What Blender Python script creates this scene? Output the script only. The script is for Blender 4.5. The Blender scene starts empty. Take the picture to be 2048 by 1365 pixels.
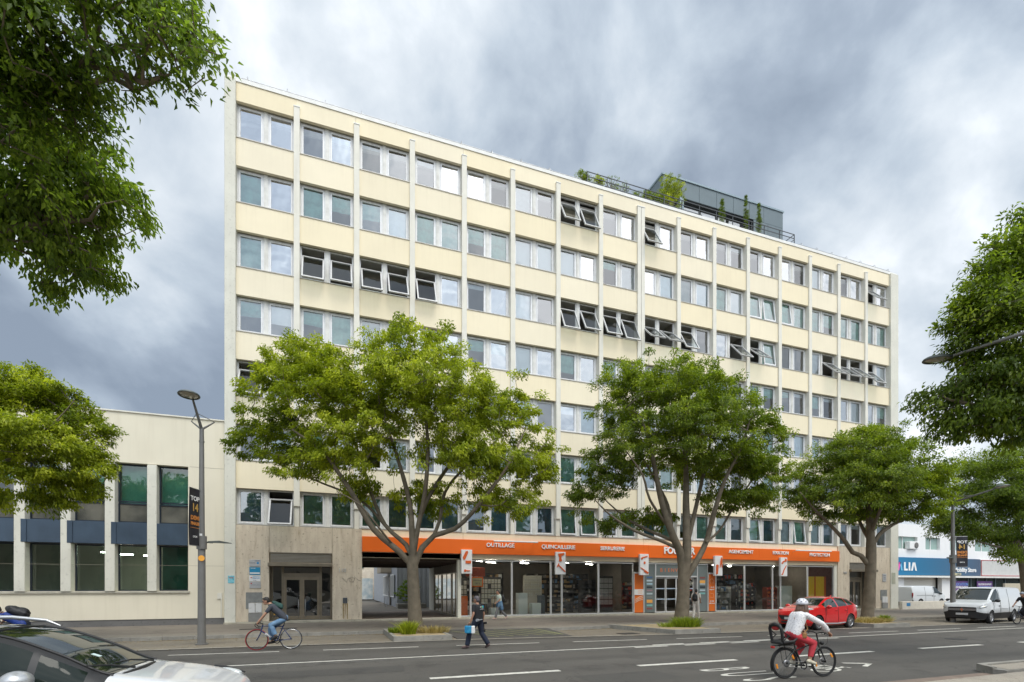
import bpy, bmesh, math, random
import numpy as np
from mathutils import Vector, Matrix, Quaternion
C = bpy.context.scene.collection
SC = bpy.context.scene
R = math.radians
random.seed(7)

# ------------------------------------------------------------------ camera, sky, sun, exposure
CAMZ = 2.05
FPX, HY, CX = 1010.0, 1172.0, 1024.0          # calibration of the photograph (2048 px wide)
TH = math.atan(FPX / (3886.0 - CX)); SN, CS = math.sin(TH), math.cos(TH)
cam = bpy.data.cameras.new('camera'); camo = bpy.data.objects.new('camera', cam); C.objects.link(camo)
camo.location = (0, 0, CAMZ); camo.rotation_euler = (R(90), 0, -TH)
cam.sensor_width = 36; cam.lens = FPX / 2048 * 36; cam.shift_y = (HY - 682.5) / 2048
cam.clip_start = 0.1; cam.clip_end = 3000
SC.camera = camo

SUN_AZ, SUN_EL = R(168), R(60)                # azimuth clockwise from +Y
w = bpy.data.worlds.new("World"); SC.world = w; w.use_nodes = True
nt = w.node_tree; N = nt.nodes; L = nt.links; N.clear()
def nn(t, **k):
    n = N.new(t)
    for a, b in k.items(): setattr(n, a, b)
    return n
def mth(op, a, b=None, c=None, clamp=False):
    n = N.new('ShaderNodeMath'); n.operation = op; n.use_clamp = clamp
    for i, v in enumerate((a, b, c)):
        if v is None: continue
        if isinstance(v, (int, float)): n.inputs[i].default_value = v
        else: L.new(v, n.inputs[i])
    return n.outputs[0]
sky = nn('ShaderNodeTexSky', sky_type='NISHITA', sun_disc=False, sun_elevation=SUN_EL, sun_rotation=SUN_AZ)
tc = nn('ShaderNodeTexCoord'); dirv = tc.outputs['Generated']
sep = nn('ShaderNodeSeparateXYZ'); L.new(dirv, sep.inputs[0])
zz = mth('MAXIMUM', sep.outputs[2], 0.0)
den = mth('ADD', zz, 0.38)
cmb = nn('ShaderNodeCombineXYZ'); L.new(mth('DIVIDE', sep.outputs[0], den), cmb.inputs[0]); L.new(mth('DIVIDE', sep.outputs[1], den), cmb.inputs[1]); cmb.inputs[2].default_value = 3.7
mp = nn('ShaderNodeMapping'); mp.inputs['Rotation'].default_value = (0, 0, R(-25)); mp.inputs['Scale'].default_value = (1.15, 1.0, 1); L.new(cmb.outputs[0], mp.inputs[0])
n1 = nn('ShaderNodeTexNoise'); n1.inputs['Scale'].default_value = 1.5; n1.inputs['Detail'].default_value = 9; n1.inputs['Roughness'].default_value = 0.5; n1.inputs['Distortion'].default_value = 0.35; L.new(mp.outputs[0], n1.inputs['Vector'])
n2 = nn('ShaderNodeTexNoise'); n2.inputs['Scale'].default_value = 4.4; n2.inputs['Detail'].default_value = 8; n2.inputs['Roughness'].default_value = 0.55; n2.inputs['Distortion'].default_value = 0.3; L.new(dirv, n2.inputs['Vector'])
def wdir(px, py):                              # world direction of a photo position (used to place cloud masses)
    r = (px - CX) / FPX; u = (HY - py) / FPX
    v = Vector((CS * r + SN, -SN * r + CS, u)); return v.normalized()
def lobe(v, width):                            # soft cloud mass round a direction
    d = nn('ShaderNodeVectorMath', operation='DISTANCE'); L.new(dirv, d.inputs[0]); d.inputs[1].default_value = v
    q = mth('DIVIDE', d.outputs['Value'], width)
    return mth('POWER', 2.718, mth('MULTIPLY', mth('MULTIPLY', q, q), -1.0))
val = mth('MULTIPLY_ADD', n1.outputs['Fac'], 2.8, -.92)
val = mth('ADD', val, mth('MULTIPLY_ADD', n2.outputs['Fac'], 1.35, -0.66))
for (px, py, wd, amt) in ((900, 120, .42, .06), (350, 640, .30, -.34), (120, 680, .3, -.15), (1640, 260, .22, -.36), (1980, 120, .30, -.20), (1700, 430, .12, .16), (1880, 560, .16, .18), (560, 60, .3, .05), (380, 420, .16, .12), (1200, 60, .16, -.10), (380, 760, .12, .22), (1700, 490, .09, .22), (1910, 890, .10, .2), (330, 560, .12, .15), (760, 150, .2, .05), (1850, 800, .14, .06)):
    val = mth('ADD', val, mth('MULTIPLY', lobe(wdir(px, py), wd), amt))
for (px, py, wd, amt) in ((1085, 505, .11, .75), (1170, 540, .09, .6), (1420, 560, .12, .4), (800, 330, .14, .35), (1240, 440, .12, .4), (540, 260, .2, -.7), (900, 400, .1, .3), (980, 610, .10, -.3), (1560, 500, .10, -.25), (700, 520, .16, .2), (1650, 640, .14, .35)):
    v_ = wdir(px, py); v_.y = -v_.y                # cloud masses behind the viewer, seen only in the window panes
    val = mth('ADD', val, mth('MULTIPLY', lobe(v_, wd), amt))
ramp = nn('ShaderNodeValToRGB'); L.new(val, ramp.inputs[0])
el = ramp.color_ramp.elements
el[0].position = 0.0; el[0].color = (0.230, 0.278, 0.345, 1)
el[1].position = 1.0; el[1].color = (0.90, 0.93, 0.97, 1)
for p, c in ((0.28, (0.325, 0.382, 0.455, 1)), (0.5, (0.455, 0.518, 0.585, 1)), (0.75, (0.64, 0.69, 0.735, 1))):
    e = el.new(p); e.color = c
# brighter, thinner cloud in the half of the sky the sun stands in (behind the viewer)
sd = Vector((math.sin(SUN_AZ) * math.cos(SUN_EL), math.cos(SUN_AZ) * math.cos(SUN_EL), math.sin(SUN_EL)))
gl = mth('MULTIPLY_ADD', lobe(Vector((-0.15, -0.72, 0.68)).normalized(), 0.85), 2.1, 1.0)
vm = nn('ShaderNodeVectorMath', operation='SCALE'); L.new(ramp.outputs[0], vm.inputs[0]); L.new(mth('MULTIPLY', gl, 5.85), vm.inputs['Scale'])
mx = nn('ShaderNodeMixRGB'); mx.inputs[0].default_value = 0.93; L.new(sky.outputs[0], mx.inputs[1]); L.new(vm.outputs[0], mx.inputs[2])
bg = nn('ShaderNodeBackground'); bg.inputs[1].default_value = 0.1; L.new(mx.outputs[0], bg.inputs[0])
wo = nn('ShaderNodeOutputWorld'); L.new(bg.outputs[0], wo.inputs[0])

sl = bpy.data.lights.new('sun', 'SUN'); sl.energy = 1.05; sl.angle = R(32); sl.color = (1, 0.95, 0.86)
so = bpy.data.objects.new('sun', sl); C.objects.link(so); so.location = (0, 0, 60)
so.rotation_euler = (-sd).to_track_quat('-Z', 'Y').to_euler()
SC.view_settings.view_transform = 'Standard'; SC.view_settings.look = 'None'; SC.view_settings.gamma = 1
SC.view_settings.exposure = 1.04

def P(px, py, d):                              # photo position at a distance -> world point
    r = (px - CX) / FPX * d
    return Vector((CS * r + SN * d, -SN * r + CS * d, CAMZ - (py - HY) * d / FPX))
def XAT(px, Y):
    u = (px - CX) / FPX; return Y * (u * CS + SN) / (CS - u * SN)

# ------------------------------------------------------------------ materials
MATS = {}
def mat(name, col=(.5, .5, .5), rough=.6, metal=0., var=0., vscale=3., bump=0., bscale=40., coat=0., streak=0., emis=None, spec=None, col2=None, noise_detail=4., dirt=0.):
    if name in MATS: return MATS[name]
    m = bpy.data.materials.new(name); m.use_nodes = True; t = m.node_tree; b = t.nodes['Principled BSDF']
    b.inputs['Base Color'].default_value = (*col, 1); b.inputs['Roughness'].default_value = rough; b.inputs['Metallic'].default_value = metal
    b.inputs['Coat Weight'].default_value = coat; b.inputs['Coat Roughness'].default_value = 0.04
    if spec is not None: b.inputs['Specular IOR Level'].default_value = spec
    tcn = t.nodes.new('ShaderNodeTexCoord')
    last = None
    def mixc(fac, a, c):
        x = t.nodes.new('ShaderNodeMixRGB'); t.links.new(fac, x.inputs[0])
        if a is None: x.inputs[1].default_value = (*col, 1)
        else: t.links.new(a, x.inputs[1])
        x.inputs[2].default_value = (*c, 1); return x.outputs[0]
    def noise(scale, vecscale=(1, 1, 1), detail=4., lo=.35, hi=.7):
        mpn = t.nodes.new('ShaderNodeMapping'); mpn.inputs['Scale'].default_value = vecscale; t.links.new(tcn.outputs['Object'], mpn.inputs[0])
        n = t.nodes.new('ShaderNodeTexNoise'); n.inputs['Scale'].default_value = scale; n.inputs['Detail'].default_value = detail; t.links.new(mpn.outputs[0], n.inputs['Vector'])
        rr = t.nodes.new('ShaderNodeMapRange'); rr.inputs[1].default_value = lo; rr.inputs[2].default_value = hi; t.links.new(n.outputs['Fac'], rr.inputs[0]); return rr.outputs[0]
    if var > 0 or col2 is not None:
        c2 = col2 if col2 is not None else tuple(c * (1 - var) for c in col)
        last = mixc(noise(vscale, detail=noise_detail), last, c2)
    if streak > 0:
        f = noise(1.6, (3.2, 3.2, .22), 5., .5, .85)
        mm = t.nodes.new('ShaderNodeMath'); mm.operation = 'MULTIPLY'; t.links.new(f, mm.inputs[0]); mm.inputs[1].default_value = streak
        last = mixc(mm.outputs[0], last, tuple(c * f2 for c, f2 in zip(col, (.55, .5, .42))))
    if dirt > 0:
        f = noise(9., (1, 1, 1), 6., .58, .72)
        mm = t.nodes.new('ShaderNodeMath'); mm.operation = 'MULTIPLY'; t.links.new(f, mm.inputs[0]); mm.inputs[1].default_value = dirt
        last = mixc(mm.outputs[0], last, tuple(c * .45 for c in col))
    if last is not None: t.links.new(last, b.inputs['Base Color'])
    if bump > 0:
        n = t.nodes.new('ShaderNodeTexNoise'); n.inputs['Scale'].default_value = bscale; n.inputs['Detail'].default_value = 5; t.links.new(tcn.outputs['Object'], n.inputs['Vector'])
        bp = t.nodes.new('ShaderNodeBump'); bp.inputs['Strength'].default_value = bump; bp.inputs['Distance'].default_value = .02; t.links.new(n.outputs['Fac'], bp.inputs['Height']); t.links.new(bp.outputs[0], b.inputs['Normal'])
    if emis: b.inputs['Emission Color'].default_value = (*emis[0], 1); b.inputs['Emission Strength'].default_value = emis[1]
    MATS[name] = m; return m
def glassmat(name, tint=(.75, .85, .82), refl=.28, rough=.0, bump=0.02, bscale=1.5):
    if name in MATS: return MATS[name]
    m = bpy.data.materials.new(name); m.use_nodes = True; t = m.node_tree; t.nodes.clear()
    o = t.nodes.new('ShaderNodeOutputMaterial'); tr = t.nodes.new('ShaderNodeBsdfTransparent'); tr.inputs[0].default_value = (*tint, 1)
    g = t.nodes.new('ShaderNodeBsdfGlossy'); g.inputs['Roughness'].default_value = rough; g.inputs[0].default_value = (1, 1, 1, 1)
    fr = t.nodes.new('ShaderNodeFresnel'); fr.inputs[0].default_value = 1.5
    ad = t.nodes.new('ShaderNodeMath'); ad.operation = 'ADD'; ad.use_clamp = True; t.links.new(fr.outputs[0], ad.inputs[0]); ad.inputs[1].default_value = refl
    x = t.nodes.new('ShaderNodeMixShader'); t.links.new(ad.outputs[0], x.inputs[0]); t.links.new(tr.outputs[0], x.inputs[1]); t.links.new(g.outputs[0], x.inputs[2]); t.links.new(x.outputs[0], o.inputs[0])
    if bump:
        tcn = t.nodes.new('ShaderNodeTexCoord'); n = t.nodes.new('ShaderNodeTexNoise'); n.inputs['Scale'].default_value = bscale; n.inputs['Detail'].default_value = 1; t.links.new(tcn.outputs['Object'], n.inputs['Vector'])
        bp = t.nodes.new('ShaderNodeBump'); bp.inputs['Strength'].default_value = 1; bp.inputs['Distance'].default_value = bump; t.links.new(n.outputs['Fac'], bp.inputs['Height']); t.links.new(bp.outputs[0], g.inputs['Normal'])
    MATS[name] = m; return m

# ------------------------------------------------------------------ mesh collecting
def tag(o, label=None, cat=None, group=None, kind=None):
    if label: o['label'] = label
    if cat: o['category'] = cat
    if group: o['group'] = group
    if kind: o['kind'] = kind
    return o
def empty(name, loc, label, cat, group=None, rz=0):
    o = bpy.data.objects.new(name, None); C.objects.link(o); o.location = loc; o.rotation_euler = (0, 0, rz); o.empty_display_size = .2
    return tag(o, label, cat, group)
def link(name, me, parent=None):
    o = bpy.data.objects.new(name, me); C.objects.link(o)
    if parent is not None: o.parent = parent
    return o
class MB:
    def __init__(s): s.v = []; s.f = []; s.m = []; s.sm = []
    def add(s, vs, fs, mi=0, smooth=False):
        b = len(s.v); s.v += [tuple(v) for v in vs]; s.f += [tuple(b + i for i in f) for f in fs]; s.m += [mi] * len(fs); s.sm += [smooth] * len(fs); return s
    def box(s, x0, x1, y0, y1, z0, z1, mi=0, M=None):
        vs = [Vector((x, y, z)) for z in (z0, z1) for y in (y0, y1) for x in (x0, x1)]
        if M is not None: vs = [M @ v for v in vs]
        return s.add(vs, [(0, 2, 3, 1), (4, 5, 7, 6), (0, 1, 5, 4), (2, 6, 7, 3), (0, 4, 6, 2), (1, 3, 7, 5)], mi)
    def bbox(s, x0, x1, y0, y1, z0, z1, b=.02, mi=0):           # box with chamfered edges
        pts = []
        for (xa, xb, ya, yb, za, zb) in ((x0 + b, x1 - b, y0 + b, y1 - b, z0, z1), (x0 + b, x1 - b, y0, y1, z0 + b, z1 - b), (x0, x1, y0 + b, y1 - b, z0 + b, z1 - b)):
            pts += [(x, y, z) for x in (xa, xb) for y in (ya, yb) for z in (za, zb)]
        bm = bmesh.new(); [bm.verts.new(p) for p in pts]; bmesh.ops.convex_hull(bm, input=bm.verts)
        bmesh.ops.dissolve_limit(bm, angle_limit=.02, verts=bm.verts, edges=bm.edges)
        bm.verts.index_update(); s.add([v.co for v in bm.verts], [[v.index for v in f.verts] for f in bm.faces], mi); bm.free(); return s
    def quad(s, a, b, c, d, mi=0): return s.add([a, b, c, d], [(0, 1, 2, 3)], mi)
    def prism(s, poly, z0, z1, mi=0, axis='z'):                  # extruded polygon
        n = len(poly)
        if axis == 'z': vs = [(x, y, z) for z in (z0, z1) for x, y in poly]
        elif axis == 'y': vs = [(x, y, z) for y in (z0, z1) for x, z in poly]
        else: vs = [(x, y, z) for x in (z0, z1) for y, z in poly]
        fs = [(i, (i + 1) % n, n + (i + 1) % n, n + i) for i in range(n)] + [tuple(range(n))[::-1], tuple(range(n, 2 * n))]
        return s.add(vs, fs, mi)
    def tube(s, pts, r, seg=8, mi=0, cap=True, closed=False):
        pts = [Vector(p) for p in pts]; n = len(pts)
        rs = r if isinstance(r, (list, tuple)) else [r] * n
        vs = []; up = None
        for i, p in enumerate(pts):
            a = pts[(i - 1) % n] if (i > 0 or closed) else p; b = pts[(i + 1) % n] if (i < n - 1 or closed) else p
            t = (b - a)
            t = t.normalized() if t.length > 1e-9 else Vector((0, 0, 1))
            if up is None: up = Vector((0, 0, 1)) if abs(t.z) < .9 else Vector((1, 0, 0))
            x = (up - t * up.dot(t))
            if x.length < 1e-4: x = t.orthogonal()
            x.normalize(); y = t.cross(x); up = x
            for k in range(seg):
                an = 2 * math.pi * k / seg; vs.append(p + (x * math.cos(an) + y * math.sin(an)) * rs[i])
        fs = []
        for i in range(n if closed else n - 1):
            j = (i + 1) % n
            for k in range(seg):
                k2 = (k + 1) % seg; fs.append((i * seg + k, i * seg + k2, j * seg + k2, j * seg + k))
        s.add(vs, fs, mi, True)
        if cap and not closed: s.add(vs[:seg], [tuple(range(seg))[::-1]], mi); s.add(vs[-seg:], [tuple(range(seg))], mi)
        return s
    def cyl(s, a, b, r, seg=16, mi=0, r2=None): return s.tube([a, b], [r, r if r2 is None else r2], seg, mi)
    def lathe(s, prof, seg=32, mi=0, M=None, closed=False):      # prof = (radius, height) about local Z
        vs = [Vector((rr * math.cos(2 * math.pi * k / seg), rr * math.sin(2 * math.pi * k / seg), h)) for rr, h in prof for k in range(seg)]
        if M is not None: vs = [M @ v for v in vs]
        fs = []; n = len(prof)
        for i in range(n if closed else n - 1):
            j = (i + 1) % n
            for k in range(seg): k2 = (k + 1) % seg; fs.append((i * seg + k, i * seg + k2, j * seg + k2, j * seg + k))
        return s.add(vs, fs, mi, True)
    def ell(s, c, r, seg=12, rings=8, mi=0, M=None):
        vs = []; c = Vector(c)
        if isinstance(r, (int, float)): r = (r, r, r)
        for i in range(rings + 1):
            a = math.pi * i / rings
            for k in range(seg):
                b = 2 * math.pi * k / seg; v = Vector((r[0] * math.sin(a) * math.cos(b), r[1] * math.sin(a) * math.sin(b), r[2] * math.cos(a)))
                if M is not None: v = M @ v
                vs.append(c + v)
        fs = [(i * seg + k, (i + 1) * seg + k, (i + 1) * seg + (k + 1) % seg, i * seg + (k + 1) % seg) for i in range(rings) for k in range(seg)]
        return s.add(vs, fs, mi, True)
    def build(s, name, mats, parent=None, loc=None, weld=False):
        me = bpy.data.meshes.new(name); me.from_pydata(s.v, [], s.f)
        if not isinstance(mats, (list, tuple)): mats = [mats]
        for m in mats: me.materials.append(m)
        me.polygons.foreach_set('material_index', s.m); me.polygons.foreach_set('use_smooth', s.sm)
        if weld:
            bm = bmesh.new(); bm.from_mesh(me); bmesh.ops.remove_doubles(bm, verts=bm.verts, dist=1e-5); bmesh.ops.recalc_face_normals(bm, faces=bm.faces); bm.to_mesh(me); bm.free()
        me.update(); o = link(name, me, parent)
        if loc is not None: o.location = loc
        return o
def evalmesh(o, name=None):                                      # bake modifiers into plain mesh data
    bpy.context.view_layer.update(); dg = bpy.context.evaluated_depsgraph_get()
    me = bpy.data.meshes.new_from_object(o.evaluated_get(dg)); old = o.data
    o.modifiers.clear(); o.data = me; return o
def text(s, size, name, m, parent, loc, rot=(R(90), 0, 0), bold=0.0, extr=.01, align='CENTER', xs=1.0, space=1.0):
    cu = bpy.data.curves.new(name, 'FONT'); cu.body = s; cu.size = size; cu.extrude = extr; cu.offset = bold; cu.align_x = align; cu.align_y = 'CENTER'; cu.space_character = space
    o = bpy.data.objects.new(name, cu); C.objects.link(o)
    bpy.context.view_layer.update(); dg = bpy.context.evaluated_depsgraph_get(); me = bpy.data.meshes.new_from_object(o.evaluated_get(dg))
    bpy.data.objects.remove(o); me.materials.clear(); me.materials.append(m)
    o = link(name, me, parent); o.location = loc; o.rotation_euler = rot; o.scale = (xs, 1, 1); return o
def sub(o, parent): o.parent = parent; return o

M = dict(
 cream=mat('cream_render', (.83, .735, .54), .8, var=.05, vscale=.7, streak=.07, bump=.05),
 fin=mat('fin_concrete', (.74, .71, .62), .75, var=.08, vscale=2., streak=.16),
 pier=mat('pier_concrete', (.68, .66, .57), .8, var=.10, vscale=1., streak=.2, dirt=.3),
 coping=mat('coping_white', (.78, .77, .73), .6, var=.1),
 alu=mat('window_alu', (.76, .76, .76), .45, .05, var=.12, vscale=6., streak=.35),
 alud=mat('window_gap', (.05, .05, .05), .6),
 mull=mat('mullion_cladding', (.72, .71, .67), .6, .05, var=.2, vscale=3., streak=.5),
 inner=mat('office_inner', (.36, .34, .30), .9, var=.2, vscale=.5), ceil=mat('office_ceiling', (.62, .61, .57), .9),
 teal=mat('teal_blind', (.27, .53, .46), .8, var=.35, vscale=2.5, bump=.5, bscale=4.),
 teald=mat('dark_teal_blind', (.12, .25, .33), .8, var=.35, vscale=2.5, bump=.5, bscale=4.),
 greyb=mat('grey_blind', (.50, .55, .56), .8, var=.15, vscale=4.), paleb=mat('pale_blind', (.72, .82, .88), .8, var=.1), whiteb=mat('white_blind', (.85, .87, .88), .8),
 metal=mat('galvanised_steel', (.45, .45, .45), .4, .8, var=.2), dmetal=mat('dark_steel', (.07, .075, .08), .45, .5), brass=mat('bronze_alu', (.30, .255, .19), .38, .7, var=.2),
 zinc=mat('dark_zinc', (.13, .165, .18), .5, .35, var=.12, vscale=.6), zinc2=mat('zinc_edge', (.22, .28, .31), .45, .4),
 black=mat('matt_black', (.015, .015, .016), .6), rubber=mat('tyre_rubber', (.02, .02, .021), .85, bump=.1), white=mat('white_paint', (.8, .8, .79), .55, var=.06), navy=mat('navy_panel', (.055, .085, .125), .45, .2, var=.25, vscale=1.2, streak=.2),
 orange=mat('orange_sign', (.88, .150, .006), .5, var=.10, vscale=.35), orange2=mat('orange_panel', (.70, .15, .015), .5), chrome=mat('chrome', (.75, .75, .75), .12, 1.),
 conc=mat('kerb_stone', (.30, .285, .25), .85, var=.3, vscale=2.5, bump=.3, dirt=.6), plinth=mat('grey_plinth', (.16, .155, .15), .85, var=.25, vscale=1., dirt=.8),
)
M['glass'] = glassmat('window_glass', (.90, .93, .93), .18, bump=.008)
M['shopglass'] = glassmat('shop_glass', (.90, .93, .91), .035, bump=.012)
M['glass2'] = glassmat('window_glass_clear', (.88, .92, .92), .11, bump=.006)
M['glass3'] = glassmat('window_glass_bright', (.86, .90, .92), .44, bump=.012)
M['sash_grey'] = mat('open_sash_alu', (.50, .50, .49), .5, .1, var=.15)
M['oglass'] = glassmat('open_window_glass', (.72, .78, .78), .0, bump=.004)
M['lowglass'] = glassmat('tinted_green_glass', (.66, .90, .80), .05, bump=.006)

def panel_tint(m, pitch_x, x0, pitch_z, z0, amt):
    """slight colour difference from one facade panel to the next and rain dirt under the sills"""
    t = m.node_tree; b = t.nodes['Principled BSDF']; old = b.inputs['Base Color'].links[0].from_socket
    tcn = t.nodes.new('ShaderNodeTexCoord'); sp = t.nodes.new('ShaderNodeSeparateXYZ'); t.links.new(tcn.outputs['Object'], sp.inputs[0])
    def m1(op, a, v, c=None):
        n = t.nodes.new('ShaderNodeMath'); n.operation = op
        if isinstance(a, float): n.inputs[0].default_value = a
        else: t.links.new(a, n.inputs[0])
        if isinstance(v, (int, float)): n.inputs[1].default_value = v
        else: t.links.new(v, n.inputs[1])
        if c is not None: n.inputs[2].default_value = c
        return n.outputs[0]
    cx = m1('FLOOR', m1('DIVIDE', m1('SUBTRACT', sp.outputs[0], x0), pitch_x), 0); cz = m1('FLOOR', m1('DIVIDE', m1('SUBTRACT', sp.outputs[2], z0), pitch_z), 0)
    cb = t.nodes.new('ShaderNodeCombineXYZ'); t.links.new(cx, cb.inputs[0]); t.links.new(cz, cb.inputs[1]); wn = t.nodes.new('ShaderNodeTexWhiteNoise'); wn.noise_dimensions = '3D'; t.links.new(cb.outputs[0], wn.inputs['Vector'])
    hs = t.nodes.new('ShaderNodeHueSaturation'); t.links.new(m1('MULTIPLY_ADD', wn.outputs['Value'], amt, 1 - amt / 2), hs.inputs['Value']); sc = t.nodes.new('ShaderNodeSeparateColor'); t.links.new(wn.outputs['Color'], sc.inputs[0]); t.links.new(m1('MULTIPLY_ADD', sc.outputs[1], .22, .89), hs.inputs['Saturation']); t.links.new(old, hs.inputs['Color'])
    fr = m1('FRACT', m1('DIVIDE', m1('SUBTRACT', sp.outputs[2], z0), pitch_z), 0)         # height inside the storey
    mpn = t.nodes.new('ShaderNodeMapping'); mpn.inputs['Scale'].default_value = (9, 1, .35); t.links.new(tcn.outputs['Object'], mpn.inputs[0]); nz = t.nodes.new('ShaderNodeTexNoise'); nz.inputs['Scale'].default_value = 1.; nz.inputs['Detail'].default_value = 6; t.links.new(mpn.outputs[0], nz.inputs['Vector'])
    rr = t.nodes.new('ShaderNodeMapRange'); rr.inputs[1].default_value = .50; rr.inputs[2].default_value = .78; t.links.new(nz.outputs['Fac'], rr.inputs[0])
    dd = m1('MULTIPLY', m1('MULTIPLY', rr.outputs[0], m1('POWER', fr, 4.0)), .16)
    mx = t.nodes.new('ShaderNodeMixRGB'); t.links.new(dd, mx.inputs[0]); t.links.new(hs.outputs[0], mx.inputs[1]); mx.inputs[2].default_value = (.42, .35, .22, 1); t.links.new(mx.outputs[0], b.inputs['Base Color'])
panel_tint(M['cream'], 2.955, -1.80, 3.217, 5.10 - 3.217 + .0, .07)
# ------------------------------------------------------------------ ground, road, pavements, markings
def asphalt(name, col, col2, sp):
    m = bpy.data.materials.new(name); m.use_nodes = True; t = m.node_tree; b = t.nodes['Principled BSDF']; b.inputs['Roughness'].default_value = .82
    tcn = t.nodes.new('ShaderNodeTexCoord')
    def nz(scale, detail, lo, hi, sc=(1, 1, 1)):
        q = t.nodes.new('ShaderNodeMapping'); q.inputs['Scale'].default_value = sc; t.links.new(tcn.outputs['Object'], q.inputs[0])
        n = t.nodes.new('ShaderNodeTexNoise'); n.inputs['Scale'].default_value = scale; n.inputs['Detail'].default_value = detail; t.links.new(q.outputs[0], n.inputs['Vector'])
        r = t.nodes.new('ShaderNodeMapRange'); r.inputs[1].default_value = lo; r.inputs[2].default_value = hi; t.links.new(n.outputs['Fac'], r.inputs[0]); return r.outputs[0], n.outputs['Fac']
    def mix(f, a, c, amt=1.):
        q = t.nodes.new('ShaderNodeMath'); q.operation = 'MULTIPLY'; q.inputs[1].default_value = amt; t.links.new(f, q.inputs[0])
        x = t.nodes.new('ShaderNodeMixRGB'); t.links.new(q.outputs[0], x.inputs[0])
        if isinstance(a, tuple): x.inputs[1].default_value = (*a, 1)
        else: t.links.new(a, x.inputs[1])
        x.inputs[2].default_value = (*c, 1); return x.outputs[0]
    f1, _ = nz(.35, 5, .35, .65, (.25, 1.3, 1)); f2, h2 = nz(55, 3, .42, .68); f3, _ = nz(1.1, 6, .55, .66)
    f4, _ = nz(13, 6, .60, .66)
    c = mix(f1, col, col2); c = mix(f2, c, sp, .55); c = mix(f3, c, tuple(q * .62 for q in col), .45); c = mix(f4, c, tuple(q * .5 for q in col), .35)
    if name == 'road_asphalt':                     # wheel-polished tracks and oil drips along the lanes
        sp_ = t.nodes.new('ShaderNodeSeparateXYZ'); t.links.new(tcn.outputs['Object'], sp_.inputs[0]); s1 = t.nodes.new('ShaderNodeMath'); s1.operation = 'MULTIPLY'; s1.inputs[1].default_value = 3.55; t.links.new(sp_.outputs[1], s1.inputs[0]); s2 = t.nodes.new('ShaderNodeMath'); s2.operation = 'SINE'; t.links.new(s1.outputs[0], s2.inputs[0]); s3 = t.nodes.new('ShaderNodeMapRange'); s3.inputs[1].default_value = -.2; s3.inputs[2].default_value = 1; t.links.new(s2.outputs[0], s3.inputs[0])
        s4 = t.nodes.new('ShaderNodeMath'); s4.operation = 'MULTIPLY'; t.links.new(s3.outputs[0], s4.inputs[0]); t.links.new(f1, s4.inputs[1]); c = mix(s4.outputs[0], c, tuple(q * .62 for q in col), .5)
        f5, _ = nz(4.5, 3, .70, .74); c = mix(f5, c, tuple(q * .35 for q in col), .6)
    # fine cracks
    q = t.nodes.new('ShaderNodeMapping'); t.links.new(tcn.outputs['Object'], q.inputs[0])
    vz = t.nodes.new('ShaderNodeTexVoronoi'); vz.feature = 'DISTANCE_TO_EDGE'; vz.inputs['Scale'].default_value = .33
    dn = t.nodes.new('ShaderNodeTexNoise'); dn.inputs['Scale'].default_value = 1.4; dn.inputs['Detail'].default_value = 6; t.links.new(tcn.outputs['Object'], dn.inputs['Vector'])
    vm = t.nodes.new('ShaderNodeVectorMath'); vm.operation = 'MULTIPLY_ADD'; t.links.new(dn.outputs['Color'], vm.inputs[0]); vm.inputs[1].default_value = (1.6, 1.6, 0); t.links.new(q.outputs[0], vm.inputs[2]); t.links.new(vm.outputs[0], vz.inputs['Vector'])
    cr = t.nodes.new('ShaderNodeMapRange'); cr.inputs[1].default_value = 0.0; cr.inputs[2].default_value = .006; cr.inputs[3].default_value = 1; cr.inputs[4].default_value = 0; t.links.new(vz.outputs['Distance'], cr.inputs[0])
    c = mix(cr.outputs[0], c, tuple(q * .4 for q in col), .55)
    t.links.new(c, b.inputs['Base Color'])
    bp = t.nodes.new('ShaderNodeBump'); bp.inputs['Strength'].default_value = .5; bp.inputs['Distance'].default_value = .01; t.links.new(h2, bp.inputs['Height']); t.links.new(bp.outputs[0], b.inputs['Normal'])
    MATS[name] = m; return m
A_road = asphalt('road_asphalt', (.060, .055, .048), (.083, .077, .067), (.135, .124, .107))
A_lane = asphalt('parking_gravel_asphalt', (.175, .148, .108), (.12, .104, .083), (.30, .265, .20))
A_pave = asphalt('pavement_asphalt', (.140, .118, .095), (.185, .160, .128), (.24, .205, .165))
A_ramp = asphalt('dark_ramp_asphalt', (.052, .050, .047), (.075, .07, .062), (.11, .10, .09))
A_grav = asphalt('gravel_footway', (.34, .30, .24), (.25, .22, .18), (.50, .45, .37))
A_court = asphalt('courtyard_paving', (.34, .25, .20), (.27, .20, .165), (.42, .34, .28))
paint = mat('road_paint', (.62, .60, .53), .7, var=.25, vscale=5., dirt=.8, noise_detail=8.)
painty = mat('faded_green_paint', (.34, .36, .13), .8, var=.4, vscale=4.)
def sheet(name, poly, z, m, kind='structure'):
    mb = MB(); mb.add([(x, y, z) for x, y in poly], [tuple(range(len(poly)))]); o = mb.build(name, m); o['kind'] = kind; return o
sheet('ground', [(-400, -400), (700, -400), (700, 900), (-400, 900)], -.06, mat('far_ground', (.16, .15, .13), .9, var=.3, vscale=.05))
EDGE = [(-60, 19.3), (-5.5, 18.85), (4.2, 18.55), (9, 18.15), (13.5, 17.64), (24.5, 17.19), (36.5, 17.1), (140, 17.1)]   # road / parking strip border
KERB = [(-60, 22.2), (-5, 22.0), (1.95, 21.95), (4.3, 21.5), (9.0, 20.85), (12.5, 21.15), (15.5, 21.1), (26, 20.5), (60, 20.4), (140, 20.4)]
def lerp(tab, x):
    return float(np.interp(x, [a for a, b in tab], [b for a, b in tab]))
sheet('road', [(-60, -3.0), (140, -3.0)] + EDGE[::-1], 0, A_road)
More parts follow.
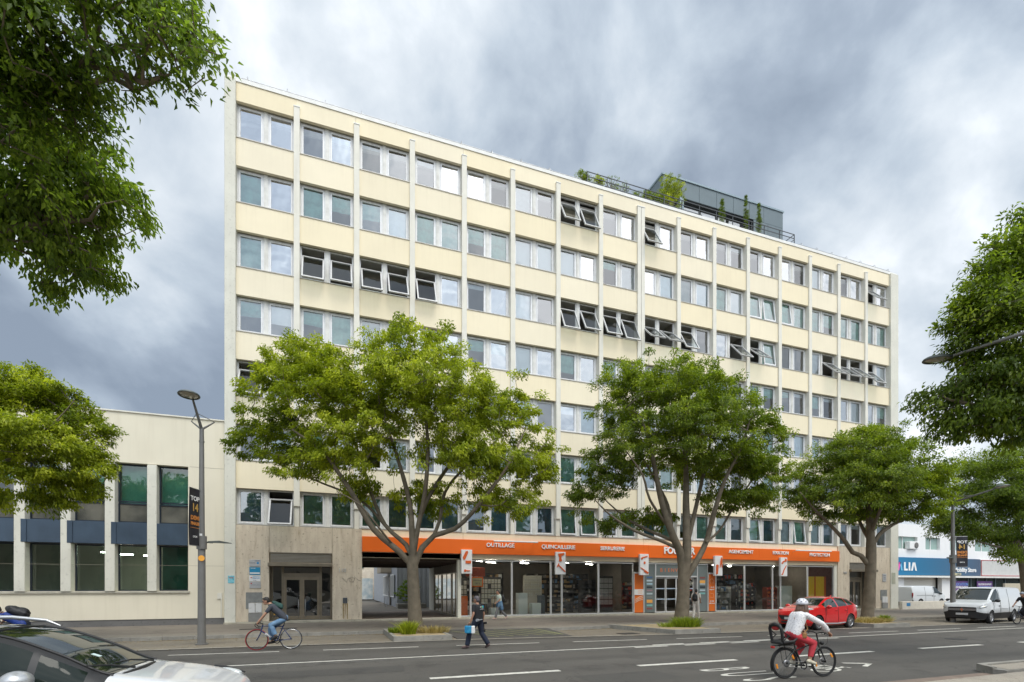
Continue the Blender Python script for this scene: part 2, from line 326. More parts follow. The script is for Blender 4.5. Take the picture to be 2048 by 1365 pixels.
sheet('parking_strip', EDGE + KERB[::-1], .012, A_lane)
sheet('far_pavement', KERB + [(140, 60), (-60, 60)], .15, A_pave)
# light gutter band along the road border
mb = MB()
for (a, b) in zip(EDGE[:-1], EDGE[1:]):
    n = max(1, int((b[0] - a[0]) / 2))
    for i in range(n):
        x0 = a[0] + (b[0] - a[0]) * i / n; x1 = a[0] + (b[0] - a[0]) * (i + 1) / n - .012; y0 = lerp(EDGE, x0); y1 = lerp(EDGE, x1)
        mb.quad((x0, y0 - .06, .018), (x1, y1 - .06, .018), (x1, y1 + .22, .020), (x0, y0 + .22, .020))
tag(mb.build('gutter', mat('gutter_stone', (.29, .265, .22), .85, var=.35, vscale=3., dirt=.6)), kind='structure')
# far kerb stones
mb = MB(); x = -30.
while x < 70:
    L_ = 1.0; x1 = x + L_ - .012; y0, y1 = lerp(KERB, x), lerp(KERB, x1); h = .155
    mb.prism([(x, y0), (x1, y1), (x1, y1 + .16), (x, y0 + .16)], .0, h)
    x += L_
tag(mb.build('kerb', M['conc']), kind='structure')
# paler band of pavement next to the kerb and its joint line
mb = MB()
for (a, b) in zip(KERB[:-1], KERB[1:]): mb.quad((a[0], a[1] + .165, .154), (b[0], b[1] + .165, .154), (b[0], b[1] + 1.15, .154), (a[0], a[1] + 1.15, .154))
tag(mb.build('kerbside_band', asphalt('kerbside_asphalt', (.20, .175, .14), (.16, .14, .115), (.28, .25, .20))), kind='structure')
mb = MB()
for (a, b) in zip(KERB[:-1], KERB[1:]): mb.quad((a[0], a[1] + 1.15, .157), (b[0], b[1] + 1.15, .157), (b[0], b[1] + 1.20, .157), (a[0], a[1] + 1.20, .157))
tag(mb.build('pavement_joint', mat('joint_stone', (.27, .25, .21), .9, var=.3)), kind='structure')
# dark ramp with faded yellow-green hatching
mb = MB(); mb.add([(4.45, 18.85, .022), (9.1, 18.40, .022), (9.0, 20.86, .159), (4.45, 21.50, .159), (4.45, 18.85, 0), (9.1, 18.40, 0), (9.0, 20.86, 0), (4.45, 21.50, 0)], [(0, 1, 2, 3), (1, 5, 6, 2), (0, 3, 7, 4)]); o = mb.build('driveway_ramp', A_ramp); o['kind'] = 'structure'
mb = MB()
def rz_(y): return .028 + (y - 18.6) / 2.5 * .137
for i in range(7):
    x0 = 4.6 + i * .62; x1 = min(x0 + 1.5, 8.9); mb.quad((x0, 20.8, rz_(20.8) + .006), (x0 + .07, 20.8, rz_(20.8) + .006), (x1 + .07, 18.95, rz_(18.95) + .006), (x1, 18.95, rz_(18.95) + .006))
tag(mb.build('ramp_hatching', painty), kind='structure')
# road markings
mb = MB()
def stripe(x0, x1, yc0, yc1, wd=.12, z=.004): mb.quad((x0, yc0 - wd / 2, z), (x1, yc1 - wd / 2, z), (x1, yc1 + wd / 2, z), (x0, yc0 + wd / 2, z))
x = -26.
while x < 90:
    stripe(x, x + 3, lerp([(-5, 17.4), (6, 16.85), (14, 16.2), (22, 15.75), (40, 15.6)], x), lerp([(-5, 17.4), (6, 16.85), (14, 16.2), (22, 15.75), (40, 15.6)], x + 3), .11); x += 4.28
stripe(-60, -5, 14.6, 14.56, .13); stripe(-5, 6.6, 14.56, 14.62, .13); stripe(6.6, 32, 14.62, 14.85, .13); stripe(32, 140, 14.85, 15.1, .13)
for i in range(9):
    x0 = 9.4 + i * 1.0; o_ = .22 if i % 2 else -.22; stripe(x0, x0 + 1.3, 14.64 + o_, 14.65 + o_, .13, .004)
x = -19.4
while x < 90: stripe(x, x + 3.15, 11.12, 11.12, .2); x += 5.35
tag(mb.build('lane_markings', paint), kind='structure')
mb = MB(); stripe(-40, 9, 14.22, 14.28, .1, .003); tag(mb.build('worn_marking', mat('worn_paint', (.14, .135, .125), .8, var=.5, vscale=6.)), kind='structure')
for ch, yy in (('B', 9.95), ('U', 9.28), ('S', 8.62)):
    o = text(ch, .62, 'bus_lane_letter', paint, None, (9.0, yy, .004), (0, 0, R(-90)), bold=.0, extr=.0); o.scale = (.95, 3.4, 1); o['kind'] = 'structure'
    me = o.data
mb = MB()                                       # bicycle pictogram, read by riders heading right
def ring(cx, cy, r, wd, zz=.005, sx=1.9):
    n = 20; vs = []
    for rr in (r - wd / 2, r + wd / 2):
        for k in range(n): a = 2 * math.pi * k / n; vs.append((cx + rr * math.cos(a) * sx, cy + rr * math.sin(a), zz))
    mb.add(vs, [(k, (k + 1) % n, n + (k + 1) % n, n + k) for k in range(n)])
def bar(a, b, wd=.07, zz=.006):
    a = Vector((a[0], a[1], zz)); b = Vector((b[0], b[1], zz)); n = (b - a).cross(Vector((0, 0, 1))).normalized() * wd / 2; mb.quad(a - n, b - n, b + n, a + n)
ring(11.3, 9.75, .2, .06); ring(11.3, 9.05, .2, .06); bar((11.3, 9.75), (11.9, 9.6)); bar((11.9, 9.6), (11.85, 9.2)); bar((11.85, 9.2), (11.3, 9.4)); bar((11.3, 9.4), (11.9, 9.6)); bar((11.3, 9.05), (12.15, 9.2)); bar((12.1, 9.3), (12.15, 9.05))
bar((12.7, 9.7), (13.3, 9.4), .12); bar((12.7, 9.1), (13.3, 9.4), .12)
tag(mb.build('bicycle_marking', paint), kind='structure')
# near side: footway, kerb island
sheet('near_pavement', [(-60, -40), (140, -40), (140, 6.9), (16, 6.9), (-60, 4.9)], .13, A_grav)
mb = MB(); mb.prism([(8.5, 6.6), (14.2, 7.0), (14.2, 7.42), (8.5, 7.42)], -.01, .03); tag(mb.build('brown_kerb_strip', mat('brown_paving', (.21, .16, .125), .9, var=.25, vscale=4., bump=.2)), kind='structure')
mb = MB(); mb.prism([(9.6, 5.2), (60, 5.2), (60, 7.0), (9.6, 6.95)], -.01, .07); tag(mb.build('pale_kerb_strip', M['conc']), kind='structure')
mb = MB(); mb.prism([(14.25, 7.25), (14.6, 7.75), (60, 8.0), (60, 7.02), (14.3, 7.02)], 0, .14); mb.prism([(14.25, 7.25), (14.6, 7.75), (60, 8.0), (60, 7.85), (14.7, 7.62), (14.4, 7.25)], .135, .18)
tag(mb.build('near_kerb', M['conc']), kind='structure')
mb = MB(); mb.quad((14.45, 7.05, .146), (60, 7.05, .146), (60, 7.84, .146), (14.75, 7.6, .146)); tag(mb.build('gravel_bed', A_grav), kind='structure')
# manholes, patches
for i, (x, y, a, b) in enumerate(((-3.4, 24.6, .9, .35), (-1.9, 24.6, .7, .3), (16.9, 22.9, .7, .35), (11.8, 18.6, .8, .6))):
    mb = MB(); z = .02 if y < 20 else .1605; mb.box(x - a / 2, x + a / 2, y - b / 2, y + b / 2, z - .01, z + .004); tag(mb.build('drain_cover', mat('cast_iron', (.045, .042, .04), .6, .4, var=.3, vscale=9.)), ['worn iron cover in the pavement nearest the lamp post by the pale low building', 'iron cover in the pavement between the road cyclist and the double door', 'small dark iron cover in the pavement right of the person in white', 'rusty iron plate in the parking strip in front of the middle tree'][i], 'cover')
for i, pl in enumerate(([(-3.2, 12.2), (1.6, 12.25), (1.7, 13.2), (-3.1, 13.15)], [(12.6, 12.9), (17.4, 12.95), (17.5, 13.9), (12.5, 13.85)], [(5.2, 9.3), (7.4, 9.35), (7.3, 10.4), (5.1, 10.3)])): sheet('asphalt_patch', pl, .0025, asphalt('patch_asphalt%d' % i, (.050, .047, .042), (.064, .06, .053), (.10, .093, .082)))
tag(MB().lathe([(.0, .007), (.30, .007), (.34, .0065), (.36, .002)], 24, M=Matrix.Translation((22.5, 12.6, 0))).build('manhole_cover', MATS['cast_iron']), 'round iron manhole cover in the road right of the woman cyclist', 'cover')
# scattered dry leaves along the kerb (uncountable)
rng = np.random.default_rng(3); mb = MB()
for i in range(2600):
    x = rng.uniform(-9, 16); k = lerp(KERB, x); y = k - abs(rng.normal(0, .18)) - .02; z = .016
    if rng.random() < .25: y = lerp(EDGE, x) + rng.uniform(-.3, 2.5)
    if 4.4 < x < 9: continue
    a = rng.uniform(0, 6.28); s_ = rng.uniform(.015, .035); c_, s2 = math.cos(a) * s_, math.sin(a) * s_
    mb.quad((x - c_, y - s2, z + .004), (x + s2 * .5, y - c_ * .5, z + .012), (x + c_, y + s2, z + .005), (x - s2 * .5, y + c_ * .5, z + .010))
tag(mb.build('fallen_leaves', mat('dry_leaf', (.36, .25, .09), .9, var=.6, vscale=2.)), 'dry yellow leaves scattered along the far kerb', 'leaves', kind='stuff')
# ------------------------------------------------------------------ main office building
YF, YS, YW = 28.20, 28.30, 28.56            # fin front, spandrel front, window plane
XL, XR = -4.59, 42.24
FIN = [-1.80 + 2.955 * i for i in range(15)]
BAYS = list(zip([XL] + [f + .14 for f in FIN], [f - .14 for f in FIN] + [XR]))
SILL = [5.15 + 3.217 * k for k in range(7)]; SOF = [6.94 + 3.217 * k for k in range(7)]
BD = empty('office_building', (18.8, 28.3, .15), 'seven-row cream panelled office block with concrete fins and an orange-signed shop below', 'building')
def B(o, label=None):
    o.parent = BD; o.matrix_parent_inverse = Matrix.Translation((-18.8, -28.3, -.15))
    if label: o['label'] = label
    return o
# spandrel panels, one per bay and storey with a shadow joint between
levels = [(SOF[k], SILL[k + 1]) for k in range(6)] + [(SOF[6], 27.16)]
for (z0, z1) in levels[:-1]:
    mb = MB()
    for (x0, x1) in BAYS: mb.box(x0 - .14, x1 + .139, YS, YS + .16, z0, z1 - .045)
    B(mb.build('spandrel_wall', M['cream']))
mb = MB()
joints = [XL - .0] + [XL + 5.7 + 5.91 * i for i in range(7)] + [XR]
for a, b in zip(joints[:-1], joints[1:]): mb.box(a + .006, b - .006, YS, YS + .16, SOF[6], 27.16)
B(mb.build('spandrel_wall', M['cream'])); mb = MB()
for a, b in ((1.43, 7), (7.01, 19.1), (19.11, 31), (31.01, 36.5)): mb.box(a + .004, b - .004, YS, YS + .16, 3.60, 5.10)
B(mb.build('spandrel_wall', M['cream']))
mb = MB()                                      # concrete behind panels + sills + soffits
for k in range(7):
    z0 = SOF[k]; z1 = SILL[k + 1] if k < 6 else 27.2
    mb.box(XL, XR, YS + .16, YW + .12, z0 + .012, z1 - .06)
mb.box(XL, XR, YS + .16, YW + .12, 4.2, 5.09)
B(mb.build('floor_band', mat('band_concrete', (.40, .37, .28), .85, var=.3, vscale=1.5, streak=.3)))
for k in range(7):
    mb = MB()
    for (x0, x1) in BAYS: mb.box(x0, x1, YS - .035, YW - .02, SILL[k] - .045, SILL[k] - .005)
    B(mb.build('window_sill', mat('sill_metal', (.50, .48, .44), .5, .3, var=.2)))
mb = MB(); mb.box(-5.08, 43.12, YS - .04, YS + .4, 27.17, 27.36); mb.box(-5.08, 43.12, 28.7, 38.6, 27.0, 27.3); B(mb.build('roof_coping', M['coping']))
for i, f in enumerate(FIN):
    mb = MB(); hw = .14 if i != 7 else .27; z0 = 6.15; top = 26.72
    if i == 7: mb.box(f - hw, f - .015, YF, YW + .05, z0, top); mb.box(f + .015, f + hw, YF, YW + .05, z0, top)
    else: mb.box(f - hw, f + hw, YF, YW + .05, z0, top)
    mb.box(f - hw * .85, f + hw * .85, YS - .02, YW + .05, 5.1, z0 - .002)
    mb.box(f - hw * 1.1, f + hw * 1.1, YF - .02, YS, top - .01, top + .04, 1)
    B(mb.build('fin', [M['fin'], M['coping']]), 'double fin at the expansion joint with a downpipe groove' if i == 7 else None)
mb = MB(); mb.bbox(-5.08, XL, YF - .06, 38.5, .15, 27.2, .02); B(mb.build('end_wall', M['pier']))
mb = MB(); mb.bbox(XR, 43.12, YF - .06, 38.5, .15, 27.2, .02); B(mb.build('end_wall', M['pier']))
mb = MB(); mb.box(-5.0, 43.0, 38.3, 38.5, 3.62, 27.2); B(mb.build('rear_wall', M['pier']))
# interior slabs, partitions
mb = MB()
for k in range(8):
    z = 5.15 + 3.217 * k
    if k == 7: z = 27.0
    mb.box(XL, XR, YW + .12, 38.3, z - 1.25, z - .95, 0)
    if k < 7: mb.box(XL, XR, YW + .12, 38.3, z - .95 + .001, z - .93, 1)
    if k > 0: mb.box(XL, XR, YW + .14, 38.29, z - 1.27, z - 1.2505, 2)
mb.box(XL, XR, 33.6, 33.75, 3.9, 26.9, 0)
rr = random.Random(5)
for k in range(7):
    for i, f in enumerate(FIN):
        if rr.random() < .55: mb.box(f - .05, f + .05, YW + .1, 33.6, SILL[k] - .94, SOF[k] + .2, 0)
B(mb.build('interior', [M['inner'], mat('carpet', (.10, .10, .11), .95), M['ceil']]))

# windows -------------------------------------------------------------------------
ROWS = {  # from top storey; two letters per bay
 6: "pp pp pp pp pp bp oo pp op pp pp pp pp wp pp Op",
 5: "cp ch hb cc hc ww wp hb pb bb cw tt tc ch cc cc",
 4: "cp oo oo op pp bp oo oo OO op pO Ot pp bO OO Os",
 3: "hs hc bb pp hp lp hp hp pb bp hp hh hp hp pb ph",
 2: "op pb pp pb bp cp pb pc bp cp pp bc pb bp pb pp",
 1: "pb cp pb pp bc pp cb pp bc pb bp pc pp cb pb bp",
 0: "do cc cd dd dd cd tt bc dc pc cd td bt bd dp pd"}
frame_w = 1.20; fh = 1.79
rw = random.Random(11)
win_alu = M['alu']
def window_geo(kind, z0, z1):
    """window about its lower left corner (0,0): returns lists of (name, MB, mats)"""
    h = z1 - z0; W = frame_w; out = MB()
    # outer frame
    for (a, b, c, d) in ((0, .05, 0, h), (W - .05, W, 0, h), (.05, W - .05, 0, .055), (.05, W - .05, h - .055, h)): out.box(a, b, 0, .09, c, d)
    sash = MB(); pane = MB(); blind = None; bm_ = None
    s0, s1, t0, t1 = .056, W - .056, .061, h - .061; ang = 0; slide = 0
    ps = .075
    for (a, b, c, d) in ((s0, s0 + ps, t0, t1), (s1 - ps, s1, t0, t1), (s0 + ps, s1 - ps, t0, t0 + ps * 1.15), (s0 + ps, s1 - ps, t1 - ps, t1)): sash.box(a, b, -.02, .055, c, d)
    sash.box(s0 + ps, s1 - ps, .012, .02, t0 + ps * 1.15, t0 + ps * 1.15 + .012, 1)
    pv = [(s0 + ps, .03, t0 + ps), (s1 - ps, .03, t0 + ps), (s1 - ps, .03, t1 - ps), (s0 + ps, .03, t1 - ps)]
    e1, e2 = rw.gauss(0, .010), rw.gauss(0, .010)                # every pane hangs a touch differently
    pv = [(x, y + e1 * (x - W / 2) + e2 * (z - h / 2), z) for x, y, z in pv]
    pane.add(pv, [(0, 1, 2, 3)])
    if kind in 'oOt':
        an = {'o': -25 - rw.random() * 9, 'O': -41 - rw.random() * 6, 't': -7}[kind]
        drop = {'o': .32 + rw.random() * .14, 'O': .52 + rw.random() * .12, 't': .0}[kind]
        Mt = Matrix.Translation((0, .02, t1 - drop)) @ Matrix.Rotation(R(an), 4, 'X') @ Matrix.Translation((0, 0, -t1))
        sash.v = [tuple(Mt @ Vector(v)) for v in sash.v]; pane.v = [tuple(Mt @ Vector(v)) for v in pane.v]
    if kind in 'oO': sash.cyl(tuple(Mt @ Vector((W / 2, -.02, t0 + .02))), tuple(Mt @ Vector((W / 2, -.06, t0 - .02))), .012, 6)
    bl = {'c': (1.0, 'teal'), 'h': (.25 + rw.random() * .5, 'teal'), 'b': (1.0, 'greyb'), 'w': (1.0, 'whiteb'), 'd': (.97, 'teald'), 's': (.6, 'whiteb'), 'l': (1., 'whiteb'), 't': (1.0, 'teal')}.get(kind)
    if kind == 'b' and rw.random() < .6: bl = (1., 'paleb')
    if kind == 'p' and k_now < 6 and rw.random() < .22: bl = (1. if rw.random() < .5 else .3 + rw.random() * .4, rw.choice(('paleb', 'teal', 'greyb')))
    if kind == 'p' and rw.random() < .25: bl = (.12 + .1 * rw.random(), 'greyb')
    if bl:
        blind = MB(); zt = t1 - ps; zb = zt - (zt - (t0 + ps)) * bl[0]; nx, nz = 8, 10
        ph = rw.uniform(0, 6); amp = .018 if 'teal' in bl[1] else .003; sag = rw.uniform(-.05, .05) if bl[0] < 1 else 0
        vs = []; yb = .085
        if kind == 't': yb = .09
        for j in range(nz + 1):
            for i in range(nx + 1):
                u, v = i / nx, j / nz; x = s0 + ps * .6 + (s1 - s0 - ps * 1.2) * u; z = zt + (zb - zt) * v + sag * (u - .5) * v
                vs.append((x, yb + .03 + amp * math.sin(u * 14 + v * 5 * math.sin(ph) + ph) + amp * .7 * math.sin(v * 11 * (1 + .3 * u) + ph * 2), z))
        blind.add(vs, [(j * (nx + 1) + i, j * (nx + 1) + i + 1, (j + 1) * (nx + 1) + i + 1, (j + 1) * (nx + 1) + i) for j in range(nz) for i in range(nx)], 0, True)
        bm_ = M[bl[1]]
    return out, sash, pane, blind, bm_
specs = []
for k in range(7):
    rows = ROWS[k].split()
    for b, (x0, x1) in enumerate(BAYS):
        wdt = x1 - x0; mull = .20; left = x0 + (wdt - 2 * frame_w - mull) / 2
        for j in range(2):
            X = left + j * (frame_w + mull); kind = rows[b][j]
            d = SN * X + CS * YW; hidden = 0
            u = CX + FPX * (CS * X - SN * YW) / d; v = HY - FPX * (SILL[k] + .9 - CAMZ) / d
            for (ex, ey, rx, ry) in ((790, 850, 330, 190), (1350, 900, 220, 170), (1740, 960, 170, 110)):
                if ((u - ex) / rx) ** 2 + ((v - ey) / ry) ** 2 < 1: hidden = 1
            specs.append((1.0 / d - hidden, kind, X, k))
specs.sort(key=lambda s: -s[0])
rest = {}; n_ind = 0; n_open = 0
opened_labels = {'o': 'window hinged half open', 'O': 'window swung wide open'}
def winmat_key(m): return m.name
REST = MB(); REST_M = [M['alu'], M['alud'], M['glass'], M['glass2'], M['glass3'], M['teal'], M['teald'], M['greyb'], M['paleb'], M['whiteb']]
for (_, kind, X, k) in specs:
    k_now = k
    out, sash, pane, blind, bmt = window_geo(kind, SILL[k], SOF[k] - .002)
    loc = Vector((X, YW, SILL[k]))
    isopen = kind in 'oO'; gk = rw.choice(('glass', 'glass2', 'glass3', 'glass3')) if kind == 'p' else rw.choice(('glass', 'glass2'))
    if isopen or n_ind < 100:
        fo = out.build('open_window' if isopen else 'window', [M['alu'], M['alud']]); fo.location = loc; B(fo)
        a = sash.build('sash', [M['sash_grey'] if isopen else M['alu'], M['alud']], fo); p = pane.build('pane', M['oglass'] if isopen else M[gk], fo)
        if blind: blind.build('blind', bmt, fo)
        if not isopen: n_ind += 1
        if bmt and not isopen and kind in 'cd': fo['label'] = 'window with its creased teal blind down'
    else:
        for m_, base in ((out, 0), (sash, 0), (pane, {'glass': 2, 'glass2': 3, 'glass3': 4}[gk]), (blind, None)):
            if m_ is None: continue
            for i in range(len(m_.m)): m_.m[i] = REST_M.index(bmt) if base is None else m_.m[i] + base
            b0 = len(REST.v); REST.v += [tuple(Vector(v) + loc) for v in m_.v]; REST.f += [tuple(b0 + i for i in f) for f in m_.f]; REST.m += m_.m; REST.sm += m_.sm
o = B(REST.build('window', REST_M)); o['kind'] = 'stuff'
# mullion covers between and beside the paired windows
for k in range(7):
    mb = MB()
    for (x0, x1) in BAYS:
        wdt = x1 - x0; left = x0 + (wdt - 2 * frame_w - .20) / 2
        for a, b_ in ((x0, left), (left + frame_w, left + frame_w + .20), (left + 2 * frame_w + .20, x1)):
            mb.box(a + .001, b_ - .001, YW - .035, YW + .09, SILL[k] - .01, SOF[k] + .02)
            if b_ - a > .15: mb.box(a + .06, b_ - .06, YW - .05, YW - .036, SILL[k], SOF[k])
    mb.box(XL, XR, YW + .06, YW + .088, SILL[k] - .03, SILL[k] - .001); B(mb.build('window_surround', M['mull']))

# ground floor -------------------------------------------------------------------
stone = bpy.data.materials.new('travertine'); stone.use_nodes = True; t = stone.node_tree; b = t.nodes['Principled BSDF']; b.inputs['Roughness'].default_value = .55
tcn = t.nodes.new('ShaderNodeTexCoord'); mpn = t.nodes.new('ShaderNodeMapping'); mpn.inputs['Scale'].default_value = (1, 1, .18); t.links.new(tcn.outputs['Object'], mpn.inputs[0])
n_ = t.nodes.new('ShaderNodeTexNoise'); n_.inputs['Scale'].default_value = 5; n_.inputs['Detail'].default_value = 9; n_.inputs['Roughness'].default_value = .65; t.links.new(mpn.outputs[0], n_.inputs['Vector'])
cr = t.nodes.new('ShaderNodeValToRGB'); t.links.new(n_.outputs['Fac'], cr.inputs[0]); e = cr.color_ramp.elements; e[0].position = .28; e[0].color = (.40, .315, .22, 1); e[1].position = .62; e[1].color = (.66, .57, .44, 1); q = e.new(.42); q.color = (.57, .48, .365, 1)
n2_ = t.nodes.new('ShaderNodeTexNoise'); n2_.inputs['Scale'].default_value = 9; n2_.inputs['Detail'].default_value = 6; t.links.new(tcn.outputs['Object'], n2_.inputs['Vector'])
r2 = t.nodes.new('ShaderNodeMapRange'); r2.inputs[1].default_value = .60; r2.inputs[2].default_value = .70; t.links.new(n2_.outputs['Fac'], r2.inputs[0])
mxr = t.nodes.new('ShaderNodeMixRGB'); mxr.inputs[2].default_value = (.34, .27, .19, 1); t.links.new(r2.outputs[0], mxr.inputs[0]); t.links.new(cr.outputs[0], mxr.inputs[1]); t.links.new(mxr.outputs[0], b.inputs['Base Color'])
def slabs(mb, x0, x1, z0, z1, wd=.95, hs=(2.0,), y=28.22):
    nx = max(1, round((x1 - x0) / wd)); zs = [z0] + [h for h in hs if z0 < h < z1] + [z1]
    for i in range(nx):
        for a, b_ in zip(zs[:-1], zs[1:]):
            mb.box(x0 + (x1 - x0) * i / nx + .004, x0 + (x1 - x0) * (i + 1) / nx - .004, y, y + .1, a + .004, b_ - .004)
    mb.box(x0, x1, y + .012, y + .5, z0, z1)
ZG = .25
mb = MB(); slabs(mb, XL, -3.09, ZG, 5.09, 1.05, (1.25, 3.45)); slabs(mb, -3.08, -.08, 3.75, 5.09, 1.0); slabs(mb, -.07, 1.43, ZG, 5.09, 1.0, (1.25, 3.45)); B(mb.build('stone_cladding', stone), 'worn travertine cladding round the left entrance')
mb = MB(); slabs(mb, 36.5, 37.72, ZG, 5.09, .8, (1.25, 3.45)); slabs(mb, 37.73, 40.62, 3.85, 5.09, .95); slabs(mb, 40.63, XR, ZG, 5.09, .8, (1.25, 3.45)); B(mb.build('stone_cladding', stone), 'travertine cladding round the right entrance')
mb = MB()                                       # step / base course, broken edge
xx = -5.1
while xx < 43.1:
    x1 = min(xx + rr.uniform(1.3, 2.6), 43.12); mb.bbox(xx, x1 - .01, 28.0 + rr.uniform(-.03, .03), 28.6, .05, ZG - rr.uniform(.0, .02), .012); xx = x1
B(mb.build('threshold_step', mat('cream_stone', (.46, .42, .33), .85, var=.3, vscale=2., dirt=.7, bump=.2)))
mb = MB(); mb.box(6.84, 36.5, 28.7, 38.3, .1, .246, 0); mb.box(XL, 1.43, 28.7, 38.3, .1, .246, 0); mb.box(36.5, XR, 28.7, 38.3, .1, .246, 0); B(mb.build('floor', mat('shop_floor', (.22, .21, .19), .35, var=.15)))
mb = MB(); mb.box(1.43, 6.84, 28.25, 38.3, .1, .158, 0); o = mb.build('passage_paving', A_court); B(o)
# passage ceiling with dark ribs, beams
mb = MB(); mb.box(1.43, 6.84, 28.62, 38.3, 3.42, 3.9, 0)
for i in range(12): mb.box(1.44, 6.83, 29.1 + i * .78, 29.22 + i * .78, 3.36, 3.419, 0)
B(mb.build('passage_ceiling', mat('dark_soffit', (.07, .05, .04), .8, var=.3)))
mb = MB(); mb.box(1.43, 36.5, 28.33, 28.62, 3.62, 4.2); mb.box(1.435, 6.82, 28.3, 28.33, 3.56, 3.86); B(mb.build('lintel_beam', mat('beam_concrete', (.36, .32, .23), .85, var=.3, vscale=2., streak=.5)))
mb = MB(); mb.box(1.2, 1.43, 28.72, 38.3, ZG, 3.5); B(mb.build('passage_wall', M['pier']))
# shop partition walls and ceiling
mb = MB(); mb.box(6.84, 36.5, 36.2, 36.4, .25, 3.9, 0); mb.box(36.3, 36.5, 28.75, 36.2, .25, 3.9, 0); mb.box(19.4, 19.5, 31.5, 36.2, .25, 3.9, 0); mb.box(6.84, 36.3, 28.62, 36.2, 3.75, 3.9, 1); mb.box(6.84, 7.0, 28.72, 36.2, 2.85, 3.75, 0)
mb.box(XL, 1.2, 33.4, 33.5, .25, 3.9, 0); mb.box(XL, 1.2, 28.72, 33.4, 3.7, 3.89, 1); mb.box(-4.6, -3.3, 28.72, 28.8, .25, 3.7, 0)
B(mb.build('shop_interior', [mat('shop_wall', (.24, .21, .175), .9, var=.1), mat('shop_ceiling', (.34, .33, .31), .9)]))
mb = MB(); mb.box(7.0, 36.3, 36.1, 36.19, .25, 3.7)
# passage side glazing
g = MB(); p_ = MB()
for y0, y1 in ((28.75, 30.6), (30.75, 33.6), (33.75, 36.2)):
    g.box(6.84, 6.92, y0, y0 + .06, .25, 2.85); g.box(6.84, 6.92, y1 - .06, y1, .25, 2.85); g.box(6.84, 6.92, y0 + .06, y1 - .06, .25, .32); g.box(6.84, 6.92, y0 + .06, y1 - .06, 2.79, 2.85); g.box(6.85, 6.91, (y0 + y1) / 2 - .02, (y0 + y1) / 2 + .02, .32, 2.79)
    p_.quad((6.88, y1 - .06, .32), (6.88, y0 + .06, .32), (6.88, y0 + .06, 2.79), (6.88, y1 - .06, 2.79))
o = B(g.build('side_glazing', M['brass'])); p_.build('pane', glassmat('side_glass', (.6, .66, .64), .42, bump=0), o)
mb = MB()
for y0, y1 in ((30.6, 30.75), (33.6, 33.75), (36.2, 38.3)): mb.box(6.84, 7.0, y0, y1, .25, 3.4)
mb.bbox(6.70, 6.90, 28.32, 28.7, .16, 3.55, .01); B(mb.build('passage_column', M['pier']))
# shop windows
shopx = [7.48, 10.01, 12.55, 13.29, 15.84, 18.39]
def shopwin(x0, x1, z0=.26, z1=3.55, m=None, lab=None):
    g = MB(); w_ = .045
    g.box(x0, x0 + w_, 28.36, 28.46, z0, z1); g.box(x1 - w_, x1, 28.36, 28.46, z0, z1); g.box(x0 + w_, x1 - w_, 28.36, 28.46, z0, z0 + .07); g.box(x0 + w_, x1 - w_, 28.36, 28.46, z1 - .07, z1)
    o = B(g.build('shop_window', mat('shop_alu', (.62, .62, .61), .4, .3)), lab); p = MB(); e1 = rw.gauss(0, .003)
    p.quad((x0 + w_, 28.41 - e1, z0 + .07), (x1 - w_, 28.41 + e1, z0 + .07), (x1 - w_, 28.41 + e1, z1 - .07), (x0 + w_, 28.41 - e1, z1 - .07)); p.build('pane', m or M['shopglass'], o); return o
for a, b_ in ((6.86, 7.47), (7.48, 10.0), (10.01, 12.54), (12.55, 13.28), (13.29, 15.83), (15.84, 18.38), (25.03, 27.56), (27.57, 30.14), (30.15, 30.9), (30.91, 33.55), (33.56, 36.2)): shopwin(a, b_)
mb = MB(); mb.box(36.2, 36.5, 28.3, 28.5, .25, 3.62); B(mb.build('pier', M['pier']))
# entrance group: grey frosted side strips, header, sliding door
frost = mat('frosted_grey', (.17, .20, .195), .35, var=.25, vscale=.8, coat=.4)
for a, b_ in ((19.2, 20.07), (23.47, 24.33)):
    mb = MB(); mb.box(a + .03, b_ - .03, 28.38, 28.40, .3, 3.48, 0)
    for (c, d_) in ((a, a + .03), (b_ - .03, b_)): mb.box(c, d_, 28.35, 28.45, .26, 3.55, 1)
    mb.box(a + .03, b_ - .03, 28.35, 28.45, 3.48, 3.55, 1)
    B(mb.build('frosted_panel', [frost, MATS['shop_alu']]))
mb = MB(); mb.box(20.12, 23.42, 28.38, 28.40, 2.72, 3.48, 0)
for (a, b_, c, d_) in ((20.07, 20.12, .26, 3.55), (23.42, 23.47, .26, 3.55), (20.12, 23.42, 3.48, 3.55), (20.12, 23.42, 2.62, 2.72)): mb.box(a, b_, 28.34, 28.46, c, d_, 1)
hd = B(mb.build('door_header', [frost, MATS['shop_alu']]))
ot = mat('orange_letter', (.72, .20, .06), .6)
for i, ch in enumerate('BIENVENUE'): text(ch, .34, 'letter', ot, hd, (20.55 + i * .30, 28.372, 3.08), extr=.004)
for i, (a, b_) in enumerate(((20.13, 20.92), (20.93, 21.75), (21.76, 22.55), (22.56, 23.20))):
    g = MB(); y = 28.44 if i in (0, 3) else 28.40
    for (c, d_, e_, f_) in ((a, a + .05, .26, 2.6), (b_ - .05, b_, .26, 2.6), (a + .05, b_ - .05, .26, .34), (a + .05, b_ - .05, 2.53, 2.6)): g.box(c, d_, y, y + .035, e_, f_)
    g.box(a + .05, b_ - .05, y - .003, y + .0, 1.13, 1.19, 1); g.box(a + .05, b_ - .05, y - .003, y + .0, 1.83, 1.89, 1)
    o = B(g.build('sliding_door', [MATS['shop_alu'], mat('pale_blue_strip', (.42, .52, .62), .5)])); p = MB(); p.quad((a + .05, y + .018, .34), (b_ - .05, y + .018, .34), (b_ - .05, y + .018, 2.53), (a + .05, y + .018, 2.53)); p.build('pane', M['shopglass'], o)
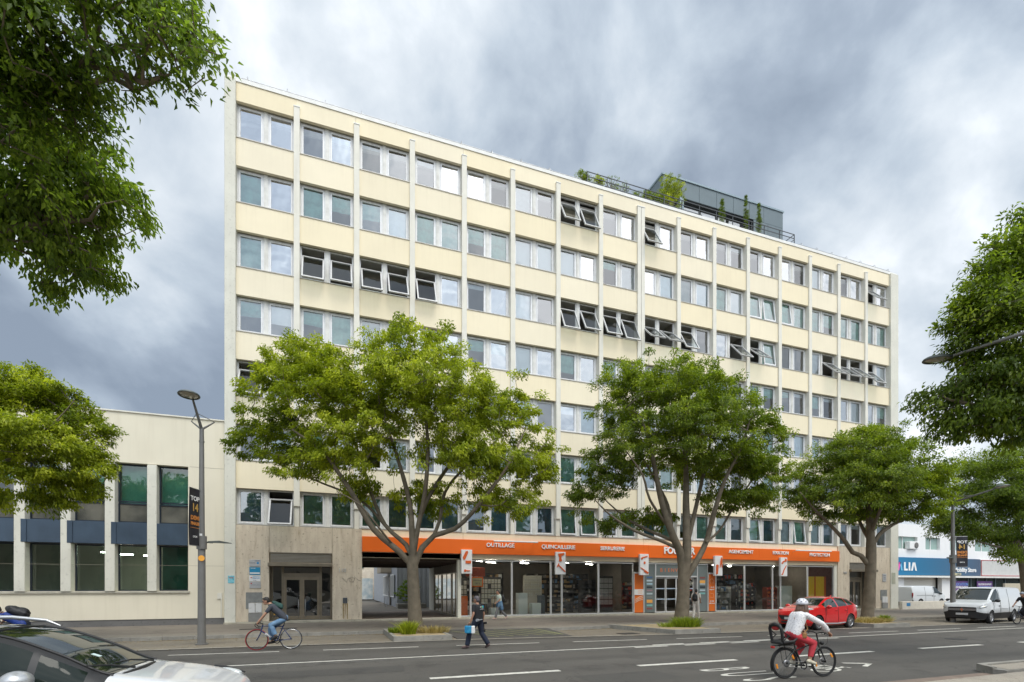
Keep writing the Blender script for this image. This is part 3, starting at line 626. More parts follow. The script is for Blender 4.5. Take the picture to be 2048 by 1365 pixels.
mb = MB(); mb.box(20.13, 23.42, 28.37, 28.5, 2.601, 2.619); mb.box(23.20, 23.41, 28.42, 28.46, .26, 2.6); B(mb.build('door_track', M['plinth']))
# orange filled panels
for a, b_, lab in ((18.42, 19.18, 'orange panel with a white notice strip'), (24.36, 25.0, 'orange panel with pale icons')):
    mb = MB(); mb.box(a + .04, b_ - .04, 28.37, 28.39, .3, 2.85, 0)
    for (c, d_) in ((a, a + .04), (b_ - .04, b_)): mb.box(c, d_, 28.34, 28.44, .26, 2.95, 1)
    mb.box(a + .04, b_ - .04, 28.34, 28.44, 2.85, 2.95, 1)
    o = B(mb.build('orange_panel', [M['orange2'], MATS['shop_alu']]), lab)
    nm = mat('notice_white', (.75, .73, .70), .6); pk = mat('pale_orange_print', (.85, .45, .25), .6)
    if a < 20:
        m2 = MB(); m2.box(a + .0, b_, 28.345, 28.35, 1.45, 1.82, 0)
        for i in range(3): m2.box(a + .3, b_ - .12, 28.338, 28.344, 1.54 + i * .09, 1.57 + i * .09, 1)
        m2.build('notice', [nm, pk], o)
        m3 = MB(); [m3.tube([(a + .1, 28.36, .95 + i * .1), (a + .4, 28.36, 1.1 + i * .1), (b_ - .08, 28.36, 1.15 + i * .12)], .018, 5) for i in range(3)]; m3.build('print', mat('pale_print', (.75, .6, .45), .6), o)
    else:
        text('+ de 60', .12, 'lettering', nm, o, (24.68, 28.362, 1.95), bold=.003, extr=.002); text('magasins', .12, 'lettering', nm, o, (24.68, 28.362, 1.80), bold=.003, extr=.002); text('40 000', .12, 'lettering', nm, o, (24.68, 28.362, .98), bold=.003, extr=.002); text('références', .12, 'lettering', nm, o, (24.68, 28.362, .84), bold=.003, extr=.002)
        m3 = MB(); m3.tube([(24.58, 28.36, 2.2), (24.5, 28.36, 2.42), (24.68, 28.36, 2.55), (24.84, 28.36, 2.4), (24.78, 28.36, 2.2)], .012, 5, closed=False); m3.tube([(24.56, 28.36, 1.5), (24.8, 28.36, 1.5), (24.8, 28.36, 1.22), (24.56, 28.36, 1.22)], .012, 5); m3.build('print', pk, o)
# stickers on frosted strips (small coloured plates, unreadable in the photograph)
cols = [(.05, .12, .25), (.45, .55, .6), (.35, .5, .58), (.02, .03, .04), (.3, .2, .22), (.42, .5, .52), (.2, .22, .2), (.75, .36, .08), (.2, .45, .42), (.25, .07, .06)]
for x, ks in ((19.63, range(10)), (23.9, (9, 7, 5, 3, 1, 8))):
    mb = MB(); ms = []
    for n, i in enumerate(ks):
        z = 2.62 - n * .215; ms.append(mat('sticker_%d' % i, cols[i], .6)); hh = .07 if i != 7 else .14
        if i == 7: z -= .05
        if n > 7: z -= .12
        mb.box(x - .22, x + .22, 28.372, 28.377, z - hh, z + hh * .5, n)
    B(mb.build('sticker_column', ms))
# entrances --------------------------------------------------------------------
def entrance(x0, x1, zt, lab):
    g = MB(); W = x1 - x0
    g.box(x0, x1, 28.30, 28.36, zt - .48, zt, 0); g.bbox(x0 - .08, x1 + .02, 28.02, 28.34, zt - .68, zt - .50, .015, 0)
    g.box(x0 - .0, x1, 28.26, 28.30, zt, zt + .05, 1)
    for i in range(6): g.box(x0 + .05, x1 - .05, 28.285, 28.298, zt - .44 + i * .07, zt - .41 + i * .07, 1)
    o = B(g.build('canopy', [M['brass'], mat('brushed_strip', (.34, .32, .28), .4, .6)]))
    y = 28.95; fr = MB()
    for (a, b_, c, d_) in ((x0, x0 + .08, ZG, zt - .5), (x1 - .08, x1, ZG, zt - .5), (x0 + .48, x0 + .60, ZG, zt - .5), (x1 - .62, x1 - .50, ZG, zt - .5), (x0 + .6, x1 - .62, 2.52, 2.72), (x0 + .08, x0 + .48, ZG, .42), (x1 - .5, x1 - .08, ZG, .42)): fr.box(a, b_, y, y + .1, c, d_)
    f = B(fr.build('door_frame', M['brass']))
    p = MB()
    for (a, b_, c, d_) in ((x0 + .08, x0 + .48, .42, zt - .5), (x1 - .5, x1 - .08, .42, zt - .5), (x0 + .6, x1 - .62, 2.72, zt - .5)): p.quad((a, y + .05, c), (b_, y + .05, c), (b_, y + .05, d_), (a, y + .05, d_))
    dg = glassmat('door_glass', (.42, .44, .42), .16, bump=.008); p.build('pane', dg, f)
    a0 = x0 + .6; a1 = x1 - .62; mid = (a0 + a1) / 2
    for s_, (a, b_) in ((1, (a0 + .01, mid - .005)), (-1, (mid + .005, a1 - .01))):
        d = MB()
        for (q0, q1, c, d_) in ((a, a + .11, ZG + .01, 2.51), (b_ - .11, b_, ZG + .01, 2.51), (a + .11, b_ - .11, ZG + .01, .46), (a + .11, b_ - .11, 2.36, 2.51)): d.box(q0, q1, y - .02, y + .03, c, d_)
        do = B(d.build('door', mat('bronze_door', (.34, .285, .21), .35, .75, var=.15))); pp = MB(); pp.quad((a + .11, y + .01, .46), (b_ - .11, y + .01, .46), (b_ - .11, y + .01, 2.36), (a + .11, y + .01, 2.36)); pp.build('pane', dg, do)
        hx = mid - .17 if s_ > 0 else mid + .17; h = MB(); h.tube([(hx, y - .02, .42), (hx, y - .10, .42), (hx, y - .10, 1.32), (hx, y - .02, 1.32)], .018, 8); h.build('handle', M['metal'], do)
    s_ = MB(); s_.box(x0 - .02, x0, 28.32, 28.95, ZG, zt); s_.box(x1, x1 + .02, 28.32, 28.95, ZG, zt); s_.box(x0, x1, 28.36, 28.95, zt - .5, zt - .45); B(s_.build('reveal', M['brass']))
    return y
entrance(-3.06, -.10, 3.72, ''); entrance(37.75, 40.60, 3.82, '')
# ------------------------------------------------------------------ shop fascia sign and blade signs
wl = mat('white_letter', (.86, .86, .85), .5)
fs = empty('fascia_sign', (18.9, 28.2, 3.9), 'long orange shop fascia with white trade words over the shop windows', 'shop sign')
def T(o, p):                                    # parent keeping world placement
    o.parent = p; o.matrix_parent_inverse = (Matrix.Translation(p.location) @ Matrix.Rotation(p.rotation_euler.z, 4, 'Z')).inverted(); return o
mb = MB()
for a, b_ in ((1.43, 10.6), (10.604, 19.0), (19.004, 19.35), (19.354, 28.6), (28.604, 36.5)): mb.bbox(a, b_, 28.10, 28.298, 3.885, 4.70, .006)
T(mb.build('board', M['orange']), fs)
def word(s, px, z, size, bold=.005, xs=1.0, sp=1.0, nm='word'):
    X = XAT(px, 28.09); o = text(s, size, nm, wl, None, (X, 28.075, z), bold=bold, extr=.022, xs=xs, space=sp); T(o, fs); return o
word('OUTILLAGE', 1001, 4.41, .33); word('QUINCAILLERIE', 1117, 4.40, .33, xs=.97); word('SERRURERIE', 1225, 4.40, .33); word('AGENCEMENT', 1482, 4.42, .33); word('FIXATION', 1561, 4.42, .33); word('PROTECTION', 1639, 4.36, .33)
word('FOUSSIER', 1358.5, 4.37, .62, bold=.022, xs=.93); word('ahdiv', 1379, 4.03, .20, bold=.012)
for x0, x1, nm in ((8.65, 11.4, 'pale tube lamp bracketed above the word OUTILLAGE'), (31.6, 35.1, 'pale tube lamp bracketed above the word PROTECTION')):
    l = empty('sign_lamp', (x0, 28.2, 4.6), nm, 'lamp'); mb = MB(); mb.bbox(x0, x1, 27.62, 27.72, 4.58, 4.66, .02); T(mb.build('tube_housing', M['white']), l)
    mb = MB(); [mb.cyl((x, 27.7, 4.62), (x, 28.12, 4.5), .012, 6) for x in (x0 + .15, (x0 + x1) / 2, x1 - .15)]; T(mb.build('bracket', M['metal']), l)
blade_x = [(6.82, 7.44), (12.67, 13.32), (18.6, 19.25), (24.55, 25.2), (30.42, 31.05)]
blade_lab = ['white sign box with orange saw, hinge and key at the passage corner', 'white sign box with orange drill and hammer', 'white sign box with orange handle, knob and brush left of the door', 'white sign box with orange knife and pliers right of the door', 'white sign box with orange bolt and screwdriver']
io = mat('icon_orange', (.66, .11, .015), .5)
for i, (a, b_) in enumerate(blade_x):
    o = empty('hanging_sign', ((a + b_) / 2, 27.98, 2.75), blade_lab[i], 'shop sign', 'white pictogram boxes along the orange fascia')
    mb = MB(); mb.bbox(a, b_, 27.92, 28.09, 2.74, 4.10, .01); T(mb.build('box', M['white']), o)
    mb = MB(); mb.box(a + .25, a + .35, 28.09, 28.30, 3.2, 3.3); mb.box(a + .25, a + .35, 28.09, 28.11, 3.8, 3.87); T(mb.build('bracket', M['metal']), o)
    y0, y1 = 27.885, 27.919; w_ = b_ - a; cx = (a + b_) / 2
    def pr(pts): k = MB(); k.prism([(a + u * w_, 2.75 + v * 1.35) for u, v in pts], y0, y1, axis='y'); return k
    def icon(pts, nm): T(pr(pts).build(nm, io), o)
    if i == 0: icon([(.12, .68), (.38, .92), (.55, .96), (.62, .88), (.35, .60), (.22, .56)], 'saw_icon'); icon([(.38, .42), (.88, .42), (.88, .54), (.38, .54)], 'hinge_icon'); icon([(.22, .11), (.28, .17), (.40, .165), (.44, .14), (.82, .13), (.82, .10), (.62, .10), (.60, .07), (.54, .10), (.44, .10), (.36, .06), (.26, .07)], 'key_icon')
    if i == 1: icon([(.2, .92), (.80, .96), (.86, .90), (.70, .84), (.52, .82), (.56, .72), (.60, .58), (.30, .58), (.34, .74), (.26, .82)], 'drill_icon'); icon([(.08, .34), (.28, .50), (.34, .46), (.30, .42), (.96, .14), (.92, .09), (.24, .38), (.12, .30)], 'hammer_icon')
    if i == 2: icon([(.10, .80), (.16, .84), (.84, .92), (.86, .87), (.30, .80), (.28, .74), (.14, .74)], 'handle_icon'); icon([(.4, .58), (.46, .64), (.56, .64), (.62, .58), (.56, .52), (.46, .52)], 'knob_icon'); icon([(.06, .36), (.5, .26), (.98, .12), (.88, .05), (.42, .16), (.46, .22), (.04, .33)], 'brush_icon')
    if i == 3: icon([(.14, .06), (.36, .07), (.46, .52), (.38, .56), (.16, .54)], 'knife_icon'); icon([(.62, .40), (.70, .42), (.82, .66), (.90, .40), (.97, .42), (.94, .78), (.88, .93), (.80, .92), (.68, .70)], 'pliers_icon')
    if i == 4: icon([(.10, .70), (.22, .74), (.30, .80), (.60, .84), (.66, .94), (.84, .92), (.88, .80), (.78, .76), (.62, .78), (.38, .74), (.30, .66), (.16, .66)], 'bolt_icon'); icon([(.10, .10), (.22, .12), (.44, .36), (.80, .58), (.84, .56), (.50, .30), (.30, .08), (.16, .05)], 'screwdriver_icon')
# plaques, poster, meter boxes, number -------------------------------------------
pw = mat('plaque_silver', (.50, .50, .50), .35, .3); pb = mat('plaque_blue', (.02, .24, .42), .4); pwh = mat('plaque_white', (.74, .74, .73), .5); tx = mat('dark_letter', (.05, .08, .16), .6); txg = mat('grey_letter', (.22, .24, .27), .6); red_ = mat('small_red', (.5, .05, .03), .6); txb = mat('blue_letter', (.04, .25, .5), .6)
def plaque(name, x0, x1, z0, z1, m, lab, lines, cat='plaque', y=28.19, extra=None):
    o = empty(name, ((x0 + x1) / 2, y, z0), lab, cat); mb = MB(); mb.bbox(x0, x1, y, y + .025, z0, z1, .004); T(mb.build('plate', m), o)
    for (s_, x, z, sz, mm) in lines: T(text(s_, sz, 'lettering', mm, None, (x, y - .003, z), bold=.001, extr=.002), o)
    if extra: extra(o, y)
    return o
plaque('plaque', -3.98, -3.47, 3.02, 3.36, pw, 'silver plaque with a blue disc, topmost left of the double door', [('CABINET', -3.62, 3.30, .06, tx), ('ET ASSOCIES', -3.86, 3.20, .05, txg)], extra=lambda o, y: T(MB().cyl((-3.6, y - .006, 3.19), (-3.6, y, 3.19), .055, 20).build('disc', txb), o))
plaque('plaque', -3.98, -3.49, 2.60, 2.98, pb, 'blue plaque with a white band under the silver one', [('CENTRE', -3.82, 2.92, .06, pwh)], extra=lambda o, y: T(MB().box(-3.96, -3.51, y - .004, y - .001, 2.65, 2.72).build('band', pwh), o))
plaque('plaque', -3.99, -3.48, 2.27, 2.56, pwh, 'white plaque with a small red mark, third of the stack left of the double door', [('INSTITUT DE', -3.68, 2.49, .055, txb), ('FORMATION', -3.68, 2.42, .055, txb), ('2e étage', -3.74, 2.33, .045, txg)], extra=lambda o, y: T(MB().cyl((-3.90, y - .005, 2.46), (-3.90, y, 2.46), .03, 12).build('mark', red_), o))
plaque('plaque', -3.98, -3.47, 1.93, 2.25, pw, 'grey plaque with a red flash, lowest of the stack left of the double door', [('conseil', -3.80, 2.10, .07, txg), ('bureau 12', -3.58, 2.12, .035, txg), ('sur rendez-vous', -3.58, 2.05, .035, txg)], extra=lambda o, y: T(MB().prism([(-3.95, 2.14), (-3.86, 2.22), (-3.88, 2.13)], y - .004, y, axis='y').build('flash', red_), o))
plaque('poster', -4.92, -4.64, 2.18, 2.55, mat('poster_teal', (.10, .42, .52), .5, col2=(.30, .62, .70), vscale=9.), 'tilted turquoise leaflet stuck on the left end wall', [('FETE', -4.78, 2.44, .09, red_)], 'poster', y=28.125)
plaque('plaque', 41.35, 41.78, 2.38, 3.02, pw, 'tall silver board of white name strips right of the right entrance', [('BUREAUX', 41.57, 2.85, .06, tx), ('CABINET', 41.57, 2.71, .06, txg), ('CONSEIL', 41.57, 2.58, .06, txg)], 'plaque')
plaque('notice', 42.32, 42.72, 2.2, 3.1, mat('faded_notice', (.45, .42, .32), .7, col2=(.32, .36, .28), vscale=4.), 'faded yellowish notice on the right end wall', [], 'notice', y=28.12)
for (x, z, s_, lab) in ((.42, 2.86, '110', 'metal house number 110 beside the left entrance'), (37.2, 3.05, '104', 'metal house number beside the right entrance')):
    o = text(s_, .27, 'house_number', mat('number_metal', (.62, .60, .56), .35, .6), None, (x, 28.19, z), bold=.006, extr=.012); tag(o, lab, 'number')
o = empty('letter_flap', (.56, 28.2, 1.15), 'small dark letter flap with rust stains below it, right of the double door', 'letter flap'); mb = MB(); mb.bbox(.45, .68, 28.195, 28.225, 1.12, 1.42, .01); T(mb.build('flap', mat('flap_steel', (.10, .11, .12), .4, .5)), o)
m2 = MB()
rs = mat('rust_stain', (.36, .25, .10), .8, var=.4, vscale=9.)
for (a, wd, l) in ((.44, .07, .82), (.55, .05, .6), (.64, .07, .85)): m2.prism([(a, 1.11), (a + wd, 1.11), (a + wd * .8, 1.11 - l), (a + wd * .2, 1.11 - l * .95)], 28.216, 28.2185, axis='y')
T(m2.build('rust_stain', rs), o)
gr = mat('graffiti_line', (.20, .18, .16), .8); g = MB(); rg = random.Random(2)
pts = [(.36 + .12 * i + rg.uniform(-.05, .05), 28.212, 2.38 + .16 * math.sin(i * 2.3) + rg.uniform(-.04, .04)) for i in range(9)]; g.tube(pts, .007, 4)
g.tube([(.9 + .14 * math.cos(a), 28.212, 2.38 + .13 * math.sin(a)) for a in [i * .5 for i in range(12)]], .006, 4)
tag(g.build('graffiti', gr), 'thin scrawled graffiti on the stone under the house number', 'graffiti')
for x, lab in ((-4.02, 'pair of white meter doors on a grey base, left entrance'), (41.25, 'pair of white meter doors on a grey base, right entrance')):
    o = empty('meter_cabinet', (x + .3, 28.2, .25), lab, 'meter box')
    mb = MB(); mb.box(x - .12, x + .62, 28.196, 28.215, 1.2, 1.72); mb.box(x - .12, x + .05, 28.196, 28.215, .9, 1.2); T(mb.build('render_patch', mat('grey_patch', (.24, .245, .235), .9, var=.25, vscale=4., dirt=.5)), o)
    mb = MB(); mb.bbox(x, x + .62, 28.12, 28.215, .25, .68, .01); T(mb.build('base', mat('cabinet_base', (.27, .265, .25), .85, var=.2)), o)
    for q in (x + .01, x + .32): mb = MB(); mb.bbox(q, q + .29, 28.13, 28.215, .70, 1.18, .008); T(mb.build('door', mat('cabinet_white', (.66, .65, .63), .5, dirt=.4)), o)
o = empty('door_sticker', (-2.86, 28.93, .6), 'yellow rectangular sticker low on the left door glazing', 'sticker'); mb = MB(); mb.box(-2.95, -2.62, 28.94, 28.945, .52, .74); T(mb.build('sheet', mat('yellow_sticker', (.72, .40, .02), .5)), o)

# ------------------------------------------------------------------ things inside the shop
emw = mat('strip_light', (.9, .9, .85), .5, emis=((1, .94, .82), 26.0))
for i, (x, y, r_) in enumerate(((8.3, 29.9, 35), (9.6, 31.3, 35), (11.0, 29.8, 35), (12.0, 31.5, 35), (14.2, 29.9, 35), (17.0, 31.8, 35), (22, 31, 0), (26.5, 30.2, 35), (29.0, 31.4, 35), (32.2, 30.3, 35), (35.0, 32, 35))):
    o = MB().box(-.45, .45, -.03, .03, 0, .035).build('strip_light', emw); o.location = (x, y, 3.55); o.rotation_euler = (0, 0, R(r_)); tag(o, 'short white strip light under the ceiling, ' + ['nearest the passage', 'second from the passage', 'behind the second window, near the glass', 'deep behind the second window', 'behind the fourth window', 'behind the fifth window', 'over the sliding doors', 'behind the first window right of the doors', 'behind the eighth window', 'over the white cabinet', 'over the yellow panels'][i], 'light', 'strip lights under the shop ceiling')
o_wh = mat('display_white', (.62, .68, .66), .6); stock = mat('shelf_stock', (.16, .15, .14), .7, col2=(.40, .38, .34), vscale=14.); shelfm = mat('shelf_dark', (.045, .045, .047), .6); woodm = mat('light_wood', (.42, .27, .12), .6, var=.3, vscale=6.)
for i, (x0, x1, y, h, lab) in enumerate(((8.95, 9.5, 29.2, .45, 'low white display block under a stool behind the first shop window'), (10.75, 11.35, 29.25, 1.35, 'tall white display block behind the second shop window'), (11.6, 12.2, 29.1, .72, 'short white display block right of the tall one'), (7.75, 8.05, 29.1, .78, 'narrow pale display block behind the walking people'))):
    tag(MB().bbox(x0, x1, y, y + .5, .25, .25 + h, .01).build('display_block', o_wh), lab, 'plinth')
tag(MB().bbox(6.98, 7.4, 28.75, 29.1, .25, 1.45, .01).build('orange_plinth', mat('plinth_orange', (.82, .16, .015), .5)), 'orange display plinth in the corner window by the passage', 'plinth')
tag(MB().bbox(12.25, 12.5, 29.2, 29.9, .25, 1.45, .01).build('dark_plinth', mat('slate', (.08, .10, .12), .5)), 'slate grey display plinth right of the white blocks', 'plinth')
for i, x in enumerate((9.22, 8.6)):
    o = empty('bar_stool', (x, 29.45, .25), ['white bar stool with wooden legs on the low white block', 'bar stool with wooden legs beside the low white block'][i], 'stool')
    z = .70 if i == 0 else .25; mb = MB(); mb.lathe([(0, .72), (.17, .71), (.19, .75), (.17, .78), (0, .78)], 16, M=Matrix.Translation((x, 29.45, z))); T(mb.build('seat', o_wh), o)
    for a in range(4): mb = MB(); an = a * math.pi / 2 + .78; mb.cyl((x + .1 * math.cos(an), 29.45 + .1 * math.sin(an), z + .72), (x + .2 * math.cos(an), 29.45 + .2 * math.sin(an), z), .014, 6); T(mb.build('leg', woodm), o)
def display_board(x0, x1, y, z0, z1, nx, nz, lab, mcol=o_wh, back=shelfm):
    o = empty('display_board', ((x0 + x1) / 2, y, z0), lab, 'display'); mb = MB(); mb.bbox(x0, x1, y, y + .12, .25, z1 + .12, .01); T(mb.build('panel', back), o)
    mb = MB(); rj = random.Random(int(x0 * 10))
    cw = (x1 - x0 - .08) / nx; ch = (z1 - z0) / nz
    for i in range(nx):
        for j in range(nz):
            if rj.random() < .08: continue
            a = x0 + .04 + i * cw; c = z0 + j * ch; mb.box(a + .02, a + cw - .02, y - .03, y, c + .02, c + ch - .03, 0)
            mb.box(a + cw * .3, a + cw * .62, y - .07, y - .03, c + ch * .35, c + ch * .55, 1)
    T(mb.build('sample_card', [mcol, M['metal']]), o)
ivory = mat('ivory_card', (.50, .48, .40), .7)
display_board(8.9, 10.3, 31.3, .9, 2.5, 6, 5, 'dark board hung with ivory sample cards behind the first shop window', ivory)
display_board(11.7, 13.0, 30.9, 1.35, 2.6, 8, 4, 'ivory sample board behind the second shop window', ivory, mat('cream_board', (.45, .42, .35), .8))
display_board(7.3, 8.0, 31.2, .6, 2.4, 3, 6, 'narrow board of sample cards near the passage corner', ivory)
display_board(17.1, 18.2, 30.6, .75, 2.6, 3, 5, 'board of handle samples behind the fifth shop window', mat('greycard', (.46, .46, .44), .7))
def shelf(x0, x1, y, h, n, lab, stockm, side=shelfm, boxes=True, seed=0):
    o = empty('shelf_unit', ((x0 + x1) / 2, y, .25), lab, 'shelf'); mb = MB(); mb.box(x0, x0 + .04, y, y + .45, .25, .25 + h); mb.box(x1 - .04, x1, y, y + .45, .25, .25 + h); mb.box(x0 + .04, x1 - .04, y + .42, y + .45, .25, .25 + h); T(mb.build('upright', side), o)
    rj = random.Random(seed)
    for i in range(n):
        z = .30 + i * h / n; mb = MB(); mb.box(x0 + .04, x1 - .04, y, y + .42, z, z + .03); T(mb.build('shelf', side), o)
    mb = MB()
    for i in range(n):
        z = .331 + i * h / n; x = x0 + .07
        while x < x1 - .25:
            wd = rj.uniform(.08, .28); hh = rj.uniform(.35, .85) * h / n
            if rj.random() < .85: mb.bbox(x, x + wd - .012, y + .03 + rj.random() * .08, y + .36, z, z + hh - .03, .006, rj.randrange(len(stockm)))
            x += wd
    so = mb.build('stock', stockm); T(so, o); so['kind'] = 'stuff'
wb = mat('white_carton', (.66, .66, .64), .7); bb = mat('blue_carton', (.10, .20, .34), .6); rb_ = mat('red_carton', (.50, .05, .03), .6); db = mat('dark_carton', (.06, .06, .065), .6); yb_ = mat('brown_carton', (.34, .24, .13), .8)
shelf(13.6, 15.6, 31.5, 1.9, 6, 'dark shelf of small dark goods behind the fourth shop window', [db, stock, db, yb_], seed=1); shelf(15.9, 17.0, 30.9, 2.2, 7, 'black shelf of dark goods behind the fifth shop window', [db, stock, db], seed=2)
shelf(20.3, 23.2, 33.2, 2.1, 6, 'long shelf of goods seen through the sliding doors', [db, yb_, stock, rb_], seed=3)
shelf(25.15, 27.4, 29.5, 1.75, 4, 'pale shelf stacked with white cartons right of the door', [wb, wb, bb, stock, wb], mat('pale_shelf', (.5, .5, .46), .7), seed=4)
shelf(28.0, 29.5, 29.7, 1.9, 6, 'dark display with tools and small white boxes behind the eighth shop window', [db, wb, yb_, rb_, db], seed=5)
shelf(25.3, 29.9, 32.8, 2.6, 6, 'tall dark shelf at the back with red and white packs', [db, rb_, wb, db], seed=6)
shelf(30.9, 31.9, 29.6, 1.7, 6, 'red and orange drawer stack behind the last double window', [rb_, M['orange2'], rb_], mat('redshelf', (.3, .06, .03), .6), seed=7)
shelf(8.1, 11.4, 34.2, 2.7, 6, 'long dark wall shelf deep inside behind the first two shop windows', [db, stock, yb_, wb], seed=11)
shelf(13.4, 18.3, 34.4, 2.7, 7, 'long dark wall shelf deep inside behind the fourth and fifth shop windows', [db, stock, yb_, bb], seed=12)
shelf(30.5, 33.2, 34.0, 2.8, 6, 'tall wall shelf with red and blue packs deep behind the white cabinet', [rb_, bb, wb, yb_, db], seed=13)
shelf(29.75, 30.8, 30.6, 2.0, 6, 'narrow shelf of bright cartons behind the pier between the right windows', [wb, yb_, rb_, bb], seed=14)
display_board(27.75, 28.0, 29.2, .9, 2.3, 1, 5, 'narrow upright board of sample cards right of the pale shelf', ivory)
tag(MB().bbox(32.1, 33.3, 29.5, 30.0, .25, 2.05, .01).build('white_cabinet', mat('pale_cabinet', (.58, .64, .60), .6)), 'pale green-white cabinet behind the ninth shop window', 'cabinet')
o = empty('display_curtain', (34.5, 29.0, .3), 'yellow and orange translucent display panels in the last shop window', 'display panel')
for a, b_, z1, m_ in ((33.66, 34.35, 2.75, mat('yellow_film', (.85, .58, .04), .5)), (34.36, 34.5, 2.75, mat('orange_film', (.62, .13, .02), .5)), (34.51, 35.35, 2.75, MATS['yellow_film']), (35.36, 35.55, 2.75, MATS['orange_film']), (35.56, 36.15, 3.4, mat('brown_film', (.16, .06, .045), .5))): mb = MB(); mb.box(a, b_, 28.48, 28.49, .35, z1); T(mb.build('panel', m_), o)
tag(MB().bbox(33.6, 35.55, 28.48, 28.5, 2.76, 3.5, .005).build('header_panel', MATS['brown_film']), 'dark brown panel above the yellow ones in the last shop window', 'panel')
o = empty('promotion_board', (7.95, 28.6, 2.0), 'orange framed cream poster hung in the first shop window', 'poster'); mb = MB(); mb.bbox(7.55, 8.28, 28.55, 28.57, 1.98, 2.58, .01); T(mb.build('frame', M['orange']), o); mb = MB(); mb.box(7.62, 8.21, 28.54, 28.549, 2.05, 2.50); T(mb.build('sheet', mat('cream_sheet', (.55, .50, .28), .7)), o)
T(text('Déstockage', .11, 'lettering', tx, None, (7.92, 28.537, 2.36), extr=.002), o); T(text('-30 %', .15, 'lettering', tx, None, (7.92, 28.537, 2.18), extr=.002), o)
tag(MB().bbox(7.5, 8.7, 29.6, 29.65, 2.62, 3.15, .01).build('red_banner', mat('red_slats', (.60, .11, .05), .6, var=.5, vscale=20.)), 'faded red banner hanging above the cream poster', 'banner')

# ------------------------------------------------------------------ low pale building on the left
lb = empty('low_building', (-10, 28.4, .15), 'low cream building with tall green-glass windows and navy panels', 'building')
lw = mat('pale_render', (.74, .68, .54), .85, var=.07, vscale=.5, streak=.16, bump=.05)
mb = MB(); x_r = -5.085; wins = [(-13.1 - 1.72 * 3 + .0, 0)]
WX = [(-18.3, -17.05), (-16.62, -15.38), (-14.96, -13.36), (-12.90, -11.66), (-11.26, -10.01), (-9.6, -8.35), (-7.95, -6.68)]
WX = [(-7.95 - 1.655 * i, -6.68 - 1.655 * i) for i in range(8)]
zt, zb = 7.84, 1.80
mb.box(-40, x_r, 28.40, 28.75, zt, 10.2); mb.box(-40, x_r, 28.40, 28.75, .46, zb); mb.box(WX[0][1], x_r, 28.40, 28.75, zb, zt); mb.box(-40, WX[-1][0], 28.40, 28.75, zb, zt)
mb.box(-40, x_r, 38, 38.3, .15, 10.2); mb.box(-40, x_r, 28.75, 38, 10.0, 10.15)
T(mb.build('wall', lw), lb)
mb = MB(); mb.box(-6.6, x_r, 28.396, 28.41, 7.835, 7.85); mb.box(-40, x_r, 28.396, 28.41, 3.02, 3.03); T(mb.build('joint', mat('dark_joint', (.30, .27, .21), .9)), lb)
mb = MB(); mb.cyl((-5.25, 28.36, .46), (-5.25, 28.36, 1.4), .03, 8); mb.box(-5.42, -5.22, 28.35, 28.4, 1.4, 1.7); T(mb.build('cable_duct', M['fin']), lb)
mb = MB(); mb.box(-40, x_r, 28.43, 28.75, .1, .46); T(mb.build('plinth', M['plinth']), lb)
mb = MB(); mb.box(-40, x_r + .0, 28.34, 28.8, 10.2, 10.26); T(mb.build('coping', M['fin']), lb)
mb = MB(); mb.box(WX[-1][0] - .2, WX[0][1] + .08, 28.33, 28.6, 1.70, 1.79); T(mb.build('sill', mat('stone_sill', (.48, .45, .37), .8, var=.3, vscale=3., dirt=.5)), lb)
for i in range(7):
    a, b_ = WX[i + 1][1], WX[i][0]; mb = MB(); mb.bbox(a + .0, b_ - .0, 28.28, 28.9, 1.79, zt - .05, .015); T(mb.build('pillar', M['pier']), lb)
dk = mat('dark_blue_frame', (.02, .03, .045), .45, .3); rib = mat('ribbed_glass', (.26, .25, .21), .25, col2=(.06, .065, .06), vscale=.6, coat=.5); green = mat('green_curtain', (.05, .15, .115), .8, var=.4, vscale=1.5)
tcurt = mat('bright_green_curtain', (.34, .60, .50), .85, var=.3, vscale=1.5)
for i, (a, b_) in enumerate(WX):
    y = 28.70; f = MB(); z_ = [(zb, 3.98), (5.05, 5.98), (6.02, zt - .02)]
    for (c, d_) in z_:
        f.box(a, a + .06, y, y + .08, c, d_); f.box(b_ - .06, b_, y, y + .08, c, d_); f.box(a + .06, b_ - .06, y, y + .08, c, c + .06); f.box(a + .06, b_ - .06, y, y + .08, d_ - .06, d_)
    o = T(f.build('window', dk), lb)
    for n, (c, d_) in enumerate(z_):
        p = MB()
        if n == 1:
            k = 26
            for q in range(k):
                x0 = a + .06 + (b_ - a - .12) * q / k; x1 = a + .06 + (b_ - a - .12) * (q + 1) / k; xm = (x0 + x1) / 2; p.quad((x0, y + .05, c + .06), (xm, y + .02, c + .06), (xm, y + .02, d_ - .06), (x0, y + .05, d_ - .06)); p.quad((xm, y + .02, c + .06), (x1, y + .05, c + .06), (x1, y + .05, d_ - .06), (xm, y + .02, d_ - .06))
            p.build('ribbed_pane', rib, o)
        else: p.quad((a + .06, y + .04, c + .06), (b_ - .06, y + .04, c + .06), (b_ - .06, y + .04, d_ - .06), (a + .06, y + .04, d_ - .06)); p.build('pane', M['lowglass'], o)
    cu = MB()
    if i != 0: cu.box(a, b_, y + .4, y + .42, 6.02 if i < 2 else 6.9, zt)
    else: cu.box(a, b_, y + .4, y + .42, 6.02, zt)
    cu.build('curtain', tcurt, o)
    if i == 0: cu = MB(); cu.box(a, b_, y + .5, y + .52, 1.8, 4); cu.build('curtain', green, o)
    n_ = MB(); n_.bbox(a - .02 if i else a - .14, b_ + .0, 28.30 if 1 else 0, 28.75, 4.0, 5.02, .01); n_.bbox(a - .14, a + .06, 28.26, 28.32, 4.0, 5.02, .01) if i else None
    T(n_.build('navy_panel', M['navy']), lb)
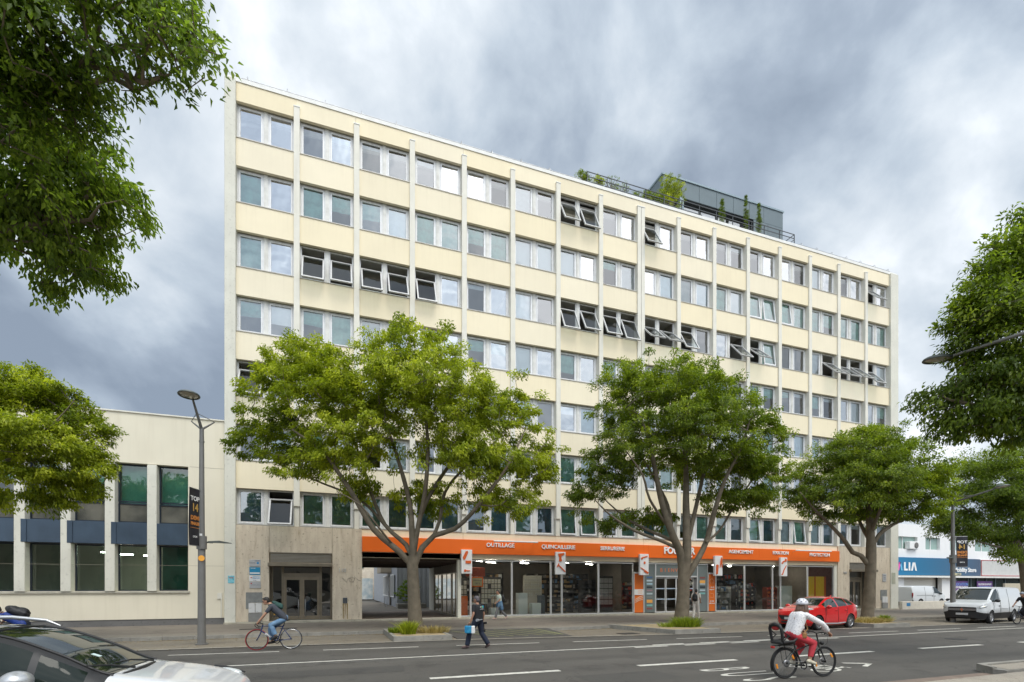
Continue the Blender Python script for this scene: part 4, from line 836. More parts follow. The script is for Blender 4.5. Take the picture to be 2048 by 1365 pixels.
mb = MB(); mb.box(-40, -5.2, 33.4, 33.5, .15, 9.9); mb.box(-40, -5.2, 28.9, 33.4, 4.3, 4.6); mb.box(-40, -5.2, 28.9, 33.4, .15, .5); mb.box(-40, -5.2, 28.9, 33.4, 8.0, 8.2, 1); T(mb.build('interior', [M['inner'], M['ceil']]), lb)
for i, (x, y, z) in enumerate(((-10.6, 30.4, 3.7), (-9.9, 30.6, 3.62), (-9.0, 31.0, 3.6), (-7.6, 30.5, 3.65))):
    o = MB().box(-.28, .28, -.05, .05, 0, .03).build('ceiling_lamp', emw); o.location = (x, y, z); tag(o, ['leftmost', 'second from the left', 'third from the left', 'rightmost'][i] + ' lit ceiling lamp inside the low building', 'light', 'ceiling lamps inside the low building')

# ------------------------------------------------------------------ white store on the right, low wall, shutter
vb = empty('white_store', (62, 35, .15), 'white store building with a blue sign band behind the parked vans', 'building')
ww = mat('white_wall', (.80, .80, .80), .8, var=.05, vscale=.4, streak=.12)
mb = MB(); Yv = 35.0
xs = [XAT(p, Yv) for p in (1793, 1808, 1870, 1898, 1912)]
mb.box(47, xs[1], Yv, Yv + .4, .15, 2.9); mb.box(xs[2] + 1.1, xs[4], Yv, Yv + .4, .15, 2.9); mb.box(47, 110, Yv, Yv + .4, 2.9, 5.75)
wz = [(5.75, 7.05)]
wxs = [(XAT(1783, Yv), XAT(1835, Yv)), (XAT(1851, Yv), XAT(1880, Yv)), (XAT(1900, Yv), XAT(1930, Yv)), (XAT(1950, Yv), XAT(1985, Yv))]
xp = 47
for a, b_ in wxs: mb.box(xp, a, Yv, Yv + .4, 5.75, 7.05); xp = b_
mb.box(xp, 110, Yv, Yv + .4, 5.75, 7.05); mb.box(47, 110, Yv, Yv + .4, 7.05, 8.3); mb.box(47, 110, Yv + 12, Yv + 12.4, .15, 8.3); mb.box(47, 47.4, Yv + .4, Yv + 12, .15, 8.3); mb.box(47, 110, Yv + .4, Yv + 12, 8.1, 8.25); mb.box(47, 110, Yv + 3, Yv + 3.2, .15, 8.1)
T(mb.build('wall', ww), vb)
pg = mat('pale_green_glass', (.30, .42, .38), .15, coat=.5)
for a, b_ in wxs:
    f = MB(); f.box(a, b_, Yv + .28, Yv + .32, 5.75, 7.05, 1); f.box((a + b_) / 2 - .05, (a + b_) / 2 + .05, Yv + .22, Yv + .28, 5.75, 7.05, 0); f.box(a, b_, Yv + .2, Yv + .28, 5.75, 5.83, 0); T(f.build('window', [M['alu'], pg]), vb)
mb = MB(); mb.box(xs[1], xs[2], Yv + .25, Yv + .3, .2, 2.9, 0)
for i in range(22): mb.box(xs[1], xs[2], Yv + .235, Yv + .25, .25 + i * .12, .25 + i * .12 + .10, 0)
mb.box(xs[2], xs[2] + 1.1, Yv + .6, Yv + .7, .15, 2.9, 0)
T(mb.build('roller_shutter', mat('shutter_cream', (.62, .60, .55), .6)), vb)
mb = MB(); mb.box(47, 110, Yv - .5, Yv, 2.9, 3.08); T(mb.build('canopy', M['coping']), vb)
sg = empty('store_sign', (58, 34.8, 3.1), 'long blue sign band with white and pink letters on the white store', 'shop sign')
bl_a = mat('sign_blue', (.015, .17, .33), .5); bl_b = mat('sign_slate', (.06, .10, .165), .5)
gm = bpy.data.materials.new('sign_gradient'); gm.use_nodes = True; t = gm.node_tree; b = t.nodes['Principled BSDF']; tcn = t.nodes.new('ShaderNodeTexCoord'); sp_ = t.nodes.new('ShaderNodeSeparateXYZ'); t.links.new(tcn.outputs['Generated'], sp_.inputs[0]); cr = t.nodes.new('ShaderNodeValToRGB'); t.links.new(sp_.outputs[0], cr.inputs[0]); e = cr.color_ramp.elements; e[0].position = .0; e[0].color = (.01, .19, .38, 1); e[1].position = 1; e[1].color = (.065, .10, .16, 1); q = e.new(.35); q.color = (.02, .15, .29, 1); t.links.new(cr.outputs[0], b.inputs['Base Color'])
xA, xB = XAT(1780, 34.7), XAT(1961, 34.7)
mb = MB(); mb.bbox(xA, xB, 34.7, 34.95, 3.12, 4.92, .01); T(mb.build('board', gm), sg)
lx = XAT(1806, 34.68)
def stroke(pts, m_, nm='letter'): k = MB(); k.prism(pts, 34.66, 34.699, axis='y'); T(k.build(nm, m_), sg)
def bar2(x0, z0, x1, z1, wd, m_): stroke([(x0 - wd / 2, z0), (x0 + wd / 2, z0), (x1 + wd / 2, z1), (x1 - wd / 2, z1)], m_)
zl, zh = 3.58, 4.42; wv = wl; pk_ = mat('sign_pink', (.75, .12, .42), .5); lbm = mat('sign_light_blue', (.15, .50, .75), .5)
XX = lambda p: XAT(p, 34.68)
bar2(XX(1789.5), zl, XX(1793), zh, .24, wv); bar2(XX(1796.2), zl, XX(1800), zh, .25, pk_); bar2(XX(1803.6), zl, XX(1800.4), zh, .20, lbm)
stroke([(XX(1808), zh), (XX(1808) + .22, zh), (XX(1808) + .22, zl + .19), (XX(1815), zl + .19), (XX(1815), zl), (XX(1808), zl)], wv); bar2(XX(1818.7), zl, XX(1818.7), zh, .22, wv)
bar2(XX(1823.6), zl, XX(1827), zh, .22, wv); bar2(XX(1832), zl, XX(1828.6), zh, .22, wv)
T(text('Mobility Store', .62, 'lettering', wl, None, (XAT(1931, 34.68), 34.68, 3.72), bold=.015, extr=.015), sg)
mb = MB(); mb.bbox(xB + .15, 110, 34.72, 34.95, 3.12, 4.85, .01); ob = mb.build('blank_sign', mat('ribbed_grey_sign', (.58, .58, .56), .6, var=.1)); tag(ob, 'blank pale grey sign board with a thin red edge beside the blue one', 'shop sign')
mb = MB(); mb.box(xB + .15, 110, 34.69, 34.718, 3.12, 3.18); mb.box(xB + .15, 110, 34.69, 34.718, 4.79, 4.85); mb.box(xB + .15, xB + .21, 34.69, 34.718, 3.18, 4.79); k = mb.build('edge', mat('red_edge', (.45, .04, .05), .5)); k.parent = ob
mb = MB(); mb.box(xs[4], 110, Yv + .02, Yv + .08, .3, 2.9)
T(mb.build('store_glazing', mat('dark_store_glass', (.02, .035, .032), .1, coat=.6)), vb)
f = MB(); [f.box(XAT(p, Yv) - .06, XAT(p, Yv) + .06, Yv - .06, Yv + .02, .3, 2.9) for p in (1912, 1936, 1941, 1954, 1972, 1990, 2010, 2040)]; T(f.build('window_frame', M['zinc']), vb)
pur = mat('purple_poster', (.10, .05, .20), .5, col2=(.20, .08, .26), vscale=.8)
for (p0, p1, l1, l2, lab) in ((1910, 1936, 'LOCATION', 'VOITURES ET MOTOS', 'purple poster reading LOCATION behind the lamp post'), (1954, 1985, '100% ÉLECTRIQUES', 'SOLUTIONS DE MOBILITÉ', 'purple poster with two lines of lettering above the large white van')):
    a, b_ = XAT(p0, Yv - .1), XAT(p1, Yv - .1); o = empty('poster', ((a + b_) / 2, Yv - .1, .6), lab, 'poster'); T(MB().box(a, b_, Yv - .10, Yv - .07, .5, 2.55).build('sheet', pur), o)
    bl_ = mat('poster_blue', (.16, .34, .72), .5); wl2 = wl
    if l1 == 'LOCATION': T(text(l1, .42, 'lettering', bl_, None, ((a + b_) / 2, Yv - .105, 2.2), bold=.01, extr=.003), o); T(text(l2, .26, 'lettering', wl2, None, ((a + b_) / 2, Yv - .105, 1.88), bold=.01, extr=.003, xs=.8), o)
    else: T(text(l2, .26, 'lettering', wl2, None, ((a + b_) / 2, Yv - .105, 2.2), bold=.01, extr=.003, xs=.75), o); T(text(l1, .30, 'lettering', bl_, None, ((a + b_) / 2, Yv - .105, 1.85), bold=.01, extr=.003, xs=.8), o)
o = MB().bbox(XAT(2008, 33.5), 110, 33.4, 33.6, .15, 2.3, .01).build('boundary_wall', mat('beige_wall', (.50, .45, .34), .85, var=.1)); tag(o, 'beige garden wall behind the large white van', 'wall')
o = MB().bbox(43.2, XAT(1893, 28.0), 27.9, 28.15, .12, .78, .02).build('low_wall', mat('low_wall_render', (.66, .61, .52), .85, var=.12, streak=.3, dirt=.5)); tag(o, 'low whitewashed wall beside the right end of the office block', 'wall')
k = MB().box(43.7, 44.15, 27.892, 27.899, .4, .66).build('blue_plate', mat('plate_blue', (.03, .20, .42), .5)); k.parent = o
ac = empty('air_conditioner', (XAT(1825, 34.9), 34.8, 5.8), 'white outdoor cooling unit under the upper window of the white store', 'air conditioner'); x = XAT(1825, 34.9)
T(MB().bbox(x - .7, x + .7, 34.7, 35.2, 5.78, 6.55, .03).build('casing', M['white']), ac); T(MB().lathe([(.0, 0), (.28, 0), (.30, .02), (.26, .03), (0, .02)], 20, M=Matrix.Translation((x + .25, 34.69, 6.16)) @ Matrix.Rotation(R(90), 4, 'X')).build('fan', M['plinth']), ac)

# ------------------------------------------------------------------ courtyard seen through the passage
sh = empty('metal_shed', (8, 50, .15), 'grey corrugated shed seen through the passage', 'building')
cg = mat('corrugated_grey', (.50, .52, .56), .5, .2, var=.12)
mb = MB()
for i in range(90):
    y = 44.8 + i * .3; mb.box(5.2, 5.26, y, y + .15, .15, 9, 0); mb.box(5.24, 5.3, y + .15, y + .3, .15, 9, 0)
mb.box(5.29, 14, 44.85, 72, .15, 9, 0)
for i in range(20): mb.box(5.3 + i * .42, 5.3 + i * .42 + .22, 44.76, 44.85, .15, 9, 0)
T(mb.build('wall', cg), sh)
for y0, y1, n in ((46.2, 49.0, 5), (51.0, 56.5, 8)):
    f = MB(); f.box(5.1, 5.19, y0, y1, 1.1, 3.0, 1)
    for i in range(n + 1): f.box(5.05, 5.099, y0 + (y1 - y0) * i / n - .05, y0 + (y1 - y0) * i / n + .05, 1.1, 3.0, 0)
    f.box(5.05, 5.099, y0, y1, 3.0, 3.1, 0); f.box(5.05, 5.099, y0, y1, 1.0, 1.1, 0); T(f.build('window', [M['white'], mat('dark_pane', (.03, .035, .04), .1)]), sh)
T(MB().bbox(4.2, 5.2, 49.3, 53.5, 3.3, 3.9, .02).build('canopy', mat('tan_canopy', (.40, .34, .26), .7)), sh); T(MB().box(5.08, 5.19, 49.4, 50.4, .2, 2.9).build('door', mat('shed_door', (.07, .06, .05), .5)), sh)
ob = empty('old_stone_house', (-2, 76, .15), 'pale stone house with arched windows and graffiti at the end of the yard', 'building')
T(MB().box(-25, 12, 76, 80, .15, 14).build('wall', mat('old_stone', (.78, .70, .58), .9, col2=(.58, .49, .38), vscale=1.3, dirt=.7)), ob)
for x in (1.0, 3.6, -1.6, -4.2): T(MB().prism([(x - .5, 4.6), (x + .5, 4.6), (x + .5, 7.4), (x + .25, 7.9), (x - .25, 7.9), (x - .5, 7.4)], 75.9, 76.0, axis='y').build('window', mat('green_shutter', (.10, .16, .13), .6)), ob)
gw = mat('graffiti_wall', (.70, .70, .66), .8, col2=(.36, .46, .50), vscale=1.6, dirt=.5, noise_detail=6.)
tag(MB().box(-20, 5.2, 73.9, 74.1, .15, 3.1).build('yard_wall', gw), 'yard wall covered with pale blue graffiti at the end of the yard', 'wall')
tag(MB().bbox(2.6, 3.1, 62.0, 62.3, .15, .8, .03).build('red_barrier', mat('red_plastic', (.6, .10, .06), .5)), 'small red plastic barrier at the left edge of the passage view', 'barrier')
o = empty('bin', (1.75, 39.5, .15), 'grey bin with a white lid at the left end of the passage', 'bin'); T(MB().bbox(1.5, 1.95, 39.2, 39.7, .2, 1.3, .05).build('body', mat('bin_grey', (.09, .10, .11), .5)), o); T(MB().bbox(1.48, 1.97, 39.18, 39.72, 1.3, 1.7, .06).build('lid', M['white']), o)
o = empty('bike_rack', (4.6, 45.6, .15), 'thin steel hoop rack beside the grey shed', 'rack'); T(MB().tube([(4.4, 45.5, .15), (4.4, 45.5, 1.0), (4.4, 47.5, 1.0), (4.4, 47.5, .15)], .03, 6).build('hoop', M['metal']), o)

# ------------------------------------------------------------------ roof: guard line, terrace, penthouse
rl = empty('guard_rail', (5, 28.6, 27.36), 'thin steel guard line with small hoops along the left roof edge', 'railing')
rl2 = empty('guard_rail', (37, 28.6, 27.36), 'thin steel guard line with small hoops along the right roof edge', 'railing')
for root, x0, x1, n in ((rl, -4.4, 14.6, 11), (rl2, 32.7, 42.6, 7)):
    mb = MB(); mb.tube([(x0, 28.45, 27.56), (x1, 28.45, 27.56)], .016, 6); T(mb.build('line', M['metal']), root)
    for i in range(n): x = x0 + .3 + (x1 - x0 - .6) * i / (n - 1); mb = MB(); mb.tube([(x, 28.34, 27.36), (x, 28.34, 27.55), (x, 28.42, 27.68), (x, 28.6, 27.62), (x, 28.72, 27.40)], .017, 6); T(mb.build('hoop', M['metal']), root)
tr = empty('terrace_railing', (23.5, 28.4, 27.36), 'dark steel railing round the planted roof terrace', 'railing')
xa, xb = 15.06, 32.3; mb = MB()
for z in (28.15, 27.85): mb.box(xa, xb, 28.40, 28.44, z - .02, z + .02)
mb.box(xa, xa + .04, 28.44, 33, 28.13, 28.17); mb.box(xb - .04, xb, 28.44, 34, 28.13, 28.17); mb.box(xb - .04, xb, 28.44, 34, 27.75, 27.78)
T(mb.build('rail', M['dmetal']), tr)
for i in range(13): x = xa + (xb - xa) * i / 12; T(MB().box(x - .02, x + .02, 28.41, 28.46, 27.3, 28.13).build('post', M['dmetal']), tr)
mb = MB(); [mb.tube([(xa, 28.43, z), (xb, 28.43, z)], .006, 4) for z in (27.48, 27.60, 27.72)]; T(mb.build('cable', M['metal']), tr)
ph = empty('penthouse', (27.3, 29.9, 27.3), 'dark zinc-clad penthouse on the roof terrace', 'building')
px0, px1, py0, pz1 = 21.75, 32.8, 29.9, 31.0
mb = MB(); jx = [px0, 23.35, 24.9, 26.45, 28.0, 29.5, 30.9, px1 - .0]
for a, b_ in zip(jx[:-1], jx[1:]): mb.box(a + .012, b_ - .012, py0, py0 + .06, 29.72, pz1 - .08)
for a, b_ in ((29.9, 31.3), (31.3, 32.8)): mb.box(a + .012, b_ - .012, py0, py0 + .06, 27.3, 29.70)
mb.box(px0 - .0, px0 + .06, py0 + .061, 37.5, 29.72, pz1 - .08); mb.box(px1 - .06, px1, py0 + .061, 37.5, 27.3, pz1 - .08)
T(mb.build('cladding', M['zinc']), ph)
T(MB().box(px0 - .06, px1 + .06, py0 - .06, 37.5, pz1 - .08, pz1 + .04).build('roof_edge', M['zinc2']), ph)
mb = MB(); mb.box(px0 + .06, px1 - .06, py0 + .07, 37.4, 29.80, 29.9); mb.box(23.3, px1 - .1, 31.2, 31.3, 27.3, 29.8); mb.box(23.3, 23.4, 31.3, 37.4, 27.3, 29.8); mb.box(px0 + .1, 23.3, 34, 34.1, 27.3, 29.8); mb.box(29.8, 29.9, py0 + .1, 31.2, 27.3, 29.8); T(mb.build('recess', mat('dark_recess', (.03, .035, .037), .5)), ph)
mb = MB(); mb.box(23.22, 23.55, py0 + .0, py0 + .3, 27.3, 29.72); T(mb.build('corner_post', M['zinc2']), ph)
for x0, x1 in ((23.7, 25.1), (25.35, 26.6), (26.9, 27.6), (27.9, 28.9)): T(MB().box(x0, x1, 30.25, 30.3, 28.3, 29.38).build('terrace_screen', mat('curtained_pane', (.70, .70, .71), .5)), ph)
pc = mat('planter_grey', (.06, .07, .08), .6)
for i, (a, b_) in enumerate(((15.2, 16.3), (16.35, 17.9), (18.0, 19.2), (19.3, 20.6), (20.7, 21.9), (22.0, 24.0))):
    tag(MB().bbox(a, b_, 28.5, 28.95, 27.3, 27.66, .02).build('roof_planter', pc), ['dark roof planter at the left end of the terrace', 'dark roof planter with leggy seedlings', 'dark roof planter with sparse stems', 'dark roof planter with round leafy bushes', 'dark roof planter with a yellow bush', 'dark roof planter in front of the big bush'][i], 'planter')
for i, x in enumerate((26.0, 28.15, 29.35)): tag(MB().lathe([(.0, 0), (.20, 0), (.26, .4), (.24, .42), (.2, .38), (0, .36)], 16).build('plant_pot', pc, loc=(x, 28.85, 27.3)), 'round dark pot of the %s cypress' % ['left', 'middle', 'right'][i], 'pot')
tag(MB().lathe([(.0, 0), (.28, 0), (.36, .5), (.33, .52), (.3, .46), (0, .44)], 18).build('plant_pot', M['white'], loc=(22.55, 29.25, 27.3)), 'white pot of the big roof bush', 'pot')
# opposite side of the street (seen only in reflections), stretched to darken them
op = empty('opposite_building', (5, -14, 0), 'plain building across the street, stretched to darken reflections, seen only in the shop glass', 'building')
mb = MB(); mb.box(-40, 190, -16, -14, -.05, 11.5); T(mb.build('wall', mat('opposite_render', (.22, .20, .165), .9, var=.1)), op)
mb = MB()
for i in range(56):
    for z in (1.2, 5.0): mb.box(-38 + i * 4, -36.4 + i * 4, -13.99, -13.9, z, z + 2.2)
k = T(mb.build('window', mat('opposite_glass', (.03, .035, .04), .2)), op); k['kind'] = 'stuff'

# ------------------------------------------------------------------ lamp posts and banners
pole_m = mat('lamp_pole_grey', (.20, .195, .185), .5, .3, var=.12, vscale=4.); lampg = mat('lamp_housing', (.12, .135, .125), .45, .3); lens = mat('lamp_lens', (.36, .33, .26), .25, coat=.5)
def lamp(x, y, base, top, arm_dir, lab, head=(1.5, .45), low=None, sc=1.0, rise=.0, arm_style=0):
    o = empty('street_lamp', (x, y, base), lab, 'street lamp', 'street lamps along the avenue')
    zt_ = top - head[1]
    mb = MB(); mb.tube([(x, y, base), (x, y, base + 1.2), (x, y, base + 3.4)], [.135, .125, .115], 16); mb.tube([(x, y, base + 3.4), (x, y, zt_)], [.10, .07], 16); mb.cyl((x, y, base), (x, y, base + .03), .2, 16); T(mb.build('pole', pole_m), o)
    mb = MB(); mb.cyl((x, y, base + 3.3), (x, y, base + 3.75), .16, 16); T(mb.build('collar', pole_m), o); mb = MB(); mb.cyl((x, y, zt_ - .5), (x, y, zt_ - .44), .085, 14); T(mb.build('collar', pole_m), o)
    d = Vector((arm_dir[0], arm_dir[1], 0)).normalized(); pe = Vector((d.y, -d.x, 0)); hp = Vector((x, y, zt_)) + d * head[0] + Vector((0, 0, head[1] + rise)); p0 = Vector((x, y, zt_ - .05))
    mb = MB(); mb.tube([p0, p0 + (hp - p0) * .96], [.055, .035], 8); T(mb.build('arm', pole_m), o)
    mb = MB(); tip = p0 + Vector((0, 0, .35))
    for s_ in (-1, 1): q = p0 + pe * s_ * .38 + Vector((0, 0, .30)) - d * .1; mb.tube([p0, q], [.04, .02], 6); mb.tube([q, p0 + (hp - p0) * .55], .012, 5)
    T(mb.build('strut', pole_m), o)
    Mh = Matrix.Translation(hp) @ Matrix.Rotation(math.atan2(d.y, d.x), 4, 'Z') @ Matrix.Rotation(R(-6), 4, 'Y') @ Matrix.Translation((.25 * sc, 0, .03)) @ Matrix.Diagonal((.82, .82, .82, 1))
    mb = MB(); mb.lathe([(0, .10), (.16, .095), (.30, .065), (.375, .02), (.385, -.01), (.36, -.03), (.33, -.02)], 28, M=Mh); mb.lathe([(.36, .0), (.40, -.02), (.39, -.045), (.35, -.04)], 28, M=Mh); T(mb.build('head', lampg), o)
    mb = MB(); mb.lathe([(.33, -.02), (.20, -.06), (0, -.075)], 24, M=Mh); T(mb.build('lens', lens), o)
    if low:
        e = Vector((low[0], low[1], 0)).normalized(); a = Vector((x, y, base + 3.55)); mb = MB(); mb.tube([a, a + e * .35], .03, 6); mb.add([tuple(a + e * t_ + Vector((-e.y, e.x, 0)) * w_ * sg_ + Vector((0, 0, h_))) for t_, w_, h_ in ((.2, .05, .04), (.5, .16, .07), (.95, .06, .02)) for sg_ in (-1, 1)] + [tuple(a + e * t_ + Vector((-e.y, e.x, 0)) * w_ * sg_ + Vector((0, 0, h_))) for t_, w_, h_ in ((.2, .05, -.02), (.5, .16, .0), (.95, .06, -.0)) for sg_ in (-1, 1)], [(0, 1, 3, 2), (2, 3, 5, 4), (6, 8, 9, 7), (8, 10, 11, 9), (0, 2, 8, 6), (2, 4, 10, 8), (1, 7, 9, 3), (3, 9, 11, 5), (4, 5, 11, 10), (0, 6, 7, 1)]); T(mb.build('low_lamp', lampg), o)
    return o
lamp1 = lamp(-4.32, 20.1, .02, 8.30, (-.22, -1), 'grey street lamp in front of the low cream building', (.62, .78), low=(.9, .5))
lamp3 = lamp(32.6, 18.4, .02, 7.05, (0.05, -1), 'grey street lamp at the nose of the large white van', (1.9, .30), low=(-1, -.3), rise=.1)
lamp2 = lamp(15.1, 5.2, .15, 8.1, (0.03, 1), 'street lamp whose long arm reaches in from the right edge over the road', (3.5, .25), rise=-.05)
o = T(MB().box(-4.46, -4.455, 20.0, 20.05, 1, 1.1).build('tape', pwh), lamp1)
mb = MB(); mb.lathe([(0, .0), (.10, .0)], 20, M=Matrix.Translation((-4.30, 19.965, 3.0)) @ Matrix.Rotation(R(90), 4, 'X')); bpy.data.objects.remove(o); T(mb.build('round_sticker', mat('sticker_orange', (.85, .38, .05), .5)), lamp1)
mb = MB(); mb.box(-4.36, -4.28, 19.98, 19.987, 3.45, 3.85); T(mb.build('code_plate', pwh), lamp1)
def banner(lampo, x, y, z0, z1, dvec, flip, lab):
    o = empty('banner', (x, y, z0), lab, 'banner', 'festival banners on the lamp posts'); d = Vector((dvec[0], dvec[1], 0)).normalized(); a = Vector((x, y, 0)) + d * .17; w_ = .54; n = Vector((d.y, -d.x, 0))
    th = .012; mb = MB(); mb.add([tuple(a + d * (w_ * u) + n * (s_ * th + .015 * math.sin(u * 6 + v * 5)) + Vector((0, 0, z0 + (z1 - z0) * v))) for s_ in (-1, 1) for v in (0, .33, .66, 1) for u in (0, .5, 1)],
      [(i * 3 + j, i * 3 + j + 1, i * 3 + j + 4, i * 3 + j + 3) for i in range(3) for j in range(2)] + [(12 + i * 3 + j + 3, 12 + i * 3 + j + 4, 12 + i * 3 + j + 1, 12 + i * 3 + j) for i in range(3) for j in range(2)])
    T(mb.build('cloth', mat('banner_black', (.022, .022, .03), .7, var=.3)), o)
    [T(MB().tube([Vector((x, y, z)), a + d * w_ + Vector((0, 0, z))], .014, 6).build('rod', M['metal']), o) for z in (z0 - .01, z1 + .01)]
    gold = mat('banner_gold', (.55, .33, .08), .6); og = mat('banner_orange', (.62, .23, .05), .6); c = a + d * w_ / 2; H_ = z1 - z0
    for side in (1, -1):
        ang = math.atan2(d.y, d.x) + (0 if side * 1 > 0 else math.pi)
        nn_ = Vector((math.sin(ang), -math.cos(ang), 0)); q = c + nn_ * .032
        mir = -1 if (flip and nn_.dot(Vector((0, 0, 0)) - Vector((x, y, 0))) > 0) else 1
        def tt(s_, z, sz, m_, b_=.006, xs=1.): T(text(s_, sz, 'lettering', m_, None, (q.x, q.y, z0 + H_ * z), (R(90), 0, ang), bold=b_, extr=.001, xs=xs * mir), o)
        tt('TOP', .82, .21, wl, xs=1.2); tt('14', .66, .36, gold, .01); tt('DEMI', .48, .19, og, .008, 1.15); tt('FINALES', .38, .14, og, .008, .95); tt('—————', .31, .1, og, .004); tt('LYON', .15, .09, wl, .002)
    q0 = c
banner(lamp1, -4.32, 20.1, 3.42, 5.33, (-.30, -.95), 0, 'black banner on the lamp post by the low building, seen nearly edge-on')
banner(lamp3, 32.6, 18.4, 3.10, 4.78, (.85, -.5), 1, 'black banner on the lamp post by the large white van, seen face-on')
o = MB().bbox(32.55, 33.1, 18.27, 18.30, 2.62, 2.76, .005).build('number_plate', mat('plate_beige', (.50, .46, .30), .6)); tag(o, 'small beige number tag on the lamp post by the large white van', 'sign'); k = text('1302', .13, 'lettering', tx, o, (32.83, 18.262, 2.69), extr=.001)
# planters round the street trees
soil = mat('sandy_soil', (.40, .31, .18), .95, col2=(.27, .21, .12), vscale=3., bump=.5)
for i, (poly, lab) in enumerate((([(2.0, 22.3), (2.05, 18.72), (4.2, 18.62), (4.2, 21.9)], 'stone-edged bed round the left street tree'), ([(12.35, 21.2), (13.5, 17.7), (15.75, 17.55), (15.9, 20.9)], 'stone-edged bed round the middle street tree'), ([(23.9, 20.4), (24.6, 17.2), (26.9, 17.0), (27.5, 20.3)], 'stone-edged bed round the right street tree'), ([(-12.3, 22.3), (-12.3, 18.9), (-10, 18.9), (-10, 22.3)], 'stone-edged bed round the tree at the left edge'), ([(40.5, 20.6), (40.8, 17.2), (43.6, 17.1), (44, 20.6)], 'stone-edged bed round the far right tree'))):
    o = empty('tree_bed', (sum(p[0] for p in poly) / 4, sum(p[1] for p in poly) / 4, 0), lab, 'tree bed', 'stone-edged tree beds in the parking strip')
    c = Vector((sum(p[0] for p in poly) / 4, sum(p[1] for p in poly) / 4)); inner = [tuple(Vector(p) + (c - Vector(p)).normalized() * .24) for p in poly]
    mb = MB()
    for j in range(4):
        a, b_ = Vector(poly[j]), Vector(poly[(j + 1) % 4]); ai, bi = Vector(inner[j]), Vector(inner[(j + 1) % 4]); n = max(1, round((b_ - a).length / 1.0))
        for q in range(n):
            t0, t1 = q / n, (q + 1) / n - .004; ch = .012
            mb.prism([tuple(a.lerp(b_, t0)), tuple(a.lerp(b_, t1)), tuple(ai.lerp(bi, t1)), tuple(ai.lerp(bi, t0))], 0, .205 - .006 * ((q + j) % 2))
    T(mb.build('kerb', M['conc']), o); mb = MB(); mb.prism(inner, .02, .185); T(mb.build('soil', soil), o)
# ------------------------------------------------------------------ trees and plants
bark = mat('smooth_bark', (.185, .150, .105), .85, col2=(.115, .095, .065), vscale=3.5, bump=.6, bscale=18., streak=.3, noise_detail=8.)
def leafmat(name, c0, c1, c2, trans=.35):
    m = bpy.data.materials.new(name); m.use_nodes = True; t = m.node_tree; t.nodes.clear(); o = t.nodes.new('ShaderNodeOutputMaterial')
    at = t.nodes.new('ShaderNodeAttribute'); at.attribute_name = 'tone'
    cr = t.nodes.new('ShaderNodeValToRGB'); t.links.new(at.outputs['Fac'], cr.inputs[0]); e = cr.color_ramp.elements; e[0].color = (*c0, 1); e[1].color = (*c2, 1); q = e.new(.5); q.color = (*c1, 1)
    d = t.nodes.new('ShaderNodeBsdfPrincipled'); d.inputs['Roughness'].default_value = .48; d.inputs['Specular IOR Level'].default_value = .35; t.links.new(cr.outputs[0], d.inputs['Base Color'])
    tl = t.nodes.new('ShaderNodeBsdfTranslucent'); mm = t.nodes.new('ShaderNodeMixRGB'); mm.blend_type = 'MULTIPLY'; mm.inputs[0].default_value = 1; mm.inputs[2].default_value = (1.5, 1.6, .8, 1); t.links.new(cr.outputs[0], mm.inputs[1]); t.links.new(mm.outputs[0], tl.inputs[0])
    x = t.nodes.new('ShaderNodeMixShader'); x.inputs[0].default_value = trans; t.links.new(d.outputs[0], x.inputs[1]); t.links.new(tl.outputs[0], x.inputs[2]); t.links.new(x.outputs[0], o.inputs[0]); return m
LM_lime = leafmat('leaf_lime', (.095, .140, .012), (.275, .325, .020), (.56, .58, .055), .42)
LM_mid = leafmat('leaf_mid', (.064, .106, .012), (.165, .225, .018), (.37, .42, .035), .42)
LM_dark = leafmat('leaf_dark', (.062, .102, .015), (.150, .208, .022), (.30, .36, .04), .52)
LM_deep = leafmat('leaf_deep', (.058, .100, .016), (.155, .225, .028), (.34, .42, .06), .56)
